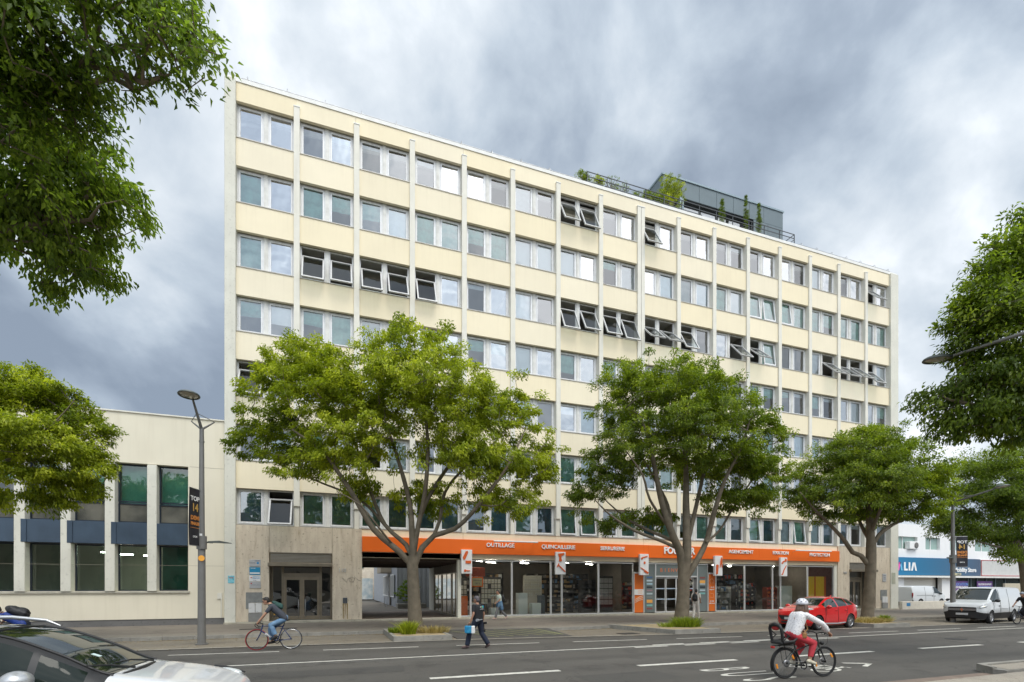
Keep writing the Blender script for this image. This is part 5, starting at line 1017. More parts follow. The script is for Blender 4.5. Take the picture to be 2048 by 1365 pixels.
def leaves_mesh(name, cen, rad, per, size, m, parent, rng, droop=.55, tone_j=.25, outc=None, aspect=.42, tone_c=None):
    """many folded leaves spread in small sprays round the clump centres"""
    n = len(cen); cnt = rng.poisson(per, n); idx = np.repeat(np.arange(n), cnt); K = len(idx)
    # sprays: each clump has a few twigs, leaves hang along them
    off = rng.normal(0, 1, (K, 3)); off /= np.linalg.norm(off, axis=1)[:, None] + 1e-9; off *= (rng.random(K) ** .45)[:, None] * rad[idx][:, None]; off[:, 2] *= .62
    p = cen[idx] + off
    if outc is not None: out = p - outc
    else: out = off.copy()
    out /= np.linalg.norm(out, axis=1)[:, None] + 1e-9
    d = out * .6 + rng.normal(0, .45, (K, 3)); d[:, 2] -= droop; d /= np.linalg.norm(d, axis=1)[:, None]
    up = rng.normal(0, .45, (K, 3)) + np.array([0, 0, 1.0]) + out * .35; sd_ = np.cross(d, up); sd_ /= np.linalg.norm(sd_, axis=1)[:, None] + 1e-9; nr = np.cross(sd_, d)
    L_ = size * rng.uniform(.65, 1.25, K)[:, None]; W_ = L_ * aspect
    v = np.empty((K, 4, 3)); v[:, 0] = p; v[:, 1] = p + d * L_ * .42 + sd_ * W_ * .5 + nr * W_ * .16; v[:, 2] = p + d * L_ - nr * L_ * .10; v[:, 3] = p + d * L_ * .42 - sd_ * W_ * .5 + nr * W_ * .16
    me = bpy.data.meshes.new(name); me.vertices.add(K * 4); me.vertices.foreach_set('co', v.reshape(-1).astype(np.float32))
    base = np.arange(K) * 4; tri = np.stack([base, base + 1, base + 2, base, base + 2, base + 3], 1).reshape(-1)
    me.loops.add(K * 6); me.loops.foreach_set('vertex_index', tri.astype(np.int32)); me.polygons.add(K * 2); me.polygons.foreach_set('loop_start', (np.arange(K * 2) * 3).astype(np.int32)); me.polygons.foreach_set('loop_total', np.full(K * 2, 3, np.int32))
    me.materials.append(m); me.update(calc_edges=True)
    tc_ = rng.normal(.5, .16, n) if tone_c is None else tone_c
    tone = np.clip(tc_[idx] + rng.normal(0, tone_j, K) * .7, 0, 1)
    a = me.attributes.new('tone', 'FLOAT', 'POINT'); a.data.foreach_set('value', np.repeat(tone, 4).astype(np.float32))
    return link(name, me, parent)
def skeleton(limbs, targets, rng, step=.35):
    """branches grown from the limbs to every clump centre; returns MB tubes with pipe-model radii"""
    pos = []; par = []; fixed = []
    for pts in limbs:
        prev = -1
        P_ = [Vector(p) for p in pts[1]]; rs = pts[2]; cum = 0
        for i in range(len(P_)):
            if i == 0:
                if prev == -1 or True:
                    pos.append(P_[0]); par.append(prev); fixed.append(rs[0]); prev = len(pos) - 1
                continue
            seg = (P_[i] - P_[i - 1]).length; k = max(1, int(seg / step))
            for q in range(1, k + 1):
                a, b_ = P_[i - 1], P_[i]; t_ = q / k; pr = P_[max(0, i - 2)]; nx_ = P_[min(len(P_) - 1, i + 1)]
                x = .5 * ((2 * a) + (b_ - pr) * t_ + (2 * pr - 5 * a + 4 * b_ - nx_) * t_ * t_ + (3 * a - pr - 3 * b_ + nx_) * t_ ** 3)
                pos.append(x); par.append(prev); fixed.append(rs[i - 1] + (rs[i] - rs[i - 1]) * t_); prev = len(pos) - 1
    nfix = len(pos); A = np.array([tuple(p) for p in pos]); ok = np.array([1 if f < .16 else 0 for f in fixed])
    order = np.argsort([np.min(np.linalg.norm(A - t_, axis=1)) for t_ in targets])
    nodes = np.zeros((nfix + len(targets) * 14, 3)); nodes[:nfix] = A; usable = np.zeros(len(nodes)); usable[:nfix] = ok; cnt = nfix
    for o_ in order:
        t_ = targets[o_]; dv = nodes[:cnt] - t_; dd = np.linalg.norm(dv, axis=1) + np.maximum(0, dv[:, 2]) * 1.8 + (usable[:cnt] == 0) * 50
        j = int(np.argmin(dd)); a = nodes[j].copy(); dist = np.linalg.norm(t_ - a); k = max(1, min(12, int(dist / .3)))
        bow = np.array([rng.normal(0, .06), rng.normal(0, .06), -.10]) * dist; prev = j
        for q in range(1, k + 1):
            u = q / k; nodes[cnt] = a + (t_ - a) * u + bow * 4 * u * (1 - u) * .6 + rng.normal(0, .015, 3); usable[cnt] = 1; par.append(prev); fixed.append(0); prev = cnt; cnt += 1
    ch = [[] for _ in range(cnt)]
    for i in range(cnt):
        if par[i] >= 0: ch[par[i]].append(i)
    area = np.zeros(cnt)
    for i in range(cnt - 1, -1, -1):
        if not ch[i]: area[i] += .006 ** 2
        area[i] += .00000; 
        if par[i] >= 0: area[par[i]] += area[i] * 1.0
    rad = np.sqrt(area) * 1.15
    for i in range(cnt):
        if fixed[i] > 0: rad[i] = max(fixed[i], .012)
    mb = MB(); done = set()
    starts = [i for i in range(cnt) if par[i] < 0 or len(ch[par[i]]) > 1 and max(ch[par[i]], key=lambda c: rad[c]) != i]
    for s_ in starts:
        chain = ([par[s_]] if par[s_] >= 0 else []) + [s_]; i = s_
        while ch[i]: i = max(ch[i], key=lambda c: rad[c]); chain.append(i)
        rr_ = [rad[c] for c in chain]
        if par[s_] >= 0: rr_[0] = min(rr_[0], rad[s_] * 1.25)
        if len(chain) > 1: mb.tube([tuple(nodes[c]) for c in chain], rr_, 10 if max(rr_) > .08 else (6 if max(rr_) > .02 else 4))
    return mb
def clumps(ells, n, rng, shell=.55, minz=None):
    """clump centres in a union of ellipsoids, thicker near the surface, with holes"""
    vols = np.array([e[1][0] * e[1][1] * e[1][2] for e in ells]) ** .8; pr = vols / vols.sum(); out = []; src = []
    holes = rng.normal(0, 1, (14, 3))
    for i in range(n):
        k = rng.choice(len(ells), p=pr); c, r_ = ells[k][:2]; v = rng.normal(0, 1, 3); v /= np.linalg.norm(v)
        if v[2] < 0 and rng.random() < .45: v[2] = -v[2]
        out.append(np.array(c) + v * np.array(r_) * (rng.random() ** shell) * (rng.uniform(.85, 1.08) if rng.random() < .86 else rng.uniform(1.05, 1.24))); src.append(k)
    return np.array(out), np.array(src)
def tree(name, lab, base, limbs, ells, n, per, size, m, seed, rad=(.35, .6), group='broad street trees', droop=.55, cat='tree', extra_tone=None, aspect=.42, shell=.5):
    rng = np.random.default_rng(seed); o = empty(name, base, lab, cat, group); cen, src = clumps(ells, n, rng, shell)
    mb = skeleton(limbs, cen, rng); T(mb.build('trunk', bark), o)
    tone = .42 + rng.normal(0, .15, len(cen))
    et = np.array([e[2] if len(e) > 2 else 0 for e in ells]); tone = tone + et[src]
    mid = np.mean([c for c in cen], axis=0) - np.array([0, 0, 1.2])
    T(leaves_mesh('crown', cen, rng.uniform(rad[0], rad[1], len(cen)), per, size, m, None, rng, droop, .22, mid, tone_c=tone, aspect=aspect), o); return o
def PE(px, py, d, rx, ry, rd=None, tone=0):     # ellipsoid clump from its outline in the photograph and its distance
    k = d / FPX; return (tuple(P(px, py, d)), (rx * k, (rd or rx) * k, ry * k), tone)
def PL(pts, d, r): return [tuple(P(a, b_, d + (c[0] if c else 0))) for a, b_, *c in pts]
def plimb(pts, d, rs): return (None, PL(pts, d, rs), rs if rs[0] > .21 else [q * .82 for q in rs])
# left street tree -----------------------------------------------------------
d = 20.7
L1 = [plimb([(833, 1272), (831, 1250), (828, 1200), (826, 1150), (824, 1112)], d, [.40, .31, .26, .235, .22]),
 plimb([(822, 1130), (800, 1105, -.2), (748, 1060, -.5), (712, 1000, -.9), (680, 950, -1.2), (640, 900, -1.5), (585, 860, -1.7)], d, [.15, .16, .14, .125, .10, .07, .04]),
 plimb([(826, 1120), (812, 1090, .2), (770, 1050, .6), (742, 985, .9), (722, 920, 1.2), (700, 860, 1.4)], d, [.13, .12, .10, .09, .07, .04]),
 plimb([(826, 1115), (824, 1060), (820, 1010, .2), (808, 960, .1), (790, 900, -.2), (770, 840, -.5)], d, [.18, .15, .12, .11, .08, .05]),
 plimb([(827, 1100), (838, 1045), (850, 985, -.3), (856, 900, -.6), (850, 820, -.8), (846, 760, -.8)], d, [.14, .12, .11, .09, .06, .03]),
 plimb([(828, 1110), (842, 1030, .5), (872, 970, .8), (905, 920, 1.1), (930, 860, 1.3), (940, 790, 1.2)], d, [.12, .11, .10, .08, .06, .03]),
 plimb([(830, 1130), (845, 1095), (868, 1072), (910, 1058, -.4), (945, 1025, -.8), (985, 975, -1.1), (1020, 925, -1.2), (1050, 860, -1.0)], d, [.15, .15, .13, .12, .10, .08, .06, .03]),
 plimb([(866, 1074), (880, 1040, .5), (890, 985, 1.0), (930, 935, 1.5), (985, 890, 1.8), (1040, 820, 1.8)], d, [.09, .09, .08, .07, .05, .03]),
 plimb([(770, 1052, .6), (735, 1012, 1.0), (690, 985, 1.5), (640, 965, 1.9), (560, 930, 2.0)], d, [.08, .07, .06, .05, .03]),
 plimb([(790, 1095), (765, 1065, -1), (720, 1010, -1.6), (676, 985, -2)], d, [.06, .05, .04, .02])]
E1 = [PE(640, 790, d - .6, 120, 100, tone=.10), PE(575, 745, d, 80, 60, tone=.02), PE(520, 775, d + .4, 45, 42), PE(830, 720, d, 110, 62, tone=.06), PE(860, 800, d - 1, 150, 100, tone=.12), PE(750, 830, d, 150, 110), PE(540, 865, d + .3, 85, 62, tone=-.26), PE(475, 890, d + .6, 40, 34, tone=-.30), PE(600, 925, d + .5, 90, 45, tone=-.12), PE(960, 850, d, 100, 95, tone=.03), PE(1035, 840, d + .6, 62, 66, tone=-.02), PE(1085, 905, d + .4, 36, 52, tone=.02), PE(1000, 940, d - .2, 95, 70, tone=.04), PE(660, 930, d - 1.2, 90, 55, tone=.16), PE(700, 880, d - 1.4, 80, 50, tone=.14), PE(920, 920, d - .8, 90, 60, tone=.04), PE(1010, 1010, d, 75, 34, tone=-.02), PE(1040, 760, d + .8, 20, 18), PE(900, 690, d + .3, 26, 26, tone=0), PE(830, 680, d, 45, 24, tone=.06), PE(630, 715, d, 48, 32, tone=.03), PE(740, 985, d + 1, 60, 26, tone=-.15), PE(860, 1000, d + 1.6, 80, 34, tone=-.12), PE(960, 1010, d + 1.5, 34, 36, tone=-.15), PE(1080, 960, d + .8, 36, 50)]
tree('street_tree', 'wide bright green street tree left of the shop, over the passage', tuple(P(833, 1262, d)), L1, E1, 1450, 95, .140, LM_lime, 1, (.22, .42))
# middle street tree -----------------------------------------------------------
d = 24.4
L2 = [plimb([(1360, 1262), (1362, 1245), (1366, 1200), (1368, 1150), (1370, 1128)], d, [.46, .36, .30, .275, .26]),
 plimb([(1366, 1150), (1362, 1110), (1345, 1070, -.3), (1325, 1010, -.6), (1312, 950, -.9), (1300, 890, -1.1), (1280, 830, -1.2)], d, [.24, .20, .17, .14, .11, .08, .04]),
 plimb([(1372, 1130), (1374, 1080), (1372, 1010, .3), (1372, 940, .5), (1366, 860, .6), (1360, 790, .5)], d, [.24, .20, .16, .12, .08, .04]),
 plimb([(1374, 1155), (1392, 1125), (1412, 1085, .2), (1430, 1020, -.2), (1450, 960, -.5), (1480, 900, -.7), (1500, 840, -.8)], d, [.17, .18, .16, .14, .10, .07, .04]),
 plimb([(1372, 1100), (1386, 1040, .5), (1402, 970, .9), (1418, 900, 1.2), (1425, 830, 1.2)], d, [.15, .13, .11, .08, .04]),
 plimb([(1352, 1085), (1330, 1075, .3), (1290, 1058, .8), (1250, 1035, 1.2), (1210, 1000, 1.4)], d, [.11, .10, .09, .06, .03]),
 plimb([(1350, 1095), (1322, 1082, -.6), (1270, 1062, -1.1), (1220, 1030, -1.4), (1190, 1000, -1.5)], d, [.10, .10, .08, .05, .03]),
 plimb([(1345, 1070, .2), (1335, 1010, .9), (1310, 960, 1.4), (1275, 900, 1.8), (1240, 850, 1.9)], d, [.11, .10, .08, .06, .03]),
 plimb([(1412, 1085), (1440, 1060, .6), (1470, 1010, 1.1), (1510, 950, 1.4), (1540, 880, 1.4)], d, [.08, .07, .06, .05, .03]),
 plimb([(1340, 1060), (1300, 1000, -1.2), (1285, 950, -1.8), (1250, 900, -2.2)], d, [.09, .07, .05, .03])]
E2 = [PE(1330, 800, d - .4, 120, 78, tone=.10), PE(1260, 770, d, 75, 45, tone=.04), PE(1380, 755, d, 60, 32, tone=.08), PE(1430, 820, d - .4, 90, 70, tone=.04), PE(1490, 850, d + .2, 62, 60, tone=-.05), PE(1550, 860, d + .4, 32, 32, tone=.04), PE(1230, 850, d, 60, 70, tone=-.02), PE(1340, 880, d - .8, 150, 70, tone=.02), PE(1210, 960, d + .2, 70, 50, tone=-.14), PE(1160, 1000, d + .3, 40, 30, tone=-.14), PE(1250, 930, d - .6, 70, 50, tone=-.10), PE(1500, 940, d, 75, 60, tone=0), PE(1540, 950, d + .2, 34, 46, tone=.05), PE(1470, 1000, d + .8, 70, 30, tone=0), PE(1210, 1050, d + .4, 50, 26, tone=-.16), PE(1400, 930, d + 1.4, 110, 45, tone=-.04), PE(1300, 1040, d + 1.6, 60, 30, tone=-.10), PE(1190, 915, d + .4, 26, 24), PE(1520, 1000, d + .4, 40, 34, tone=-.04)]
tree('street_tree', 'tall green street tree in front of the shop entrance', tuple(P(1363, 1250, d)), L2, E2, 1250, 92, .142, LM_mid, 2, (.25, .44))
# right street tree ------------------------------------------------------------
d = 28.0
L3 = [plimb([(1733, 1252), (1734, 1238), (1739, 1180), (1742, 1120), (1742, 1085)], d, [.44, .34, .285, .265, .25]),
 plimb([(1736, 1130), (1722, 1112), (1705, 1105, -.2), (1688, 1080, -.5), (1660, 1050, -.8), (1630, 1020, -1.1), (1600, 985, -1.3)], d, [.16, .16, .15, .13, .10, .07, .04]),
 plimb([(1742, 1100), (1740, 1050), (1738, 1000, .2), (1736, 950, .2), (1735, 900, 0)], d, [.24, .20, .16, .11, .06]),
 plimb([(1744, 1095), (1758, 1070), (1785, 1050, .3), (1815, 1035, .5), (1850, 1000, .7), (1880, 965, .7)], d, [.15, .13, .11, .09, .06, .03]),
 plimb([(1738, 1080), (1722, 1050, .6), (1706, 1010, 1.1), (1680, 960, 1.5), (1650, 920, 1.6)], d, [.12, .11, .09, .06, .03]),
 plimb([(1742, 1070), (1756, 1030, -.6), (1780, 980, -1.1), (1800, 930, -1.4)], d, [.12, .10, .08, .04])]
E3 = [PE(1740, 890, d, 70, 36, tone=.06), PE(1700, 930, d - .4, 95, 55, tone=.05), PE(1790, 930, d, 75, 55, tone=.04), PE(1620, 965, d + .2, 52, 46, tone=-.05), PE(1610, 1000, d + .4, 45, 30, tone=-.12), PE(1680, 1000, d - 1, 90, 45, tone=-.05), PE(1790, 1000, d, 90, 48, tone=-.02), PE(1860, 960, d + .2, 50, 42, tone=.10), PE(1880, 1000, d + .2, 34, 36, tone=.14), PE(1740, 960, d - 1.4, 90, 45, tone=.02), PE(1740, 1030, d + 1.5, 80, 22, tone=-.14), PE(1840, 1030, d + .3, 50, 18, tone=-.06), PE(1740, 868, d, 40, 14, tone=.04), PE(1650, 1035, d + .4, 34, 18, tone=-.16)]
tree('street_tree', 'rounded green street tree in front of the right stone entrance', tuple(P(1735, 1241, d)), L3, E3, 1000, 88, .146, LM_mid, 3, (.27, .48))
# tree at left edge ------------------------------------------------------------
d = 15.8
L0 = [plimb([(-110, 1310), (-108, 1260), (-105, 1180), (-100, 1100), (-90, 1040)], d, [.42, .33, .28, .26, .22]), plimb([(-92, 1050), (-50, 990), (20, 920, -.3), (60, 890, -.4), (110, 845, -.5), (150, 800, -.5)], d, [.17, .14, .10, .06, .03, .012]), plimb([(-95, 1060), (-70, 980, .6), (-40, 900, .8), (0, 820, .9), (20, 770, .8)], d, [.14, .12, .09, .06, .03]), plimb([(-90, 1050), (-20, 960, .6), (50, 940, .8), (120, 945, .9), (180, 950, .9)], d, [.12, .10, .07, .05, .03]), plimb([(-92, 1040), (-140, 950), (-190, 880), (-220, 820)], d, [.16, .12, .08, .04])]
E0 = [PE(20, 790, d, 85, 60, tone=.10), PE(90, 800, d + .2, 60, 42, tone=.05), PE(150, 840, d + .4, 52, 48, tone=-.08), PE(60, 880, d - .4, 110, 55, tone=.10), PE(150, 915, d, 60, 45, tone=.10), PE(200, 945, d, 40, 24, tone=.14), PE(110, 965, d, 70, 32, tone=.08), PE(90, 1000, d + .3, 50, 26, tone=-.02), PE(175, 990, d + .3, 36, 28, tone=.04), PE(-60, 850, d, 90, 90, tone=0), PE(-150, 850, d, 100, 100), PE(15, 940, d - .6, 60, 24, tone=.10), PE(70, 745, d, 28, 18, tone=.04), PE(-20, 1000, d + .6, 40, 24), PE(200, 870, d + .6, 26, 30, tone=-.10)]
tree('street_tree', 'lime green street tree cut by the left edge in front of the low building', tuple(P(-110, 1300, d)), L0, E0, 1000, 84, .125, LM_lime, 4, (.18, .34))
# overhanging tree top left ------------------------------------------------------
d = 6.6
def LW(pts, rs): return (None, pts, rs)
tb = Vector((-8.2, 4.6, .13))
L4 = [LW([tb, tb + Vector((0, 0, 1.5)), tb + Vector((.1, .1, 3.2))], [.30, .25, .22]), LW([tb + Vector((.1, .1, 3.2)), tuple(P(-250, 560, 7.4)), tuple(P(-60, 300, 7)), tuple(P(120, 150, 6.8)), tuple(P(260, 90, 6.6))], [.18, .15, .10, .06, .03]), LW([tb + Vector((.1, .1, 3.2)), tuple(P(-240, 640, 8.4)), tuple(P(-60, 480, 8.6)), tuple(P(80, 450, 8.8)), tuple(P(180, 440, 8.8))], [.15, .12, .08, .05, .03]), LW([tuple(P(-240, 560, 7.4)), tuple(P(-200, 200, 7.)), tuple(P(-150, -200, 6.6)), tuple(P(0, -500, 6.2))], [.12, .10, .07, .04])]
E4 = [PE(80, 60, 6.2, 150, 110, tone=-.05), PE(250, 60, 6.0, 110, 90, tone=.04), PE(340, 70, 5.8, 80, 75, tone=.10), PE(400, 120, 5.8, 42, 48, tone=.04), PE(340, 30, 6., 90, 30, tone=0), PE(100, 200, 6.8, 120, 75, tone=-.10), PE(170, 190, 6.6, 60, 55, tone=-.12), PE(60, 330, 8.4, 110, 80, tone=-.04), PE(150, 350, 8.8, 100, 70, tone=.06), PE(230, 420, 9., 62, 60, tone=.06), PE(120, 450, 9., 110, 60, tone=.06), PE(60, 460, 9, 90, 60, tone=-.04), PE(150, 540, 9.2, 70, 44, tone=.02), PE(215, 565, 9.3, 34, 22, tone=-.06), PE(110, 585, 9.3, 34, 18, tone=-.04), PE(-120, 100, 7, 120, 200), PE(-120, 400, 8.5, 120, 150), PE(200, -120, 6, 200, 90), PE(350, 180, 6, 20, 28, tone=-.06), PE(235, 190, 6.4, 34, 26, tone=-.08), PE(20, 200, 6.6, 90, 120, tone=-.12), PE(0, 60, 6.2, 90, 100, tone=-.08)]
tree('overhanging_tree', 'large dark leafy tree hanging in over the top left corner', tuple(tb), L4, E4, 1500, 30, .118, LM_deep, 5, (.16, .32), group=None, droop=.85, aspect=.40, shell=.38)
# tree right edge, near side -----------------------------------------------------
tb = Vector((21.0, 6.2, .15))
L5 = [LW([tb, tb + Vector((0, 0, 1.6)), tb + Vector((-.1, .2, 3.6))], [.36, .29, .25]), LW([tb + Vector((-.1, .2, 3.6)), tuple(P(2180, 900, 13)), tuple(P(2080, 850, 13)), tuple(P(1990, 820, 13)), tuple(P(1900, 800, 13))], [.16, .12, .09, .06, .03]), LW([tb + Vector((-.1, .2, 3.6)), tuple(P(2200, 760, 13.4)), tuple(P(2100, 650, 13.4)), tuple(P(2020, 560, 13.2)), tuple(P(1990, 500, 13))], [.20, .15, .11, .07, .03]), LW([tb + Vector((0, .2, 3.5)), tuple(P(2300, 600, 14)), tuple(P(2250, 400, 14))], [.18, .12, .06])]
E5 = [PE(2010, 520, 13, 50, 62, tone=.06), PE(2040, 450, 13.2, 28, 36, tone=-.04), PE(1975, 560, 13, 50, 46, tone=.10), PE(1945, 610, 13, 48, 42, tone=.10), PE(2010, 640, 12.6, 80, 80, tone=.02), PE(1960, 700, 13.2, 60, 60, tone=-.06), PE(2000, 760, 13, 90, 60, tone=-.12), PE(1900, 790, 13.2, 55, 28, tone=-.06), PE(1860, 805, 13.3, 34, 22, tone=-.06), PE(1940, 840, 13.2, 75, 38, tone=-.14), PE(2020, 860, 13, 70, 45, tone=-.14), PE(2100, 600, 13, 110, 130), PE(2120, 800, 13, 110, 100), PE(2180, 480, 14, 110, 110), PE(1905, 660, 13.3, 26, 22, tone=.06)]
tree('overhanging_tree', 'dark green tree leaning in at the right edge behind the long lamp arm', tuple(tb), L5, E5, 1150, 50, .135, LM_dark, 6, (.24, .42), group=None, droop=.65)
# far right tree -----------------------------------------------------------------
d = 32.5
L6 = [plimb([(2056, 1245), (2054, 1180), (2046, 1120), (2030, 1080)], d, [.36, .30, .26, .2]), plimb([(2048, 1125), (2010, 1065), (1985, 1050), (1950, 1030), (1920, 1010)], d, [.14, .12, .10, .07, .04]), plimb([(2046, 1120), (2035, 1060, .5), (2030, 1000, .5), (2010, 950, .3)], d, [.16, .13, .09, .05]), plimb([(2048, 1125), (2080, 1060), (2110, 1000), (2140, 950)], d, [.16, .12, .08, .05]), plimb([(2040, 1110), (2000, 1095, -.6), (1960, 1085, -.8)], d, [.09, .07, .04])]
E6 = [PE(1985, 940, d, 75, 48, tone=.04), PE(2050, 930, d, 80, 50, tone=0), PE(1960, 1000, d - .5, 70, 44, tone=-.08), PE(2030, 1000, d - 1, 80, 50, tone=-.10), PE(1930, 1040, d, 45, 26, tone=-.14), PE(1990, 1075, d, 45, 26, tone=-.06), PE(2020, 1110, d - .4, 34, 18, tone=.0), PE(2110, 980, d, 110, 90), PE(1900, 1060, d + .4, 44, 20, tone=-.12), PE(1935, 960, d, 40, 36, tone=.0), PE(2050, 1080, d, 50, 30, tone=-.08), PE(1965, 1070, d - .6, 50, 24, tone=-.10), PE(1880, 1040, d + .2, 34, 20, tone=-.06), PE(2000, 1030, d + 1, 70, 36, tone=-.12)]
tree('street_tree', 'dark green street tree at the right edge above the large white van', tuple(P(2054, 1236, d)), L6, E6, 800, 105, .15, LM_dark, 7, (.40, .70))
# shrubs and roof plants -----------------------------------------------------------
def bush(name, lab, c, r_, n, per, size, m, seed, stem=None, cat='plant', rad=(.10, .2), droop=-.3, tone=0., aspect=.42, group=None):
    rng = np.random.default_rng(seed); o = empty(name, (c[0], c[1], c[2] - r_[2]), lab, cat, group); cen, _ = clumps([(c, r_)], n, rng, .5); mb = MB()
    for q in cen[::max(1, n // 14)]: mb.tube([(c[0] + (q[0] - c[0]) * .15, c[1] + (q[1] - c[1]) * .15, stem if stem is not None else c[2] - r_[2]), ((c[0] + q[0]) / 2, (c[1] + q[1]) / 2, (c[2] - r_[2] + q[2]) / 2), tuple(q)], [.02, .013, .006], 5)
    T(mb.build('stem', bark), o); T(leaves_mesh('foliage', cen, rng.uniform(rad[0], rad[1], n), per, size, m, None, rng, droop, .22, np.array(c) - np.array([0, 0, r_[2]]), aspect=aspect, tone_c=np.clip(rng.normal(.5 + tone, .15, n), 0, 1)), o); return o
bush('shrub', 'dark round shrub in front of the grey shed in the passage', (6.0, 43.4, 1.45), (.95, .8, 1.15), 90, 70, .09, LM_deep, 21, .3)
tag(MB().bbox(5.0, 7.4, 42.7, 44.2, .15, .55, .03).build('stone_planter', M['conc']), 'low stone planter of the shrub in front of the grey shed', 'planter')
bush('roof_bush', 'big olive-coloured bush in a white pot on the roof terrace', (22.0, 29.3, 29.1), (1.1, .85, 1.2), 200, 60, .09, LM_lime, 22, 27.7, droop=-.6, aspect=.22)
for i, (x, z, r_, m_, tn, lab) in enumerate(((15.0, 27.85, .32, LM_mid, -.1, 'small green bush at the left end of the roof terrace'), (16.0, 27.8, .28, LM_lime, .25, 'small yellow-green bush in the roof planters'), (17.0, 28.0, .42, LM_dark, 0, 'leggy dark seedlings against the terrace railing'), (17.7, 27.9, .35, LM_dark, .1, 'second clump of leggy plants, right of the seedlings'), (18.9, 27.75, .2, LM_dark, .1, 'thin sparse stems right of the seedlings'), (19.7, 27.85, .32, LM_mid, .15, 'round green bush in the middle of the roof planters'), (20.5, 27.85, .34, LM_mid, 0, 'broad-leaved bush left of the yellow one'), (21.3, 27.95, .38, LM_lime, .3, 'yellow bush left of the big olive-coloured bush'))):
    bush('roof_plant', lab, (x, 28.75, z + .12), (r_ * 1.6, r_ * .9, r_ * 1.3), 40 if i not in (2, 3, 4) else 20, 45 if i not in (2, 3, 4) else 22, .075, m_, 30 + i, 27.6, tone=tn)
for i, (x, z1, r_) in enumerate(((26.0, 29.45, .24), (28.15, 30.25, .20), (29.35, 30.0, .22))):
    rng = np.random.default_rng(50 + i); o = empty('cypress', (x, 28.85, 27.6), ['leftmost and shortest of the three slim roof cypresses', 'middle and tallest of the three slim roof cypresses', 'rightmost of the three slim roof cypresses'][i], 'tree', 'slim cypresses on the roof terrace')
    n = 90; h = rng.random(n); rr_ = r_ * np.sin(np.pi * np.clip(.12 + h * .86, 0, 1)) ** .7 * (1.05 - .55 * h); a = rng.random(n) * 6.28; cen = np.stack([x + np.cos(a) * rr_ * rng.random(n) ** .5, 28.85 + np.sin(a) * rr_ * rng.random(n) ** .5, 27.75 + h * (z1 - 27.75)], 1)
    T(MB().tube([(x, 28.85, 27.6), (x, 28.85, z1 - .2)], [.03, .01], 6).build('trunk', bark), o); T(leaves_mesh('foliage', cen, np.full(n, .10), 55, .07, LM_mid, None, rng, -.9, .2, None, aspect=.2, tone_c=np.clip(rng.normal(.25, .12, n), 0, 1)), o)
# grass and weeds in the tree beds
def tuft(lab, c, n, h, m_, seed, spread=.5, cat='grass tuft', nm='grass_tuft', wd=.016):
    rng = np.random.default_rng(seed); K = n; a = rng.random(K) * 6.283; r_ = spread * rng.random(K) ** .7; x = c[0] + np.cos(a) * r_; y = c[1] + np.sin(a) * r_ * .8; hh = h * rng.uniform(.5, 1.1, K); le = rng.normal(0, .35, (K, 2)) * hh[:, None] + np.stack([np.cos(a), np.sin(a)], 1) * (r_ * .45)[:, None]
    wv_ = rng.uniform(.6, 1.2, K) * wd; b_ = rng.random(K) * 6.28; wx, wy = np.cos(b_) * wv_, np.sin(b_) * wv_; v = np.zeros((K, 5, 3)); z0 = c[2]
    v[:, 0] = np.stack([x - wx, y - wy, np.full(K, z0)], 1); v[:, 1] = np.stack([x + wx, y + wy, np.full(K, z0)], 1); v[:, 2] = np.stack([x + le[:, 0] * .4 - wx * .8, y + le[:, 1] * .4 - wy * .8, z0 + hh * .6], 1); v[:, 3] = np.stack([x + le[:, 0] * .4 + wx * .8, y + le[:, 1] * .4 + wy * .8, z0 + hh * .6], 1); v[:, 4] = np.stack([x + le[:, 0], y + le[:, 1], z0 + hh * .95], 1)
    b0 = np.arange(K) * 5; tri = np.stack([b0, b0 + 1, b0 + 3, b0, b0 + 3, b0 + 2, b0 + 2, b0 + 3, b0 + 4], 1).reshape(-1); me = bpy.data.meshes.new(nm); me.vertices.add(K * 5); me.vertices.foreach_set('co', v.reshape(-1)); me.loops.add(K * 9); me.loops.foreach_set('vertex_index', tri.astype(np.int32)); me.polygons.add(K * 3); me.polygons.foreach_set('loop_start', (np.arange(K * 3) * 3).astype(np.int32)); me.polygons.foreach_set('loop_total', np.full(K * 3, 3, np.int32)); me.materials.append(m_); me.update(calc_edges=True)
    at = me.attributes.new('tone', 'FLOAT', 'POINT'); at.data.foreach_set('value', np.repeat(np.clip(rng.normal(.55, .2, K), 0, 1), 5).astype(np.float32)); o = link(nm, me); return tag(o, lab, cat, kind='stuff')
LM_dry = leafmat('dry_grass', (.22, .17, .06), (.38, .30, .12), (.52, .42, .19), .2)
tuft('bright green grass tuft at the foot of the left street tree', (2.72, 19.7, .18), 550, .55, LM_lime, 61, .26)
tuft('dry straw-coloured grass right of the left street tree', (3.75, 20.1, .18), 450, .30, LM_dry, 62, .62); tuft('sparse grass at the left end of the left tree bed', (2.3, 20.4, .18), 260, .25, LM_mid, 66, .25)
tuft('dark green weeds at the foot of the middle street tree', (15.2, 19.1, .18), 700, .50, LM_mid, 63, .6); tuft('low weeds left of the middle street tree', (14.4, 19.3, .18), 160, .25, LM_mid, 67, .5)
tuft('mixed dry and green grass at the foot of the right street tree', (26.6, 18.5, .18), 450, .28, LM_dry, 64, .8, wd=.012); tuft('green weeds at the foot of the right street tree', (27.0, 18.3, .18), 220, .4, LM_mid, 65, .25); tuft('dry grass left of the right street tree', (25.6, 18.3, .18), 500, .3, LM_dry, 68, .8)
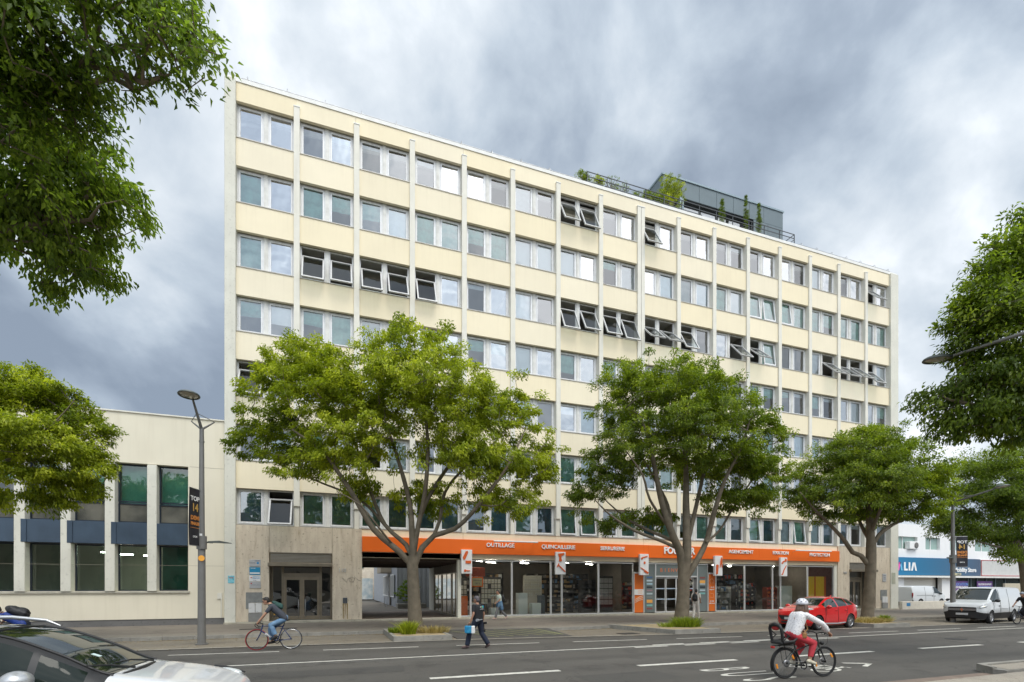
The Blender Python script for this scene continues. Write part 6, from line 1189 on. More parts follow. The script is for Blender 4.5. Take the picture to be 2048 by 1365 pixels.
# ------------------------------------------------------------------ vehicles
def pchip(xs, ys, x):
    xs = np.array(xs, float); ys = np.array(ys, float); h = np.diff(xs); d = np.diff(ys) / h; m = np.zeros(len(xs)); m[0] = d[0]; m[-1] = d[-1]
    for i in range(1, len(xs) - 1): m[i] = 0 if d[i - 1] * d[i] <= 0 else 2 * d[i - 1] * d[i] / (d[i - 1] + d[i])
    i = np.clip(np.searchsorted(xs, x) - 1, 0, len(h) - 1); t = (x - xs[i]) / h[i]
    return (2 * t**3 - 3 * t**2 + 1) * ys[i] + (t**3 - 2 * t**2 + t) * h[i] * m[i] + (-2 * t**3 + 3 * t**2) * ys[i + 1] + (t**3 - t**2) * h[i] * m[i + 1]
def sharpen(me, ang=38):
    bm = bmesh.new(); bm.from_mesh(me)
    for f in bm.faces: f.smooth = True
    for e in bm.edges:
        if len(e.link_faces) == 2: e.smooth = e.calc_face_angle(0) < R(ang)
    bm.to_mesh(me); bm.free()
paint_red = mat('car_red', (.62, .012, .014), .22, .0, coat=1.0); paint_white = mat('van_white', (.62, .64, .65), .28, coat=.6, dirt=.0); paint_silver = mat('car_white', (.66, .67, .68), .22, coat=1.0); paint_dark = mat('car_graphite', (.03, .036, .04), .25, .3, coat=1.0)
autoglass = mat('car_glass', (.012, .018, .016), .02, spec=.75); trim = mat('black_trim', (.018, .018, .019), .5); rimm = mat('alloy_rim', (.48, .48, .49), .3, .8); rimd = mat('rim_dark', (.02, .02, .02), .5)
headl = mat('headlight', (.55, .57, .56), .12, .3, coat=1.0); taill = mat('tail_light', (.45, .01, .01), .2, coat=1.0); platem = mat('number_plate', (.55, .56, .56), .6); silver = mat('silver_trim', (.52, .53, .54), .3, .6)
def wheel(parent, x, y, r, side, spokes=5, w_=.21, Pm=None):
    Mw = Matrix.Translation((x, y, r)) @ Matrix.Rotation(R(-90 * side), 4, 'X')        # local +Z points outward
    rr = r * .66
    mb = MB(); mb.lathe([(rr, -w_ * .45), (r * .93, -w_ * .5), (r, -w_ * .38), (r, w_ * .38), (r * .93, w_ * .5), (rr, w_ * .45)], 36, M=Mw, closed=True); wo_ = mb.build('wheel', M['rubber'], parent)
    mb = MB(); mb.lathe([(rr, -w_ * .4), (rr, w_ * .44), (rr * .95, w_ * .46), (rr * .93, w_ * .36), (rr * .93, -w_ * .4)], 36, M=Mw)
    for i in range(spokes):
        a = 2 * math.pi * i / spokes; c, s_ = math.cos(a), math.sin(a)
        for q in (-1, 1):
            pr_ = [(rr * .12, q * rr * .05), (rr * .95, q * rr * .20)]; (r0, o0), (r1, o1) = pr_; wd = rr * .09
            vs = [(c * r0 - s_ * (o0 - wd), s_ * r0 + c * (o0 - wd)), (c * r0 - s_ * (o0 + wd), s_ * r0 + c * (o0 + wd)), (c * r1 - s_ * (o1 + wd), s_ * r1 + c * (o1 + wd)), (c * r1 - s_ * (o1 - wd), s_ * r1 + c * (o1 - wd))]
            mb.add([tuple(Mw @ Vector((a_, b_, z))) for z in (w_ * .22, w_ * .36) for a_, b_ in vs], [(3, 2, 1, 0), (4, 5, 6, 7), (0, 1, 5, 4), (1, 2, 6, 5), (2, 3, 7, 6), (3, 0, 4, 7)])
    mb.lathe([(0, w_ * .42), (rr * .17, w_ * .40), (rr * .2, w_ * .25)], 16, M=Mw); mb.build('rim', rimm, wo_)
    mb = MB(); mb.lathe([(0, w_ * .05), (rr * .93, w_ * .05)], 24, M=Mw); mb.build('brake', rimd, wo_); return wo_
def car(name, lab, loc, rz, S, wheels, r, body, ws, sw, rw_, pillars, low=.0, roofm=None, pillm=None, cat='car', group=None, spokes=5, win_lo=0., mirror=None, mirm=None, side_glass=True, sideg=None):
    o = empty(name, loc, lab, cat, group); o.rotation_euler = (0, 0, rz)
    S = np.array(S, float); xs = S[:, 0]; keys = set(np.round(np.linspace(xs[0], xs[-1], 90), 4)) | set(xs[[0, -1]]) | set([ws[0], ws[1], *rw_, *sw]) | set([p for q in pillars for p in q]); X = np.array(sorted(k for k in keys if k <= xs[-1] + 1e-6)); X = X[np.concatenate([[True], np.diff(X) > .004])]
    par = np.stack([pchip(xs, S[:, i], X) for i in range(1, S.shape[1])], 1)
    nsub = [3, 2, 5, 4, 5, 2, 6]; grid = []; kinds = []
    for p in par:
        hw, zb, zs, zr, hwr = p[:5]; e = max(.015, min(.07, (zr - zs) * .22)); lowz = zb + (low if low else .12)
        kp = [(0, zb), (hw * .88, zb), (hw * .985, lowz), (hw, zb + (zs - zb) * .60), (hw * .965, zs), (hwr + .035, zr - e), (hwr - .05, zr - e * .32), (0, zr)]
        ring = []
        for i in range(7):
            a, b_ = Vector(kp[i]), Vector(kp[i + 1]); pr = Vector(kp[i - 1]) if i > 0 else Vector((-kp[1][0], kp[1][1])); nx_ = Vector(kp[i + 2]) if i < 6 else Vector((-kp[6][0], kp[6][1]))
            for q in range(nsub[i]):
                t = q / nsub[i]
                if i in (1, 4, 5, 0): v = a.lerp(b_, t); v.x += (.018 * 4 * t * (1 - t)) if i == 4 else 0
                else: v = .5 * ((2 * a) + (b_ - pr) * t + (2 * pr - 5 * a + 4 * b_ - nx_) * t * t + (3 * a - pr - 3 * b_ + nx_) * t ** 3) if i in (2, 6) else a.lerp(b_, t)
                if i == 6: v = Vector((a.x + (b_.x - a.x) * t, a.y + (b_.y - a.y) * (1 - (1 - t) ** 2)))
                ring.append((v.x, v.y))
        ring.append(kp[7]); full = ring + [(-y, z) for y, z in ring[-2:0:-1]]; grid.append(full)
    nr = len(grid[0]); st = np.cumsum([0] + nsub); half = st[-1]
    def seg(j):
        j2 = j if j < half else nr - 1 - j
        return int(np.searchsorted(st, j2, side='right') - 1)
    L0 = xs[-1] / 2; mb = MB(); mb.v = [(L0 - X[i], y, z) for i in range(len(X)) for y, z in grid[i]]
    sg_ = sideg or autoglass; mats = [body, trim, autoglass, autoglass, sg_, sg_, sg_, sg_, sg_, sg_, roofm or body, pillm or body]
    for i in range(len(X) - 1):
        xm = (X[i] + X[i + 1]) / 2
        for j in range(nr):
            k = seg(j); mi = 0; left = j >= half
            if k <= 1 and low: mi = 1
            if k == 6 and ws[0] < xm < ws[1]: mi = 2
            elif k == 6 and rw_[0] < xm < rw_[1]: mi = 3
            elif k == 6 and ws[1] <= xm <= rw_[0]: mi = 10
            elif k == 5 and ws[0] < xm < rw_[1]: mi = 11
            elif k == 4 and sw[0] < xm < sw[1] and side_glass:
                mi = 4; n = 0
                for (a, b_) in pillars:
                    if a < xm < b_: mi = 11
                    if xm > b_: n += 1
                if mi == 4: mi = 4 + min(n, 2) + (3 if left else 0)
            elif k == 4 and ws[0] < xm < rw_[1]: mi = 11
            mb.f.append((i * nr + j, i * nr + (j + 1) % nr, (i + 1) * nr + (j + 1) % nr, (i + 1) * nr + j)); mb.m.append(mi); mb.sm.append(True)
    mb.f.append(tuple(range(nr))[::-1]); mb.m.append(1 if low > .3 else 0); mb.sm.append(False); b0 = (len(X) - 1) * nr; mb.f.append(tuple(b0 + q for q in range(nr))); mb.m.append(0); mb.sm.append(False)
    bo = mb.build('body', mats, None, weld=False); bm = bmesh.new(); bm.from_mesh(bo.data); bmesh.ops.recalc_face_normals(bm, faces=bm.faces); bm.to_mesh(bo.data); bm.free()
    cut = MB(); hwm = S[:, 1].max()
    for wx in wheels:
        for s_ in (-1, 1): cut.cyl((L0 - wx, s_ * (hwm - .30), r), (L0 - wx, s_ * (hwm + .3), r), r + .055, 40)
    cut.m = [1] * len(cut.m); co = cut.build('cutter', mats); md = bo.modifiers.new('b', 'BOOLEAN'); md.object = co; md.operation = 'DIFFERENCE'; md.solver = 'EXACT'
    evalmesh(bo); bpy.data.objects.remove(co)
    names = {0: 'body', 1: 'lower_trim', 2: 'windscreen', 3: 'rear_window', 4: 'side_window', 5: 'side_window', 6: 'side_window', 7: 'side_window', 8: 'side_window', 9: 'side_window', 10: 'roof', 11: 'window_frame'}
    src = bmesh.new(); src.from_mesh(bo.data); bmesh.ops.recalc_face_normals(src, faces=src.faces)
    if not roofm: 
        for f in src.faces:
            if f.material_index == 10: f.material_index = 0
    if not pillm:
        for f in src.faces:
            if f.material_index == 11: f.material_index = 0
    used = sorted({f.material_index for f in src.faces})
    for mi in used:
        b2 = src.copy(); bmesh.ops.delete(b2, geom=[f for f in b2.faces if f.material_index != mi], context='FACES')
        me = bpy.data.meshes.new(names[mi]); 
        for f in b2.faces: f.material_index = 0
        b2.to_mesh(me); b2.free(); me.materials.append(mats[mi]); sharpen(me); link(names[mi], me, o)
    src.free(); bpy.data.objects.remove(bo)
    for wx in wheels:
        for s_ in (-1, 1): wheel(o, L0 - wx, s_ * (hwm - .115), r, s_, spokes)
    if mirror:
        mx_, mz_ = mirror
        for s_ in (-1, 1):
            m_ = MB(); y = s_ * (hwm + .10); m_.ell((L0 - mx_, y, mz_), (.085, .125, .085), 14, 10); m_.tube([(L0 - mx_, s_ * (hwm - .06), mz_ - .04), (L0 - mx_, y, mz_ - .03)], .03, 6); m_.build('mirror', mirm or body, o)
    return o
def surf(S, x):
    S = np.array(S, float); return [float(pchip(S[:, 0], S[:, i], np.array([x]))[0]) for i in range(1, 6)]
# red crossover ---------------------------------------------------------------
SR = [(0, .46, .34, .66, .69, .36), (.05, .62, .27, .77, .81, .50), (.18, .74, .22, .88, .92, .58), (.42, .84, .20, .94, 1.00, .64), (.80, .885, .20, .98, 1.06, .66), (1.08, .895, .20, 1.01, 1.10, .66), (1.5, .90, .20, 1.03, 1.31, .62), (1.92, .90, .20, 1.04, 1.48, .58), (2.4, .90, .20, 1.06, 1.53, .57), (2.95, .90, .20, 1.09, 1.52, .56), (3.35, .90, .22, 1.12, 1.48, .55), (3.70, .885, .26, 1.14, 1.42, .54), (3.98, .85, .32, 1.10, 1.20, .58), (4.14, .78, .36, .96, 1.0, .58), (4.19, .64, .42, .84, .88, .46)]
rc_loc, rc_rot = (22.2, 18.28, 0.0), R(180 + 9)
red = car('parked_car', 'shiny red compact crossover parked facing left between the trees', rc_loc, rc_rot, SR, (.80, 3.40), .335, paint_red, (1.12, 1.90), (1.30, 3.62), (3.66, 4.02), [(2.28, 2.36), (3.12, 3.17)], mirror=(1.38, 1.07), pillm=None)
L0 = 4.19 / 2
k = MB(); k.prism([(-.50, .60), (.50, .60), (.56, .68), (.40, .44), (-.40, .44), (-.56, .68)][::-1] if 0 else [(-.56, .66), (.56, .66), (.42, .44), (-.42, .44)], L0 - .10, L0 + .02, axis='x'); k.prism([(-.46, .40), (.46, .40), (.40, .30), (-.40, .30)], L0 - .10, L0 + .025, axis='x'); k.build('grille', trim, red)
k = MB(); k.bbox(L0 + .0, L0 + .035, -.26, .26, .47, .58, .005); k.build('number_plate', platem, red)
for s_ in (-1, 1):
    k = MB(); k.ell((L0 - .36, s_ * .665, .965), (.24, .11, .065), 14, 8, M=Matrix.Rotation(R(-s_ * 24), 3, 'Z').to_4x4()); k.build('headlight', headl, red)
    k = MB(); k.ell((-L0 + .20, s_ * .75, 1.02), (.12, .13, .10), 12, 8); k.build('tail_light', headl, red)
    k = MB(); k.ell((L0 - .12, s_ * .60, .46), (.07, .09, .10), 10, 6); k.build('fog_lamp', trim, red)
    for x in (2.18, 2.98): k = MB(); k.ell((L0 - x, s_ * .905, .90), (.09, .018, .022), 10, 6); k.build('door_handle', paint_red, red)
    k = MB(); k.tube([(L0 - 1.25, s_ * .885, .30), (L0 - 2.2, s_ * .905, .27), (L0 - 2.9, s_ * .905, .30)], .028, 6); k.build('sill_trim', silver, red)
    k = MB(); k.tube([(L0 - 1.25, s_ * .902, .30), (L0 - 1.32, s_ * .905, .7), (L0 - 1.30, s_ * .89, 1.0)], .006, 4); k.tube([(L0 - 2.32, s_ * .905, .28), (L0 - 2.32, s_ * .91, .8), (L0 - 2.32, s_ * .885, 1.04)], .006, 4); k.tube([(L0 - 3.0, s_ * .905, .62), (L0 - 3.1, s_ * .905, .9), (L0 - 3.14, s_ * .88, 1.08)], .006, 4); k.build('door_gap', trim, red)
MB().tube([(-L0 + 1.0, 0, 1.49), (-L0 + .85, 0, 1.58)], [.03, .01], 6).build('antenna', paint_red, red)
# large white van --------------------------------------------------------------
SV = [(0, .62, .30, .86, .88, .55), (.04, .76, .26, .94, .97, .66), (.16, .88, .23, 1.04, 1.07, .74), (.45, .95, .22, 1.10, 1.16, .78), (.85, .97, .22, 1.14, 1.24, .80), (1.3, .975, .22, 1.17, 1.57, .78), (1.78, .975, .22, 1.20, 1.89, .76), (2.2, .975, .22, 1.22, 1.95, .75), (3.5, .975, .22, 1.22, 1.96, .76), (4.9, .975, .24, 1.22, 1.95, .77), (5.25, .965, .28, 1.2, 1.92, .77), (5.36, .93, .34, 1.1, 1.86, .74), (5.38, .90, .4, 1.1, 1.8, .72)]
vn = car('parked_van', 'large white panel van parked facing left behind the lamp post', (35.0, 18.3, .02), R(180 + 10), SV, (.92, 4.05), .34, paint_white, (.90, 1.76), (1.02, 2.02), (9, 9.1), [(7, 7.1)], low=.34, mirror=(1.32, 1.22), mirm=trim, cat='van', group='white vans', spokes=8)
L0 = 5.38 / 2
MB().prism([(-.62, .80), (.62, .80), (.58, .66), (-.58, .66)], L0 - .1, L0 + .01, axis='x').build('grille', trim, vn)
k = MB(); [k.box(L0 + .005, L0 + .018, -.60, .60, z, z + .018) for z in (.695, .735, .775)]; k.build('grille_bar', silver, vn)
k = MB(); k.prism([(0, .83), (.075, .73), (0, .62), (-.075, .73)], L0 + .01, L0 + .03, axis='x'); k.build('badge', M['chrome'], vn)
MB().bbox(L0 - .02, L0 + .03, -.26, .26, .44, .55, .005).build('number_plate', platem, vn)
for s_ in (-1, 1):
    k = MB(); k.ell((L0 - .26, s_ * .80, .90), (.26, .12, .10), 14, 8, M=Matrix.Rotation(R(-s_ * 22), 3, 'Z').to_4x4() @ Matrix.Rotation(R(16), 4, 'Y')); k.build('headlight', headl, vn)
    k = MB(); k.tube([(L0 - .06, s_ * .62, .80), (L0 - .08, s_ * .74, .83), (L0 - .2, s_ * .89, .93)], .02, 6); k.build('running_lamp', mat('warm_lens', (.75, .68, .42), .2, emis=((1, .85, .45), .6)), vn)
    k = MB(); k.tube([(L0 - 1.15, s_ * .975, .5), (L0 - 1.15, s_ * .985, .9), (L0 - 1.1, s_ * .95, 1.18)], .007, 4); k.tube([(L0 - 2.08, s_ * .975, .4), (L0 - 2.08, s_ * .985, .9), (L0 - 2.08, s_ * .945, 1.22), (L0 - 2.05, s_ * .84, 1.82)], .007, 4); k.tube([(L0 - 3.3, s_ * .975, .4), (L0 - 3.3, s_ * .985, .9), (L0 - 3.3, s_ * .945, 1.22), (L0 - 3.3, s_ * .84, 1.85)], .007, 4); k.build('door_gap', trim, vn)
    k = MB(); k.ell((L0 - 1.92, s_ * .985, .93), (.1, .02, .03), 10, 6); k.build('door_handle', trim, vn)
    k = MB(); k.bbox(L0 - 3.1, L0 - 2.25, s_ * .99 - .012, s_ * .99 + .012, .78, .80, .004); k.build('side_crease', M['white'], vn)
# small white van behind the low wall
SV2 = [(0, .60, .30, .82, .85, .5), (.05, .74, .26, .94, .97, .62), (.3, .88, .22, 1.04, 1.10, .72), (.7, .92, .22, 1.10, 1.26, .76), (1.2, .93, .22, 1.14, 1.62, .74), (1.65, .93, .22, 1.18, 1.86, .72), (2.4, .93, .22, 1.2, 1.91, .72), (4.3, .93, .24, 1.2, 1.90, .74), (4.7, .92, .28, 1.18, 1.86, .74), (4.78, .88, .4, 1.1, 1.78, .7)]
v2 = car('parked_van', 'smaller white van facing right behind the low wall', (52.6, 32.4, .15), R(0), SV2, (.85, 3.75), .33, paint_white, (.55, 1.62), (.75, 1.85), (9, 9.1), [(7, 7.1)], low=.22, mirror=(1.15, 1.15), mirm=trim, cat='van', group='white vans', spokes=8)
L0 = 2.39
for s_ in (-1, 1):
    MB().bbox(-L0 + .0, -L0 + .08, s_ * .82 - .07, s_ * .82 + .07, .75, 1.25, .02).build('tail_light', taill, v2)
    k = MB(); k.ell((L0 - .3, s_ * .74, .86), (.22, .12, .08), 12, 8); k.build('headlight', headl, v2)
    k = MB(); k.tube([(L0 - 1.95, s_ * .935, .4), (L0 - 1.95, s_ * .94, .9), (L0 - 1.95, s_ * .905, 1.2), (L0 - 1.95, s_ * .8, 1.78)], .008, 4); k.tube([(L0 - 3.1, s_ * .935, .4), (L0 - 3.1, s_ * .94, .9), (L0 - 3.1, s_ * .905, 1.2), (L0 - 3.1, s_ * .8, 1.8)], .008, 4); k.tube([(L0 - 2, s_ * .94, 1.02), (L0 - 4.3, s_ * .94, 1.02)], .01, 4); k.build('door_gap', trim, v2)
    for x in (1.8, 2.15): k = MB(); k.ell((L0 - x, s_ * .945, .95), (.09, .02, .03), 8, 6); k.build('door_handle', trim, v2)
# dark car in the yard (seen through the side glazing of the passage)
dk_car = car('parked_car', 'dark car parked in the yard behind the passage', (-.6, 52, .15), R(0), SR, (.80, 3.40), .335, paint_dark, (1.12, 1.90), (1.30, 3.72), (3.42, 3.95), [(2.28, 2.36), (3.12, 3.17)], mirror=(1.38, 1.07))
# foreground car ---------------------------------------------------------------
SF = [(0, .46, .32, .62, .65, .36), (.06, .62, .26, .71, .75, .50), (.22, .76, .22, .80, .84, .60), (.55, .855, .20, .875, .93, .66), (.95, .885, .20, .92, 1.00, .70), (1.22, .89, .20, .95, 1.045, .71), (1.75, .895, .20, .99, 1.32, .67), (2.3, .895, .20, 1.05, 1.53, .62), (2.7, .895, .20, 1.06, 1.585, .61), (3.3, .895, .20, 1.07, 1.60, .61), (3.8, .89, .22, 1.09, 1.54, .60), (4.15, .87, .26, 1.1, 1.30, .62), (4.3, .82, .34, 1.0, 1.05, .62), (4.36, .68, .42, .86, .9, .5)]
FGX, FGY = -1.10, 7.55
fg = car('parked_car', 'white car with black pillars and silver roof rails cut by the bottom left corner', (FGX - 2.18, FGY, 0), R(-2), SF, (.86, 3.52), .33, paint_silver, (1.24, 2.42), (1.42, 3.98), (3.85, 4.2), [(1.86, 1.93), (2.62, 2.72), (3.5, 3.56)], mirror=None, roofm=autoglass, pillm=trim, sideg=mat('dim_car_glass', (.012, .018, .015), .03, spec=.22))
L0 = 2.18
for s_ in (-1, 1):
    mx = (L0 - 1.90, s_ * 1.04, 1.08); k = MB(); k.ell(mx, (.135, .145, .105), 20, 14, M=Matrix.Rotation(R(s_ * 8), 3, 'Z').to_4x4()); k.tube([(mx[0] + .02, s_ * .84, 1.0), (mx[0] + .02, s_ * .95, 1.02)], .035, 8); mo = k.build('mirror', silver, fg)
    k = MB(); k.tube([(L0 - 2.30, s_ * .655, 1.525), (L0 - 2.45, s_ * .655, 1.60), (L0 - 2.8, s_ * .65, 1.645), (L0 - 3.4, s_ * .645, 1.655), (L0 - 3.75, s_ * .63, 1.60)], [.012, .022, .026, .026, .012], 10); k.build('roof_rail', silver, fg)
    k = MB(); k.ell((L0 - .40, s_ * .70, .81), (.27, .10, .075), 16, 10, M=Matrix.Rotation(R(-s_ * 22), 3, 'Z').to_4x4()); k.build('headlight', headl, fg); k = MB(); k.tube([(L0 - .12, s_ * .60, .82), (L0 - .3, s_ * .735, .875), (L0 - .55, s_ * .82, .90)], .012, 6); k.build('headlight_trim', trim, fg)
    k = MB(); a = (L0 - 1.18, s_ * .30 + .12, 1.06); k.tube([a, (L0 - 1.32, s_ * .30 - .18, 1.135), (L0 - 1.42, s_ * .30 - .48, 1.175)] if s_ < 0 else [a, (L0 - 1.30, s_ * .30 - .25, 1.125), (L0 - 1.36, s_ * .30 - .55, 1.13)], [.014, .010, .008], 6); k.build('wiper', trim, fg)
k = MB(); k.tube([(L0 - 1.24, -.72, .97), (L0 - 1.18, -.45, 1.02), (L0 - 1.14, 0, 1.035), (L0 - 1.18, .45, 1.02), (L0 - 1.24, .72, .97)], .026, 8); k.build('cowl', trim, fg)
for s_ in (-1, 1):
    pts = []
    for q in range(15):
        x = 1.22 + (2.44 - 1.22) * q / 14; hw, zb, zs, zr, hwr = surf(SF, x); e_ = max(.015, min(.07, (zr - zs) * .22)); pts.append((L0 - x, s_ * (hwr - .05), zr - e_ * .32 + .004))
    k = MB(); k.tube(pts, .017, 6); k.build('windscreen_seal', trim, fg)
hw, zb, zs, zr, hwr = surf(SF, 2.42); k = MB(); k.tube([(L0 - 2.42, y * (hwr - .05), zr - .022 * abs(y) ** 2 + .003) for y in (-1, -.75, -.5, -.25, 0, .25, .5, .75, 1)], .012, 6); k.build('roof_seal', trim, fg)
k = MB(); k.prism([(-.40, .66), (.40, .66), (.34, .50), (-.34, .50)], L0 - .1, L0 + .012, axis='x'); k.build('grille', trim, fg)
k = MB(); st_ = Matrix.Translation((L0 - 1.52, -.30, 1.235)); k.box(-.045, .045, -.035, .035, -.002, .003, M=st_ @ Matrix.Rotation(R(22), 4, 'Y')); k.build('windscreen_sticker', mat('sticker_pale', (.55, .68, .66), .5), fg)
# shoulder bag load on a rack behind, only its top shows above the roof
bag_blk = mat('black_nylon', (.014, .014, .016), .55, var=.3, vscale=8., bump=.4); bag_blu = mat('blue_nylon', (.01, .045, .26), .6, var=.35, vscale=6., bump=.4)

# ------------------------------------------------------------------ bicycles
spokem = mat('spoke_steel', (.30, .30, .31), .35, .7); reflo = mat('orange_reflector', (.85, .30, .02), .35)
def bwheel(parent, x, z, r, tyre, rimmat, y=0., nsp=16, tw=.014, disc=False, refl=0):
    mb = MB(); pts = [(x + r * math.cos(2 * math.pi * i / 48), y, z + r * math.sin(2 * math.pi * i / 48)) for i in range(48)]; mb.tube([(x + (r - tw) * math.cos(2 * math.pi * i / 48), y, z + (r - tw) * math.sin(2 * math.pi * i / 48)) for i in range(48)], tw, 8, closed=True); o = mb.build('wheel', tyre, parent)
    mb = MB(); mb.tube([(x + (r - tw * 2.6) * math.cos(2 * math.pi * i / 48), y, z + (r - tw * 2.6) * math.sin(2 * math.pi * i / 48)) for i in range(48)], .011, 6, closed=True); mb.build('rim', rimmat, o)
    mb = MB()
    for i in range(nsp * 2):
        a = math.pi * i / nsp; s_ = .028 if i % 2 else -.028; mb.tube([(x + .02 * math.cos(a + .9), y + s_, z + .02 * math.sin(a + .9)), (x + (r - tw * 2.4) * math.cos(a), y, z + (r - tw * 2.4) * math.sin(a))], .0012, 3)
    mb.build('spokes', spokem, o); mb = MB(); mb.cyl((x, y - .05, z), (x, y + .05, z), .022, 12); mb.build('hub', M['black'], o)
    for i in range(refl):
        a = .6 + i * 2.8; q = r * .68; Mr = Matrix.Translation((x + q * math.cos(a), y - .02, z + q * math.sin(a))) @ Matrix.Rotation(-a, 4, 'Y'); k = MB(); k.box(-.018, .018, -.008, .008, -.05, .05, M=Mr @ Matrix.Rotation(R(0), 4, 'Y')); k.build('reflector', reflo, o)
    return o
def T2(o, p): o.parent = p; return o
def bike(name, lab, loc, rz, kind):
    """local +X is forward; origin on the ground under the bottom bracket"""
    o = empty(name, loc, lab, 'bicycle'); o.rotation_euler = (0, 0, rz); r = .345 if kind != 'road' else .338; rx, fx = -.45, .60; bb = Vector((0, 0, .28)); seat_t = Vector((-.20, 0, .80 if kind == 'road' else .78))
    if kind == 'road': fx = .575; rx = -.42
    head_b = Vector((fx - .115, 0, .62)); head_t = Vector((fx - .165, 0, .80)); fr = {'road': mat('frame_blue', (.012, .03, .11), .25, coat=1.), 'city': mat('frame_graphite', (.035, .045, .042), .35, coat=.5), 'other': mat('frame_navy', (.02, .03, .06), .35, coat=.5)}[kind]
    ax_r = Vector((rx, 0, r)); ax_f = Vector((fx, 0, r)); mb = MB(); rt = .019
    if kind == 'city': head_t = Vector((fx - .17, 0, .84)); head_b = Vector((fx - .12, 0, .64)); top_s = Vector((-.13, 0, .62)); mb.tube([head_t - Vector((0, 0, .04)), top_s], .015, 8); mb.tube([head_b + Vector((0, 0, .02)), bb], .021, 8); mb.tube([bb, seat_t - Vector((0, 0, .06))], .018, 8)
    else: mb.tube([head_t - Vector((0, 0, .03)), seat_t - Vector((.0, 0, .06))], .016, 8); mb.tube([head_b, bb], [.024, .03], 8); mb.tube([bb, seat_t], .018, 8)
    mb.tube([head_b, head_t], .023, 8)
    for s_ in (-1, 1): mb.tube([bb + Vector((0, s_ * .03, 0)), ax_r + Vector((0, s_ * .06, 0))], .011, 6); mb.tube([seat_t + Vector((.01, s_ * .012, -.12)), ax_r + Vector((0, s_ * .06, 0))], .009, 6)
    mb.build('frame', fr, o)
    mb = MB()
    for s_ in (-1, 1): mb.tube([head_b + Vector((0, s_ * .035, -.03)), head_b + Vector((.03, s_ * .055, -.12)), ax_f + Vector((0, s_ * .055, 0))], [.018, .016, .010], 8)
    mb.tube([head_b + Vector((0, -.05, -.03)), head_b + Vector((0, .05, -.03))], .02, 8); mb.build('fork', fr if kind == 'road' else M['black'], o)
    redt = mat('red_tyre', (.26, .012, .016), .6)
    bwheel(o, rx, r, r, M['rubber'], M['chrome'] if kind != 'city' else M['black'], nsp=12, tw=.013 if kind == 'road' else .019, refl=2 if kind == 'city' else 0)
    bwheel(o, fx, r, r, redt if kind == 'road' else M['rubber'], M['black'], nsp=12, tw=.013 if kind == 'road' else .019, refl=2 if kind == 'city' else 0)
    mb = MB(); sz = .92 if kind == 'road' else .90; mb.tube([seat_t - Vector((0, 0, .05)), Vector((seat_t.x - .03, 0, sz))], .013, 8); mb.build('seat_post', M['black'], o)
    mb = MB(); sx = seat_t.x - .03; mb.ell((sx - .06, 0, sz + .03), (.10, .08 if kind == 'city' else .065, .035), 14, 8); mb.ell((sx + .07, 0, sz + .03), (.12, .03, .025), 12, 8); mb.build('saddle', M['black'], o)
    mb = MB()
    if kind == 'road':
        s0 = head_t + Vector((0, 0, .05)); mb.tube([head_t, s0, s0 + Vector((.09, 0, .02))], .015, 8); c = s0 + Vector((.09, 0, .02))
        for s_ in (-1, 1): mb.tube([c, c + Vector((0, s_ * .19, 0)), c + Vector((.09, s_ * .20, -.01)), c + Vector((.11, s_ * .205, -.07)), c + Vector((.06, s_ * .21, -.13)), c + Vector((-.03, s_ * .21, -.14))], .014, 8)
    else:
        s0 = head_t + Vector((-.03, 0, .14)); mb.tube([head_t, s0], .015, 8)
        for s_ in (-1, 1): mb.tube([s0, s0 + Vector((.03, s_ * .12, .03)), s0 + Vector((-.02, s_ * .26, .03)), s0 + Vector((-.10, s_ * .31, .02))], .013, 8); mb.tube([s0 + Vector((.02, s_ * .22, .02)), s0 + Vector((.05, s_ * .28, -.02)), s0 + Vector((.04, s_ * .34, -.03))], .006, 6)
    mb.build('handlebar', M['black'], o)
    mb = MB(); mb.lathe([(.085, -.003), (.092, 0), (.085, .003), (.06, .003), (.06, -.003)], 24, M=Matrix.Translation((0, -.06, .28)) @ Matrix.Rotation(R(90), 4, 'X'), closed=True); mb.cyl((0, -.07, .28), (0, .07, .28), .022, 10)
    ca = R(-20 if kind == 'road' else -8)
    for s_ in (-1, 1): e_ = Vector((s_ * -.165 * math.cos(ca), s_ * .085, .28 + s_ * -.165 * math.sin(ca))); mb.tube([(0, s_ * .08, .28), tuple(e_)], .011, 6); mb.box(e_.x - .045, e_.x + .045, e_.y - (.05 if s_ < 0 else 0) + .0, e_.y + (.05 if s_ > 0 else 0), e_.z - .012, e_.z + .012)
    mb.build('crank', M['black'], o)
    mb = MB()
    for s_ in (-1, 1): mb.tube([(0, -.062, .28 + s_ * .085), (rx, -.055, r + s_ * .035)], .005, 4)
    mb.build('chain', M['metal'], o)
    if kind == 'city':
        for cx, a0, a1, nm in ((rx, 20, 205, 'rear'), (fx, 40, 150, 'front')):
            if nm == 'front': continue
            mb = MB(); n = 14; pr_ = []
            for i in range(n + 1): a = R(a0 + (a1 - a0) * i / n); pr_.append((cx + (r + .022) * math.cos(a), r + (r + .022) * math.sin(a)))
            vs = [(x, y, z + (0 if abs(y) < .01 else -.010)) for x, z in pr_ for y in (-.026, 0, .026)]; mb.add(vs, [(i * 3 + j, i * 3 + j + 1, i * 3 + j + 4, i * 3 + j + 3) for i in range(n) for j in range(2)], 0, True); mb.build('mudguard', M['black'], o)
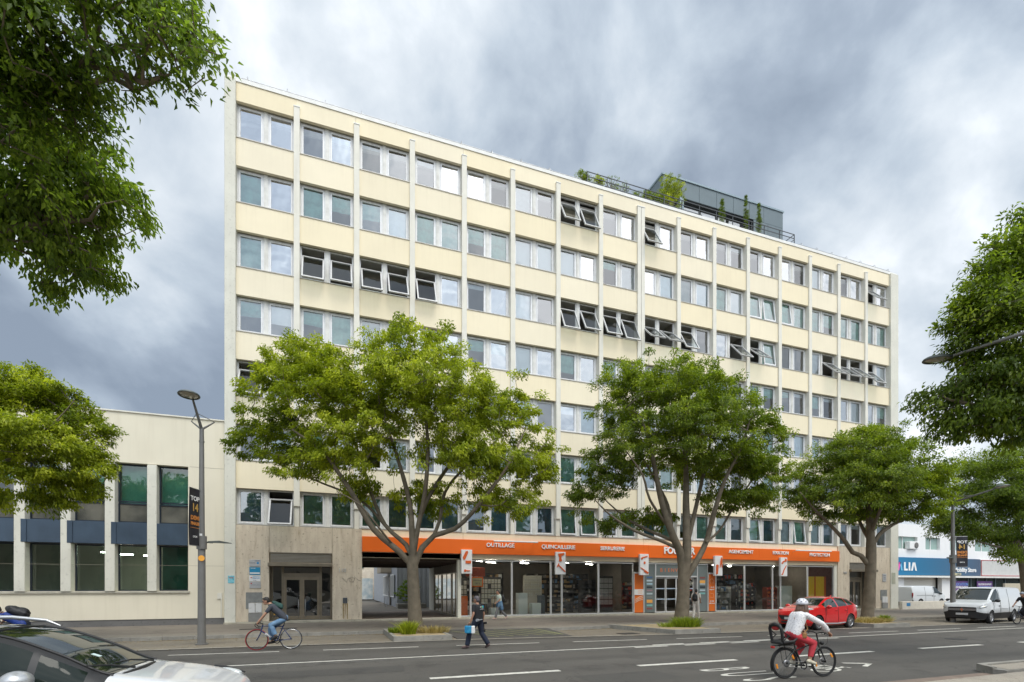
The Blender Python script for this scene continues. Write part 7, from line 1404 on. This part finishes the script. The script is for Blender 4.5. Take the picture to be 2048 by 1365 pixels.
        mb = MB(); mb.tube([(rx - .30, -.06, .74), (rx + .16, -.06, .74)], .007, 6); mb.tube([(rx - .30, .06, .74), (rx + .16, .06, .74)], .007, 6); [mb.tube([(x, -.06, .74), (x, .06, .74)], .006, 6) for x in (rx - .3, rx - .14, rx, rx + .16)]; [mb.tube([(rx, s_ * .07, r), (rx - .08, s_ * .07, .74)], .006, 6) for s_ in (-1, 1)]; mb.build('rear_rack', M['black'], o)
        mb = MB(); mb.bbox(rx - .34, rx - .30, -.05, .05, .68, .73, .008); mb.build('rear_light', taill, o)
        # child seat: shell with an opening in its back, red pad on the headrest
        mb = MB(); bk = [(-.15, .80), (-.165, .98), (-.17, 1.10), (-.13, 1.18), (0, 1.21), (.13, 1.18), (.17, 1.10), (.165, .98), (.15, .80)]
        mb.tube([(rx - .19 - (z - .8) * .18, y, z) for y, z in bk], [.028, .032, .034, .038, .042, .038, .034, .032, .028], 8); mb.tube([(rx - .20, -.17, .82), (rx + .05, -.19, .84), (rx + .16, -.17, .90)], [.035, .03, .02], 8); mb.tube([(rx - .20, .17, .82), (rx + .05, .19, .84), (rx + .16, .17, .90)], [.035, .03, .02], 8); mb.bbox(rx - .24, rx + .14, -.17, .17, .77, .83, .02); mb.tube([(rx - .21, -.18, .86), (rx - .06, -.19, .96), (rx - .24, -.17, 1.08)], .016, 8); mb.tube([(rx - .21, .18, .86), (rx - .06, .19, .96), (rx - .24, .17, 1.08)], .016, 8); cs = mb.build('child_seat', M['black'], o)
        MB().ell((rx - .25, 0, 1.12), (.03, .11, .05), 12, 8).build('headrest_pad', mat('red_pad', (.35, .02, .02), .7), cs)
        MB().lathe([(0, 0), (.03, 0), (.045, .05), (0, .055)], 14, M=Matrix.Translation((fx - .09, 0, .76)) @ Matrix.Rotation(R(90), 4, 'Y')).build('front_light', M['black'], o)
        MB().tube([(fx - .12, -.04, .98), (fx + .06, -.06, .92), (fx + .03, -.06, .76), (fx - .08, -.05, .68)], .004, 5).build('brake_cable', M['black'], o)
        MB().lathe([(.02, 0), (.085, .0), (.085, .004), (.02, .004)], 24, M=Matrix.Translation((rx, -.05, r)) @ Matrix.Rotation(R(90), 4, 'X')).build('sprocket', spokem, o)
        MB().lathe([(.05, 0), (.08, .0), (.08, .003), (.05, .003)], 24, M=Matrix.Translation((fx, .045, r)) @ Matrix.Rotation(R(90), 4, 'X')).build('brake_disc', spokem, o)
    if kind == 'road':
        dl = mat('decal_white', (.7, .7, .7), .5)
        a = head_b; dv = (bb - head_b); ang = math.atan2(-dv.z, -dv.x)
        for s_ in (1, -1):
            q = head_b.lerp(bb, .45); rot = (R(90), -ang, 0) if s_ > 0 else (R(90), ang, R(180)); k = text('SPRINT', .07, 'decal', dl, o, (q.x, -.029 * s_, q.z), rot, bold=.004, extr=.001)
    return o
# ------------------------------------------------------------------ people
skin = mat('skin', (.46, .25, .16), .5, var=.06, vscale=9.); skin2 = mat('skin_tan', (.36, .19, .12), .5, var=.06, vscale=9.); hairb = mat('hair_black', (.015, .012, .010), .5, bump=.4, bscale=90); hairbr = mat('hair_brown', (.13, .065, .035), .45, col2=(.06, .03, .02), vscale=14., bump=.4, bscale=90)
def cap(mb, a, b, r0, r1=None, seg=12):
    a = Vector(a); b = Vector(b); r1 = r0 if r1 is None else r1; d = (b - a); L_ = d.length
    if L_ < 1e-5: return mb.ell(a, r0, seg, 8)
    d /= L_; mb.tube([a, b], [r0, r1], seg); mb.ell(a, r0, seg, 8); mb.ell(b, r1, seg, 8); return mb
def blob(name, mb, m, parent, vox=.012, smooth=6):
    o = mb.build(name, m, None); md = o.modifiers.new('r', 'REMESH'); md.mode = 'VOXEL'; md.voxel_size = vox; md.use_smooth_shade = True; s_ = o.modifiers.new('s', 'SMOOTH'); s_.iterations = smooth; s_.factor = .5
    evalmesh(o); o.data.materials.clear(); o.data.materials.append(m); o.parent = parent; return o
def hand(mb, wr, el, fwd_hint, curl=.6, s=1.):
    """palm, four unequal bent fingers and a thumb leaving the side of the palm"""
    wr = Vector(wr); d = (wr - Vector(el)).normalized(); n = Vector(fwd_hint) - d * Vector(fwd_hint).dot(d); n.normalize(); sd_ = d.cross(n)
    pc_ = wr + d * .045 * s; mb.ell(pc_, 1, 10, 8, M=Matrix((d * .05 * s, sd_ * .040 * s, n * .017 * s)).transposed().to_4x4())
    for i, (o_, l) in enumerate(((-.030, .062), (-.010, .074), (.010, .070), (.030, .056))):
        p0 = wr + d * .080 * s + sd_ * o_ * s; a1 = curl * .8; p1 = p0 + (d * math.cos(a1) + n * math.sin(a1)) * l * .45 * s; a2 = curl * 2.0; p2 = p1 + (d * math.cos(a2) + n * math.sin(a2)) * l * .35 * s; a3 = curl * 2.9; p3 = p2 + (d * math.cos(a3) + n * math.sin(a3)) * l * .25 * s
        mb.tube([p0 - d * .02, p0, p1, p2, p3], [.0095 * s, .009 * s, .0085 * s, .008 * s, .0065 * s], 8)
    t0 = wr + d * .03 * s - sd_ * .032 * s; t1 = t0 + (d * .7 - sd_ * .6 + n * .35).normalized() * .035 * s; t2 = t1 + (d * .75 + n * .6 - sd_ * .1).normalized() * .028 * s; mb.tube([t0, t1, t2], [.012 * s, .0105 * s, .008 * s], 8)
def person(lab, loc, rz, J, st, group=None):
    o = empty('person', loc, lab, 'person', group); o.rotation_euler = (0, 0, rz); V = {k: Vector(v) for k, v in J.items()}; sk = st.get('skin', skin); hd = V['head']; f = V.get('face', Vector((1, 0, 0))).normalized(); up = V.get('hup', Vector((0, 0, 1))); up = (up - f * up.dot(f)).normalized(); sd_ = up.cross(f)
    g = st.get('girth', 1.)
    body = MB(); Mh = Matrix((f, sd_, up)).transposed().to_4x4(); h = lambda x, y, z: hd + f * x + sd_ * y + up * z
    body.ell(hd + up * .02, (.095, .076, .108), 16, 12, M=Mh); body.ell(h(.03, 0, -.055), (.062, .055, .058), 12, 8, M=Mh); body.ell(h(.085, 0, -.075), (.022, .026, .02), 10, 6, M=Mh)
    body.tube([h(.09, 0, .015), h(.112, 0, -.025), h(.092, 0, -.038)], [.009, .014, .010], 8)                     # nose
    body.ell(h(.090, 0, -.058), (.012, .024, .007), 8, 6, M=Mh)                                                    # mouth
    for s_ in (-1, 1): body.ell(h(-.005, s_ * .078, -.01), (.020, .009, .030), 10, 6, M=Mh); body.ell(h(.075, s_ * .032, .035), (.018, .022, .007), 8, 6, M=Mh)
    cap(body, V['neck'], hd + up * -.05, .052, .050)
    pel, chs = V['pelvis'], V['chest']; sx = V.get('side', Vector((0, 1, 0)))
    for q in (-.07, .07): cap(body, pel + sx * q, chs + sx * q * 1.05, .095 * g, .10 * g)
    cap(body, chs, V['neck'], .09, .055)
    for S_ in 'LR':
        cap(body, V['sh' + S_], chs + (V['sh' + S_] - chs) * .4, .058, .075); cap(body, V['sh' + S_], V['el' + S_], .048, .038); cap(body, V['el' + S_], V['wr' + S_], .038, .026)
        hand(body, V['wr' + S_], V['el' + S_], J.get('palm' + S_, (1, 0, -.3)), st.get('curl', .5))
        cap(body, V['hip' + S_], V['kn' + S_], .082 * g, .056); cap(body, V['kn' + S_], V['an' + S_], .054, .036); tv = V['toe' + S_]; cap(body, V['an' + S_], tv, .036, .026)
    if not st.get('remote'): blob('body', body, sk, o, .0085, 3)
    else: blob('body', body, sk, o, .010, 3)
    for s_ in (-1, 1): e_ = MB(); e_.ell(h(.083, s_ * .032, .018), .0115, 10, 8); e_.build('eye', mat('eye_white', (.6, .58, .55), .3), o); e_ = MB(); e_.ell(h(.092, s_ * .032, .018), .0055, 8, 6); e_.build('pupil', M['black'], o)
    if st.get('glasses'): k = MB(); [k.ell(h(.096, s_ * .034, .018), (.006, .026, .019), 10, 6, M=Mh) for s_ in (-1, 1)]; k.tube([h(.094, -.03, .025), h(.100, 0, .026), h(.094, .03, .025)], .004, 5); [k.tube([h(.09, s_ * .058, .025), h(0, s_ * .084, .02)], .003, 5) for s_ in (-1, 1)]; k.build('sunglasses', M['black'], o)
    # hair
    hm = st.get('hairm', hairb); hl = st.get('hair', 'short'); hb = MB()
    if hl != 'none':
        hb.ell(h(-.018, 0, .045), (.098, .084, .092), 16, 12, M=Mh); hb.ell(h(-.045, 0, .0), (.070, .080, .085), 14, 10, M=Mh); hb.ell(h(.045, 0, .095), (.05, .06, .028), 12, 8, M=Mh)
        if hl == 'long':
            for q in (-.06, -.02, .02, .06): hb.tube([h(-.06, q, .02), h(-.10, q * 1.3, -.10), h(-.115, q * 1.4, -.22), h(-.10, q * 1.2, -.33)], [.045, .05, .045, .02], 8)
            for q in (-1, 1): hb.tube([h(.0, q * .08, .02), h(.0, q * .10, -.10), h(-.01, q * .12, -.22)], [.03, .035, .018], 8)
        blob('hair', hb, hm, o, .010, 3)
    # upper garment
    sh = MB(); ex = st.get('shirt_fat', .018)
    for q in (-.075, 0, .075): cap(sh, pel + sx * q + (V['chest'] - pel).normalized() * st.get('hem', .0), chs + sx * q, (.098 + ex * .7) * g, (.105 + ex) * g)
    cap(sh, chs + (V['neck'] - chs) * .1, chs.lerp(V['neck'], .75), .10, .062)
    for S_ in 'LR':
        cap(sh, V['sh' + S_], chs + (V['sh' + S_] - chs) * .35, .068, .085); e_ = V['sh' + S_].lerp(V['el' + S_], .72 if st.get('sleeve', 'short') == 'short' else 1.0); lo = st.get('cuff', .058)
        sh.tube([V['sh' + S_], V['sh' + S_].lerp(e_, .5), e_], [.066, .064, lo], 14); sh.ell(V['sh' + S_], .066, 12, 8)
        if st.get('sleeve') == 'long':
            w2 = V['el' + S_].lerp(V['wr' + S_], .92); sh.ell(V['el' + S_], lo, 12, 8); sh.tube([V['el' + S_], V['el' + S_].lerp(w2, .5), V['el' + S_].lerp(w2, .85), w2], [lo, lo * 1.12, lo * .95, .034], 14)
    blob('shirt', sh, st['shirt'], o, .011, 4)
    # trousers
    tr = MB(); tw, tk, ta = st.get('legs', (.098, .072, .062)); cap(tr, pel - sx * .07, pel + sx * .07, .112 * g, .112 * g); cap(tr, pel, pel + (chs - pel).normalized() * .06, .115 * g, .10 * g)
    for S_ in 'LR':
        cap(tr, V['hip' + S_], V['kn' + S_], tw * g, tk); an = V['kn' + S_].lerp(V['an' + S_], st.get('leglen', .97)); cap(tr, V['hip' + S_], pel, tw * g, .10 * g); tr.tube([V['kn' + S_], V['kn' + S_].lerp(an, .35), an], [tk, (tk + ta) / 2 + .006, ta], 14); tr.ell(V['kn' + S_], tk, 12, 8)
    blob('trousers', tr, st['trousers'], o, .011, 4)
    for S_ in 'LR':
        s2 = MB(); a = V['an' + S_]; t_ = V['toe' + S_]; d = (t_ - a); dn = Vector((d.x, d.y, d.z)).normalized(); heel = a - Vector((dn.x, dn.y, dn.z)) * .045 + Vector((0, 0, -.035)); lo_ = Vector((0, 0, -.018)); cap(s2, heel, a + dn * .05 + lo_, .040, .045); cap(s2, a + dn * .05 + lo_, t_ + lo_ * .5, .045, .034); cap(s2, a, a + Vector((0, 0, -.02)), .045, .045); blob('shoe', s2, st['shoes'], o, .010, 3)
    return o
def ell_obj(name, mbs, m, parent, vox=.012): return blob(name, mbs, m, parent, vox, 4)
def backpack(lab, pr, c, tilt, m, size=(.10, .15, .22), side=None):
    """rucksack worn on the back; own thing, placed with the wearer's transform"""
    o = empty('backpack', pr.location, lab, 'backpack'); o.rotation_euler = pr.rotation_euler; Mt = Matrix.Translation(c) @ Matrix.Rotation(tilt, 4, 'Y'); k = MB(); sx_, sy_, sz_ = size
    pts = [(x, y, z) for x in (-sx_, sx_) for y in (-sy_, sy_) for z in (-sz_, sz_)]; k.ell((0, 0, 0), (sx_, sy_, sz_), 16, 12); k.bbox(-sx_ * .8, sx_ * .7, -sy_ * .85, sy_ * .85, -sz_ * .85, sz_ * .7, .04); k.ell((-sx_ * .8, 0, -sz_ * .35), (sx_ * .5, sy_ * .7, sz_ * .45), 12, 8); k.v = [tuple(Mt @ Vector(v)) for v in k.v]; blob('bag', k, m, o, .012, 4)
    for s_ in (-1, 1):
        k = MB(); k.tube([tuple(Mt @ Vector(v)) for v in ((sx_ * .8, s_ * sy_ * .7, sz_ * .8), (sx_ * 1.8, s_ * sy_ * .85, sz_ * 1.0), (sx_ * 2.8, s_ * sy_ * .9, sz_ * .5), (sx_ * 2.5, s_ * sy_ * .9, -sz_ * .2), (sx_ * .9, s_ * sy_ * .9, -sz_ * .7))], .016, 6); k.build('strap', m, o)
    return o
# --- road cyclist, heading left
rz = R(180); bx, by = -1.72, 17.78
bike('road_bicycle', 'blue racing bicycle with a red front tyre under the man in jeans', (bx, by, 0), rz, 'road')
jeans = mat('jeans', (.17, .29, .43), .85, col2=(.09, .17, .30), vscale=7., bump=.3); tee = mat('slate_tee', (.055, .060, .075), .85, var=.25, vscale=5.)
J = dict(pelvis=(-.22, 0, 1.02), chest=(.10, 0, 1.36), neck=(.20, 0, 1.47), head=(.31, 0, 1.56), face=(1, -.05, -.30), shL=(.16, .18, 1.38), shR=(.16, -.18, 1.38), elL=(.34, .22, 1.14), elR=(.36, -.23, 1.14), wrL=(.50, .20, .94), wrR=(.51, -.20, .93), palmL=(0, 0, -1), palmR=(0, 0, -1),
  hipL=(-.20, .09, .97), hipR=(-.20, -.09, .97), knL=(.17, .10, .80), knR=(.20, -.10, .66), anL=(.03, .10, .44), anR=(.14, -.10, .26), toeL=(-.09 + .22, .10, .36), toeR=(.28, -.10, .22))
p1 = person('man in sunglasses, slate tee and pale jeans riding the blue racing bicycle', (bx, by, 0), rz, J, dict(shirt=tee, trousers=jeans, shoes=M['black'], glasses=True, hair='short', legs=(.092, .078, .080), leglen=.85, curl=.9))
backpack('green and grey backpack on the racing cyclist', p1, (-.02, 0, 1.43), R(52), mat('pack_green', (.025, .075, .065), .8, var=.4, vscale=6.), (.085, .14, .20))
k = MB().bbox(-.07, .07, -.012, .012, -.05, .05, .004).build('cross_bag_placeholder', M['black']); bpy.data.objects.remove(k)
# --- woman cyclist, heading right
bx2, by2 = 9.83, 8.46; rz2 = R(-5)
bike('city_bicycle', 'grey city bicycle with an empty black child seat under the woman in red trousers', (bx2, by2, 0), rz2, 'city')
bm_ = bpy.data.materials.new('speckled_blouse'); bm_.use_nodes = True; t = bm_.node_tree; b = t.nodes['Principled BSDF']; b.inputs['Roughness'].default_value = .8; tcn = t.nodes.new('ShaderNodeTexCoord'); vo = t.nodes.new('ShaderNodeTexVoronoi'); vo.inputs['Scale'].default_value = 42; t.links.new(tcn.outputs['Object'], vo.inputs['Vector']); cr = t.nodes.new('ShaderNodeValToRGB'); t.links.new(vo.outputs['Distance'], cr.inputs[0]); cr.color_ramp.interpolation = 'CONSTANT'; e = cr.color_ramp.elements; e[0].color = (.05, .06, .10, 1); e[1].position = .24; e[1].color = (.74, .73, .74, 1); t.links.new(cr.outputs[0], b.inputs['Base Color'])
redt = mat('coral_trousers', (.62, .055, .075), .75, var=.2, vscale=5., bump=.2); MATS['speckled_blouse'] = bm_
J = dict(pelvis=(-.26, 0, .98), chest=(-.10, 0, 1.36), neck=(-.04, 0, 1.49), head=(.03, .02, 1.60), face=(.75, .62, -.08), shL=(-.04, .17, 1.40), shR=(-.04, -.17, 1.40), elL=(.22, .30, 1.20), elR=(.24, -.31, 1.22), wrL=(.33, .30, 1.03), wrR=(.42, -.30, 1.03), palmL=(.2, 0, -1), palmR=(.2, 0, -1),
  hipL=(-.24, .09, .95), hipR=(-.24, -.09, .95), knL=(.10, .10, .70), knR=(.22, -.10, .78), anL=(-.16, .11, .36), anR=(.10, -.11, .40), toeL=(.0, .11, .30), toeR=(.25, -.11, .335))
p2 = person('woman in a white helmet, speckled blouse and coral trousers riding the city bicycle', (bx2, by2, 0), rz2, J, dict(shirt=bm_, trousers=redt, shoes=mat('cream_shoe', (.62, .58, .45), .7), hair='long', hairm=hairbr, sleeve='long', cuff=.056, legs=(.100, .075, .054), leglen=.80, shirt_fat=.022, curl=.95, hem=.02))
o = empty('helmet', p2.location, 'white bicycle helmet with dark vents on the woman', 'helmet'); o.rotation_euler = p2.rotation_euler; hd = Vector(J['head']); f = Vector(J['face']).normalized(); up = (Vector((0, 0, 1)) - f * f.z).normalized(); sdv = up.cross(f); Mh = Matrix.Translation(hd + up * .055) @ Matrix((f, sdv, up)).transposed().to_4x4()
k = MB(); prof = [(.0, .105), (.04, .102), (.075, .085), (.10, .055), (.112, .01), (.112, -.018), (.102, -.02)]; k.lathe(prof, 24, M=Mh @ Matrix.Diagonal((1.22, 1, 1, 1))); so_ = k.build('shell', mat('helmet_white', (.70, .70, .76), .35, coat=.5), o); md = so_.modifiers.new('s', 'SOLIDIFY'); md.thickness = .012; evalmesh(so_)
k = MB()
for a, z, q in [(a, z, q) for z, q in ((.035, .113), (.072, .098), (.098, .058)) for a in range(0, 360, 45 if z < .09 else 90)]:
    an = R(a + (22 if z > .05 else 0)); k.ell(tuple(Mh @ Vector((1.22 * q * math.cos(an), q * math.sin(an), z))), (.017, .017, .009), 8, 6)
k.build('vent', M['black'], o)
ob = empty('shoulder_bag', p2.location, 'brown shoulder bag strap across the back of the woman cyclist', 'bag'); ob.rotation_euler = p2.rotation_euler; k = MB(); k.tube([(-.06, .14, 1.49), (-.15, .06, 1.47), (-.235, -.05, 1.32), (-.27, -.13, 1.16), (-.14, -.185, 1.0), (.0, -.16, 1.10), (.06, -.02, 1.28), (.03, .10, 1.45)], .014, 6, closed=True); k.build('strap', mat('tan_leather', (.28, .14, .05), .6), ob)
k = MB(); k.bbox(-.16, -.04, -.20, -.165, .90, 1.02, .02); k.build('pouch', MATS['tan_leather'], ob)
# --- man walking away on the road with a blue box
wx, wy = 4.45, 15.95; rzw = R(128)
navy = mat('navy_workwear', (.012, .018, .038), .85, var=.3, vscale=6.)
J = dict(pelvis=(0, 0, .93), chest=(.03, 0, 1.30), neck=(.03, 0, 1.46), head=(.06, 0, 1.585), face=(1, .1, -.15), shL=(.02, .20, 1.39), shR=(.02, -.20, 1.39), elL=(-.02, .28, 1.13), elR=(-.04, -.27, 1.12), wrL=(.06, .33, .88), wrR=(.02, -.29, .86), hipL=(0, .10, .90), hipR=(0, -.10, .90), knL=(.20, .20, .50), knR=(-.02, -.16, .50), anL=(.22, .30, .10), anR=(-.26, -.22, .13), toeL=(.36, .36, .05), toeR=(-.12, -.27, .045))
p3 = person('man in black tee and navy work trousers crossing the road with a blue case', (wx, wy, 0), rzw, J, dict(shirt=mat('black_tee', (.014, .014, .016), .85, var=.3), trousers=navy, shoes=mat('grey_shoe', (.12, .08, .08), .7), skin=skin2, hair='short', hairm=mat('hair_grey', (.09, .08, .085), .6), legs=(.100, .082, .078), girth=1.16, curl=.9))
lg = empty('tee_print', (0, 0, 0), '', ''); bpy.data.objects.remove(lg)
k = MB(); k.bbox(-.155, -.142, -.10, -.02, 1.32, 1.40, .005); q = k.build('back_print', mat('print_blue', (.02, .25, .6), .6), p3); k = MB(); k.bbox(-.160, -.148, -.055, -.005, 1.33, 1.39, .005); k.build('back_print', mat('print_green', (.15, .5, .08), .6), p3); k = MB(); k.bbox(-.158, -.148, -.10, .10, 1.285, 1.295, .003); k.bbox(-.158, -.148, .02, .09, 1.35, 1.375, .003); k.build('back_print', pwh, p3)
def held(name, lab, cat, pr): e_ = empty(name, pr.location, lab, cat); e_.rotation_euler = pr.rotation_euler; return e_
h_ = held('tool_case', 'blue and white carry case in the left hand of the man crossing the road', 'case', p3); k = MB(); k.bbox(-.10, .24, .29, .42, .52, .76, .02); k.build('case', mat('case_blue', (.015, .22, .46), .45, col2=(.05, .38, .6), vscale=9.), h_); MB().bbox(-.105, -.03, .285, .425, .515, .765, .02).build('white_edge', pwh, h_); MB().tube([(.0, .35, .76), (.01, .35, .82), (.13, .35, .82), (.14, .35, .76)], .012, 6).build('handle', trim, h_)
h_ = held('power_tool', 'black power tool in the right hand of the man crossing the road', 'tool', p3); k = MB(); k.tube([(.03, -.33, .80), (.02, -.33, .62)], [.03, .035], 10); k.bbox(-.04, .10, -.38, -.28, .50, .62, .02); k.tube([(-.10, -.33, .82), (.12, -.33, .80)], [.04, .03], 10); k.build('tool_body', trim, h_)
h_ = held('waist_tool', 'grey flashlight-like tool hanging at the waist of the man crossing the road', 'tool', p3); k = MB(); k.tube([(-.16, -.02, .955), (-.17, .20, .94)], [.012, .014], 8); k.tube([(-.17, .20, .94), (-.17, .30, .945)], [.04, .045], 12); k.build('tool_body', mat('tool_grey', (.35, .36, .38), .4, .4), h_)
# --- woman walking on the pavement with jacket round her waist
J = dict(pelvis=(0, 0, .92), chest=(.03, 0, 1.26), neck=(.04, 0, 1.41), head=(.09, 0, 1.53), face=(1, .1, -.1), shL=(.03, .16, 1.34), shR=(.03, -.16, 1.34), elL=(.05, .22, 1.10), elR=(-.10, -.20, 1.08), wrL=(.24, .20, .96), wrR=(-.02, -.22, .86), hipL=(0, .09, .89), hipR=(0, -.09, .89), knL=(.18, .09, .50), knR=(-.12, -.09, .50), anL=(.27, .10, .10), anR=(-.46, -.10, .16), toeL=(.41, .11, .07), toeR=(-.36, -.10, .06))
p4 = person('woman in a pale tee, jacket at her waist, walking by the first shop window', (8.75, 26.9, .16), R(180), J, dict(shirt=mat('mint_tee', (.52, .58, .50), .85), trousers=mat('grey_trousers', (.17, .17, .17), .85, var=.3), shoes=mat('pink_shoe', (.55, .38, .32), .7), hair='short', legs=(.090, .070, .066), remote=1))
backpack('black backpack on the woman passing the shop window', p4, (-.19, 0, 1.18), 0, bag_blk, (.10, .15, .22))
jk = empty('tied_jacket', p4.location, 'blue denim jacket tied round the waist of the woman by the shop window', 'jacket'); jk.rotation_euler = p4.rotation_euler; k = MB(); [cap(k, (-.02, y, .98), (-.06 - .04 * abs(y) * 8, y * 1.6, .60), .11, .09) for y in (-.10, 0, .10)]; [cap(k, (.06, y, .98), (.10, y * 1.5, .72), .08, .05) for y in (-.1, .1)]; blob('jacket', k, mat('denim_jacket', (.13, .24, .36), .85, col2=(.07, .14, .24), vscale=7., bump=.3), jk, .012, 4)
# --- man in white with black backpack
J = dict(pelvis=(0, 0, .93), chest=(.02, 0, 1.30), neck=(.02, 0, 1.46), head=(.05, 0, 1.585), face=(1, .2, -.05), shL=(.02, .19, 1.39), shR=(.02, -.19, 1.39), elL=(-.03, .24, 1.13), elR=(.0, -.24, 1.13), wrL=(.12, .20, .98), wrR=(.13, -.22, .96), hipL=(0, .09, .90), hipR=(0, -.09, .90), knL=(-.03, .09, .50), knR=(.12, -.09, .50), anL=(-.20, .09, .11), anR=(.20, -.09, .10), toeL=(-.06, .10, .05), toeR=(.34, -.10, .09))
offw = mat('offwhite_cloth', (.66, .61, .54), .85, var=.12, vscale=5.)
p5 = person('man dressed in off-white with a black backpack walking right by the shop door', (19.75, 24.0, .16), R(35), J, dict(shirt=offw, trousers=offw, shoes=mat('white_shoe', (.75, .75, .73), .6), hair='short', legs=(.098, .080, .070), remote=1))
backpack('black backpack on the man dressed in off-white', p5, (-.20, 0, 1.22), 0, bag_blk, (.11, .16, .24))
# --- cyclist at the right edge
bx3, by3 = 34.85, 16.35; rz3 = R(176)
bike('city_bicycle', 'dark bicycle of the rider at the right edge', (bx3, by3, 0), rz3, 'other')
J = dict(pelvis=(-.24, 0, 1.00), chest=(.04, 0, 1.36), neck=(.12, 0, 1.48), head=(.20, 0, 1.58), face=(1, 0, -.15), shL=(.08, .18, 1.38), shR=(.08, -.18, 1.38), elL=(.24, .24, 1.16), elR=(.24, -.24, 1.16), wrL=(.38, .26, 1.00), wrR=(.38, -.26, 1.00), palmL=(0, 0, -1), palmR=(0, 0, -1), hipL=(-.22, .09, .96), hipR=(-.22, -.09, .96), knL=(.20, .10, .80), knR=(.10, -.10, .66), anL=(.12, .10, .42), anR=(-.12, -.10, .34), toeL=(.26, .10, .36), toeR=(.02, -.10, .29))
p6 = person('bare-armed rider in black cut by the right edge', (bx3, by3, 0), rz3, J, dict(shirt=MATS['black_tee'], trousers=mat('dark_shorts', (.02, .02, .025), .8), shoes=trim, skin=skin2, hair='short', remote=1, curl=.9))
o = empty('helmet', p6.location, 'grey helmet on the rider at the right edge', 'helmet'); o.rotation_euler = p6.rotation_euler; k = MB(); k.ell((.18, 0, 1.645), (.135, .10, .085), 16, 10); k.build('shell', mat('helmet_grey', (.22, .24, .27), .5), o)
# --- second cyclist at the left edge, mostly hidden by the foreground car
bx4, by4 = XAT(26, 17.5), 17.5
bike('city_bicycle', 'dark bicycle hidden behind the roof of the foreground car', (bx4, by4, 0), R(180), 'other')
J = dict(pelvis=(-.24, 0, 1.00), chest=(.10, 0, 1.22), neck=(.24, 0, 1.30), head=(.36, 0, 1.38), face=(1, 0, -.25), shL=(.16, .18, 1.25), shR=(.16, -.18, 1.25), elL=(.30, .24, 1.10), elR=(.30, -.24, 1.10), wrL=(.40, .26, .98), wrR=(.40, -.26, .98), palmL=(0, 0, -1), palmR=(0, 0, -1), hipL=(-.22, .09, .96), hipR=(-.22, -.09, .96), knL=(.20, .10, .80), knR=(.10, -.10, .66), anL=(.12, .10, .42), anR=(-.12, -.10, .34), toeL=(.26, .10, .36), toeR=(.02, -.10, .29))
p7 = person('crouched cyclist in blue at the left edge, mostly hidden by the foreground car', (bx4, by4, 0), R(180), J, dict(shirt=bag_blu, trousers=navy, shoes=trim, hair='short', skin=skin2, remote=1, curl=.9))
backpack('black backpack on the cyclist hidden behind the foreground car', p7, (-.10, 0, 1.34), R(62), bag_blk, (.13, .17, .29))
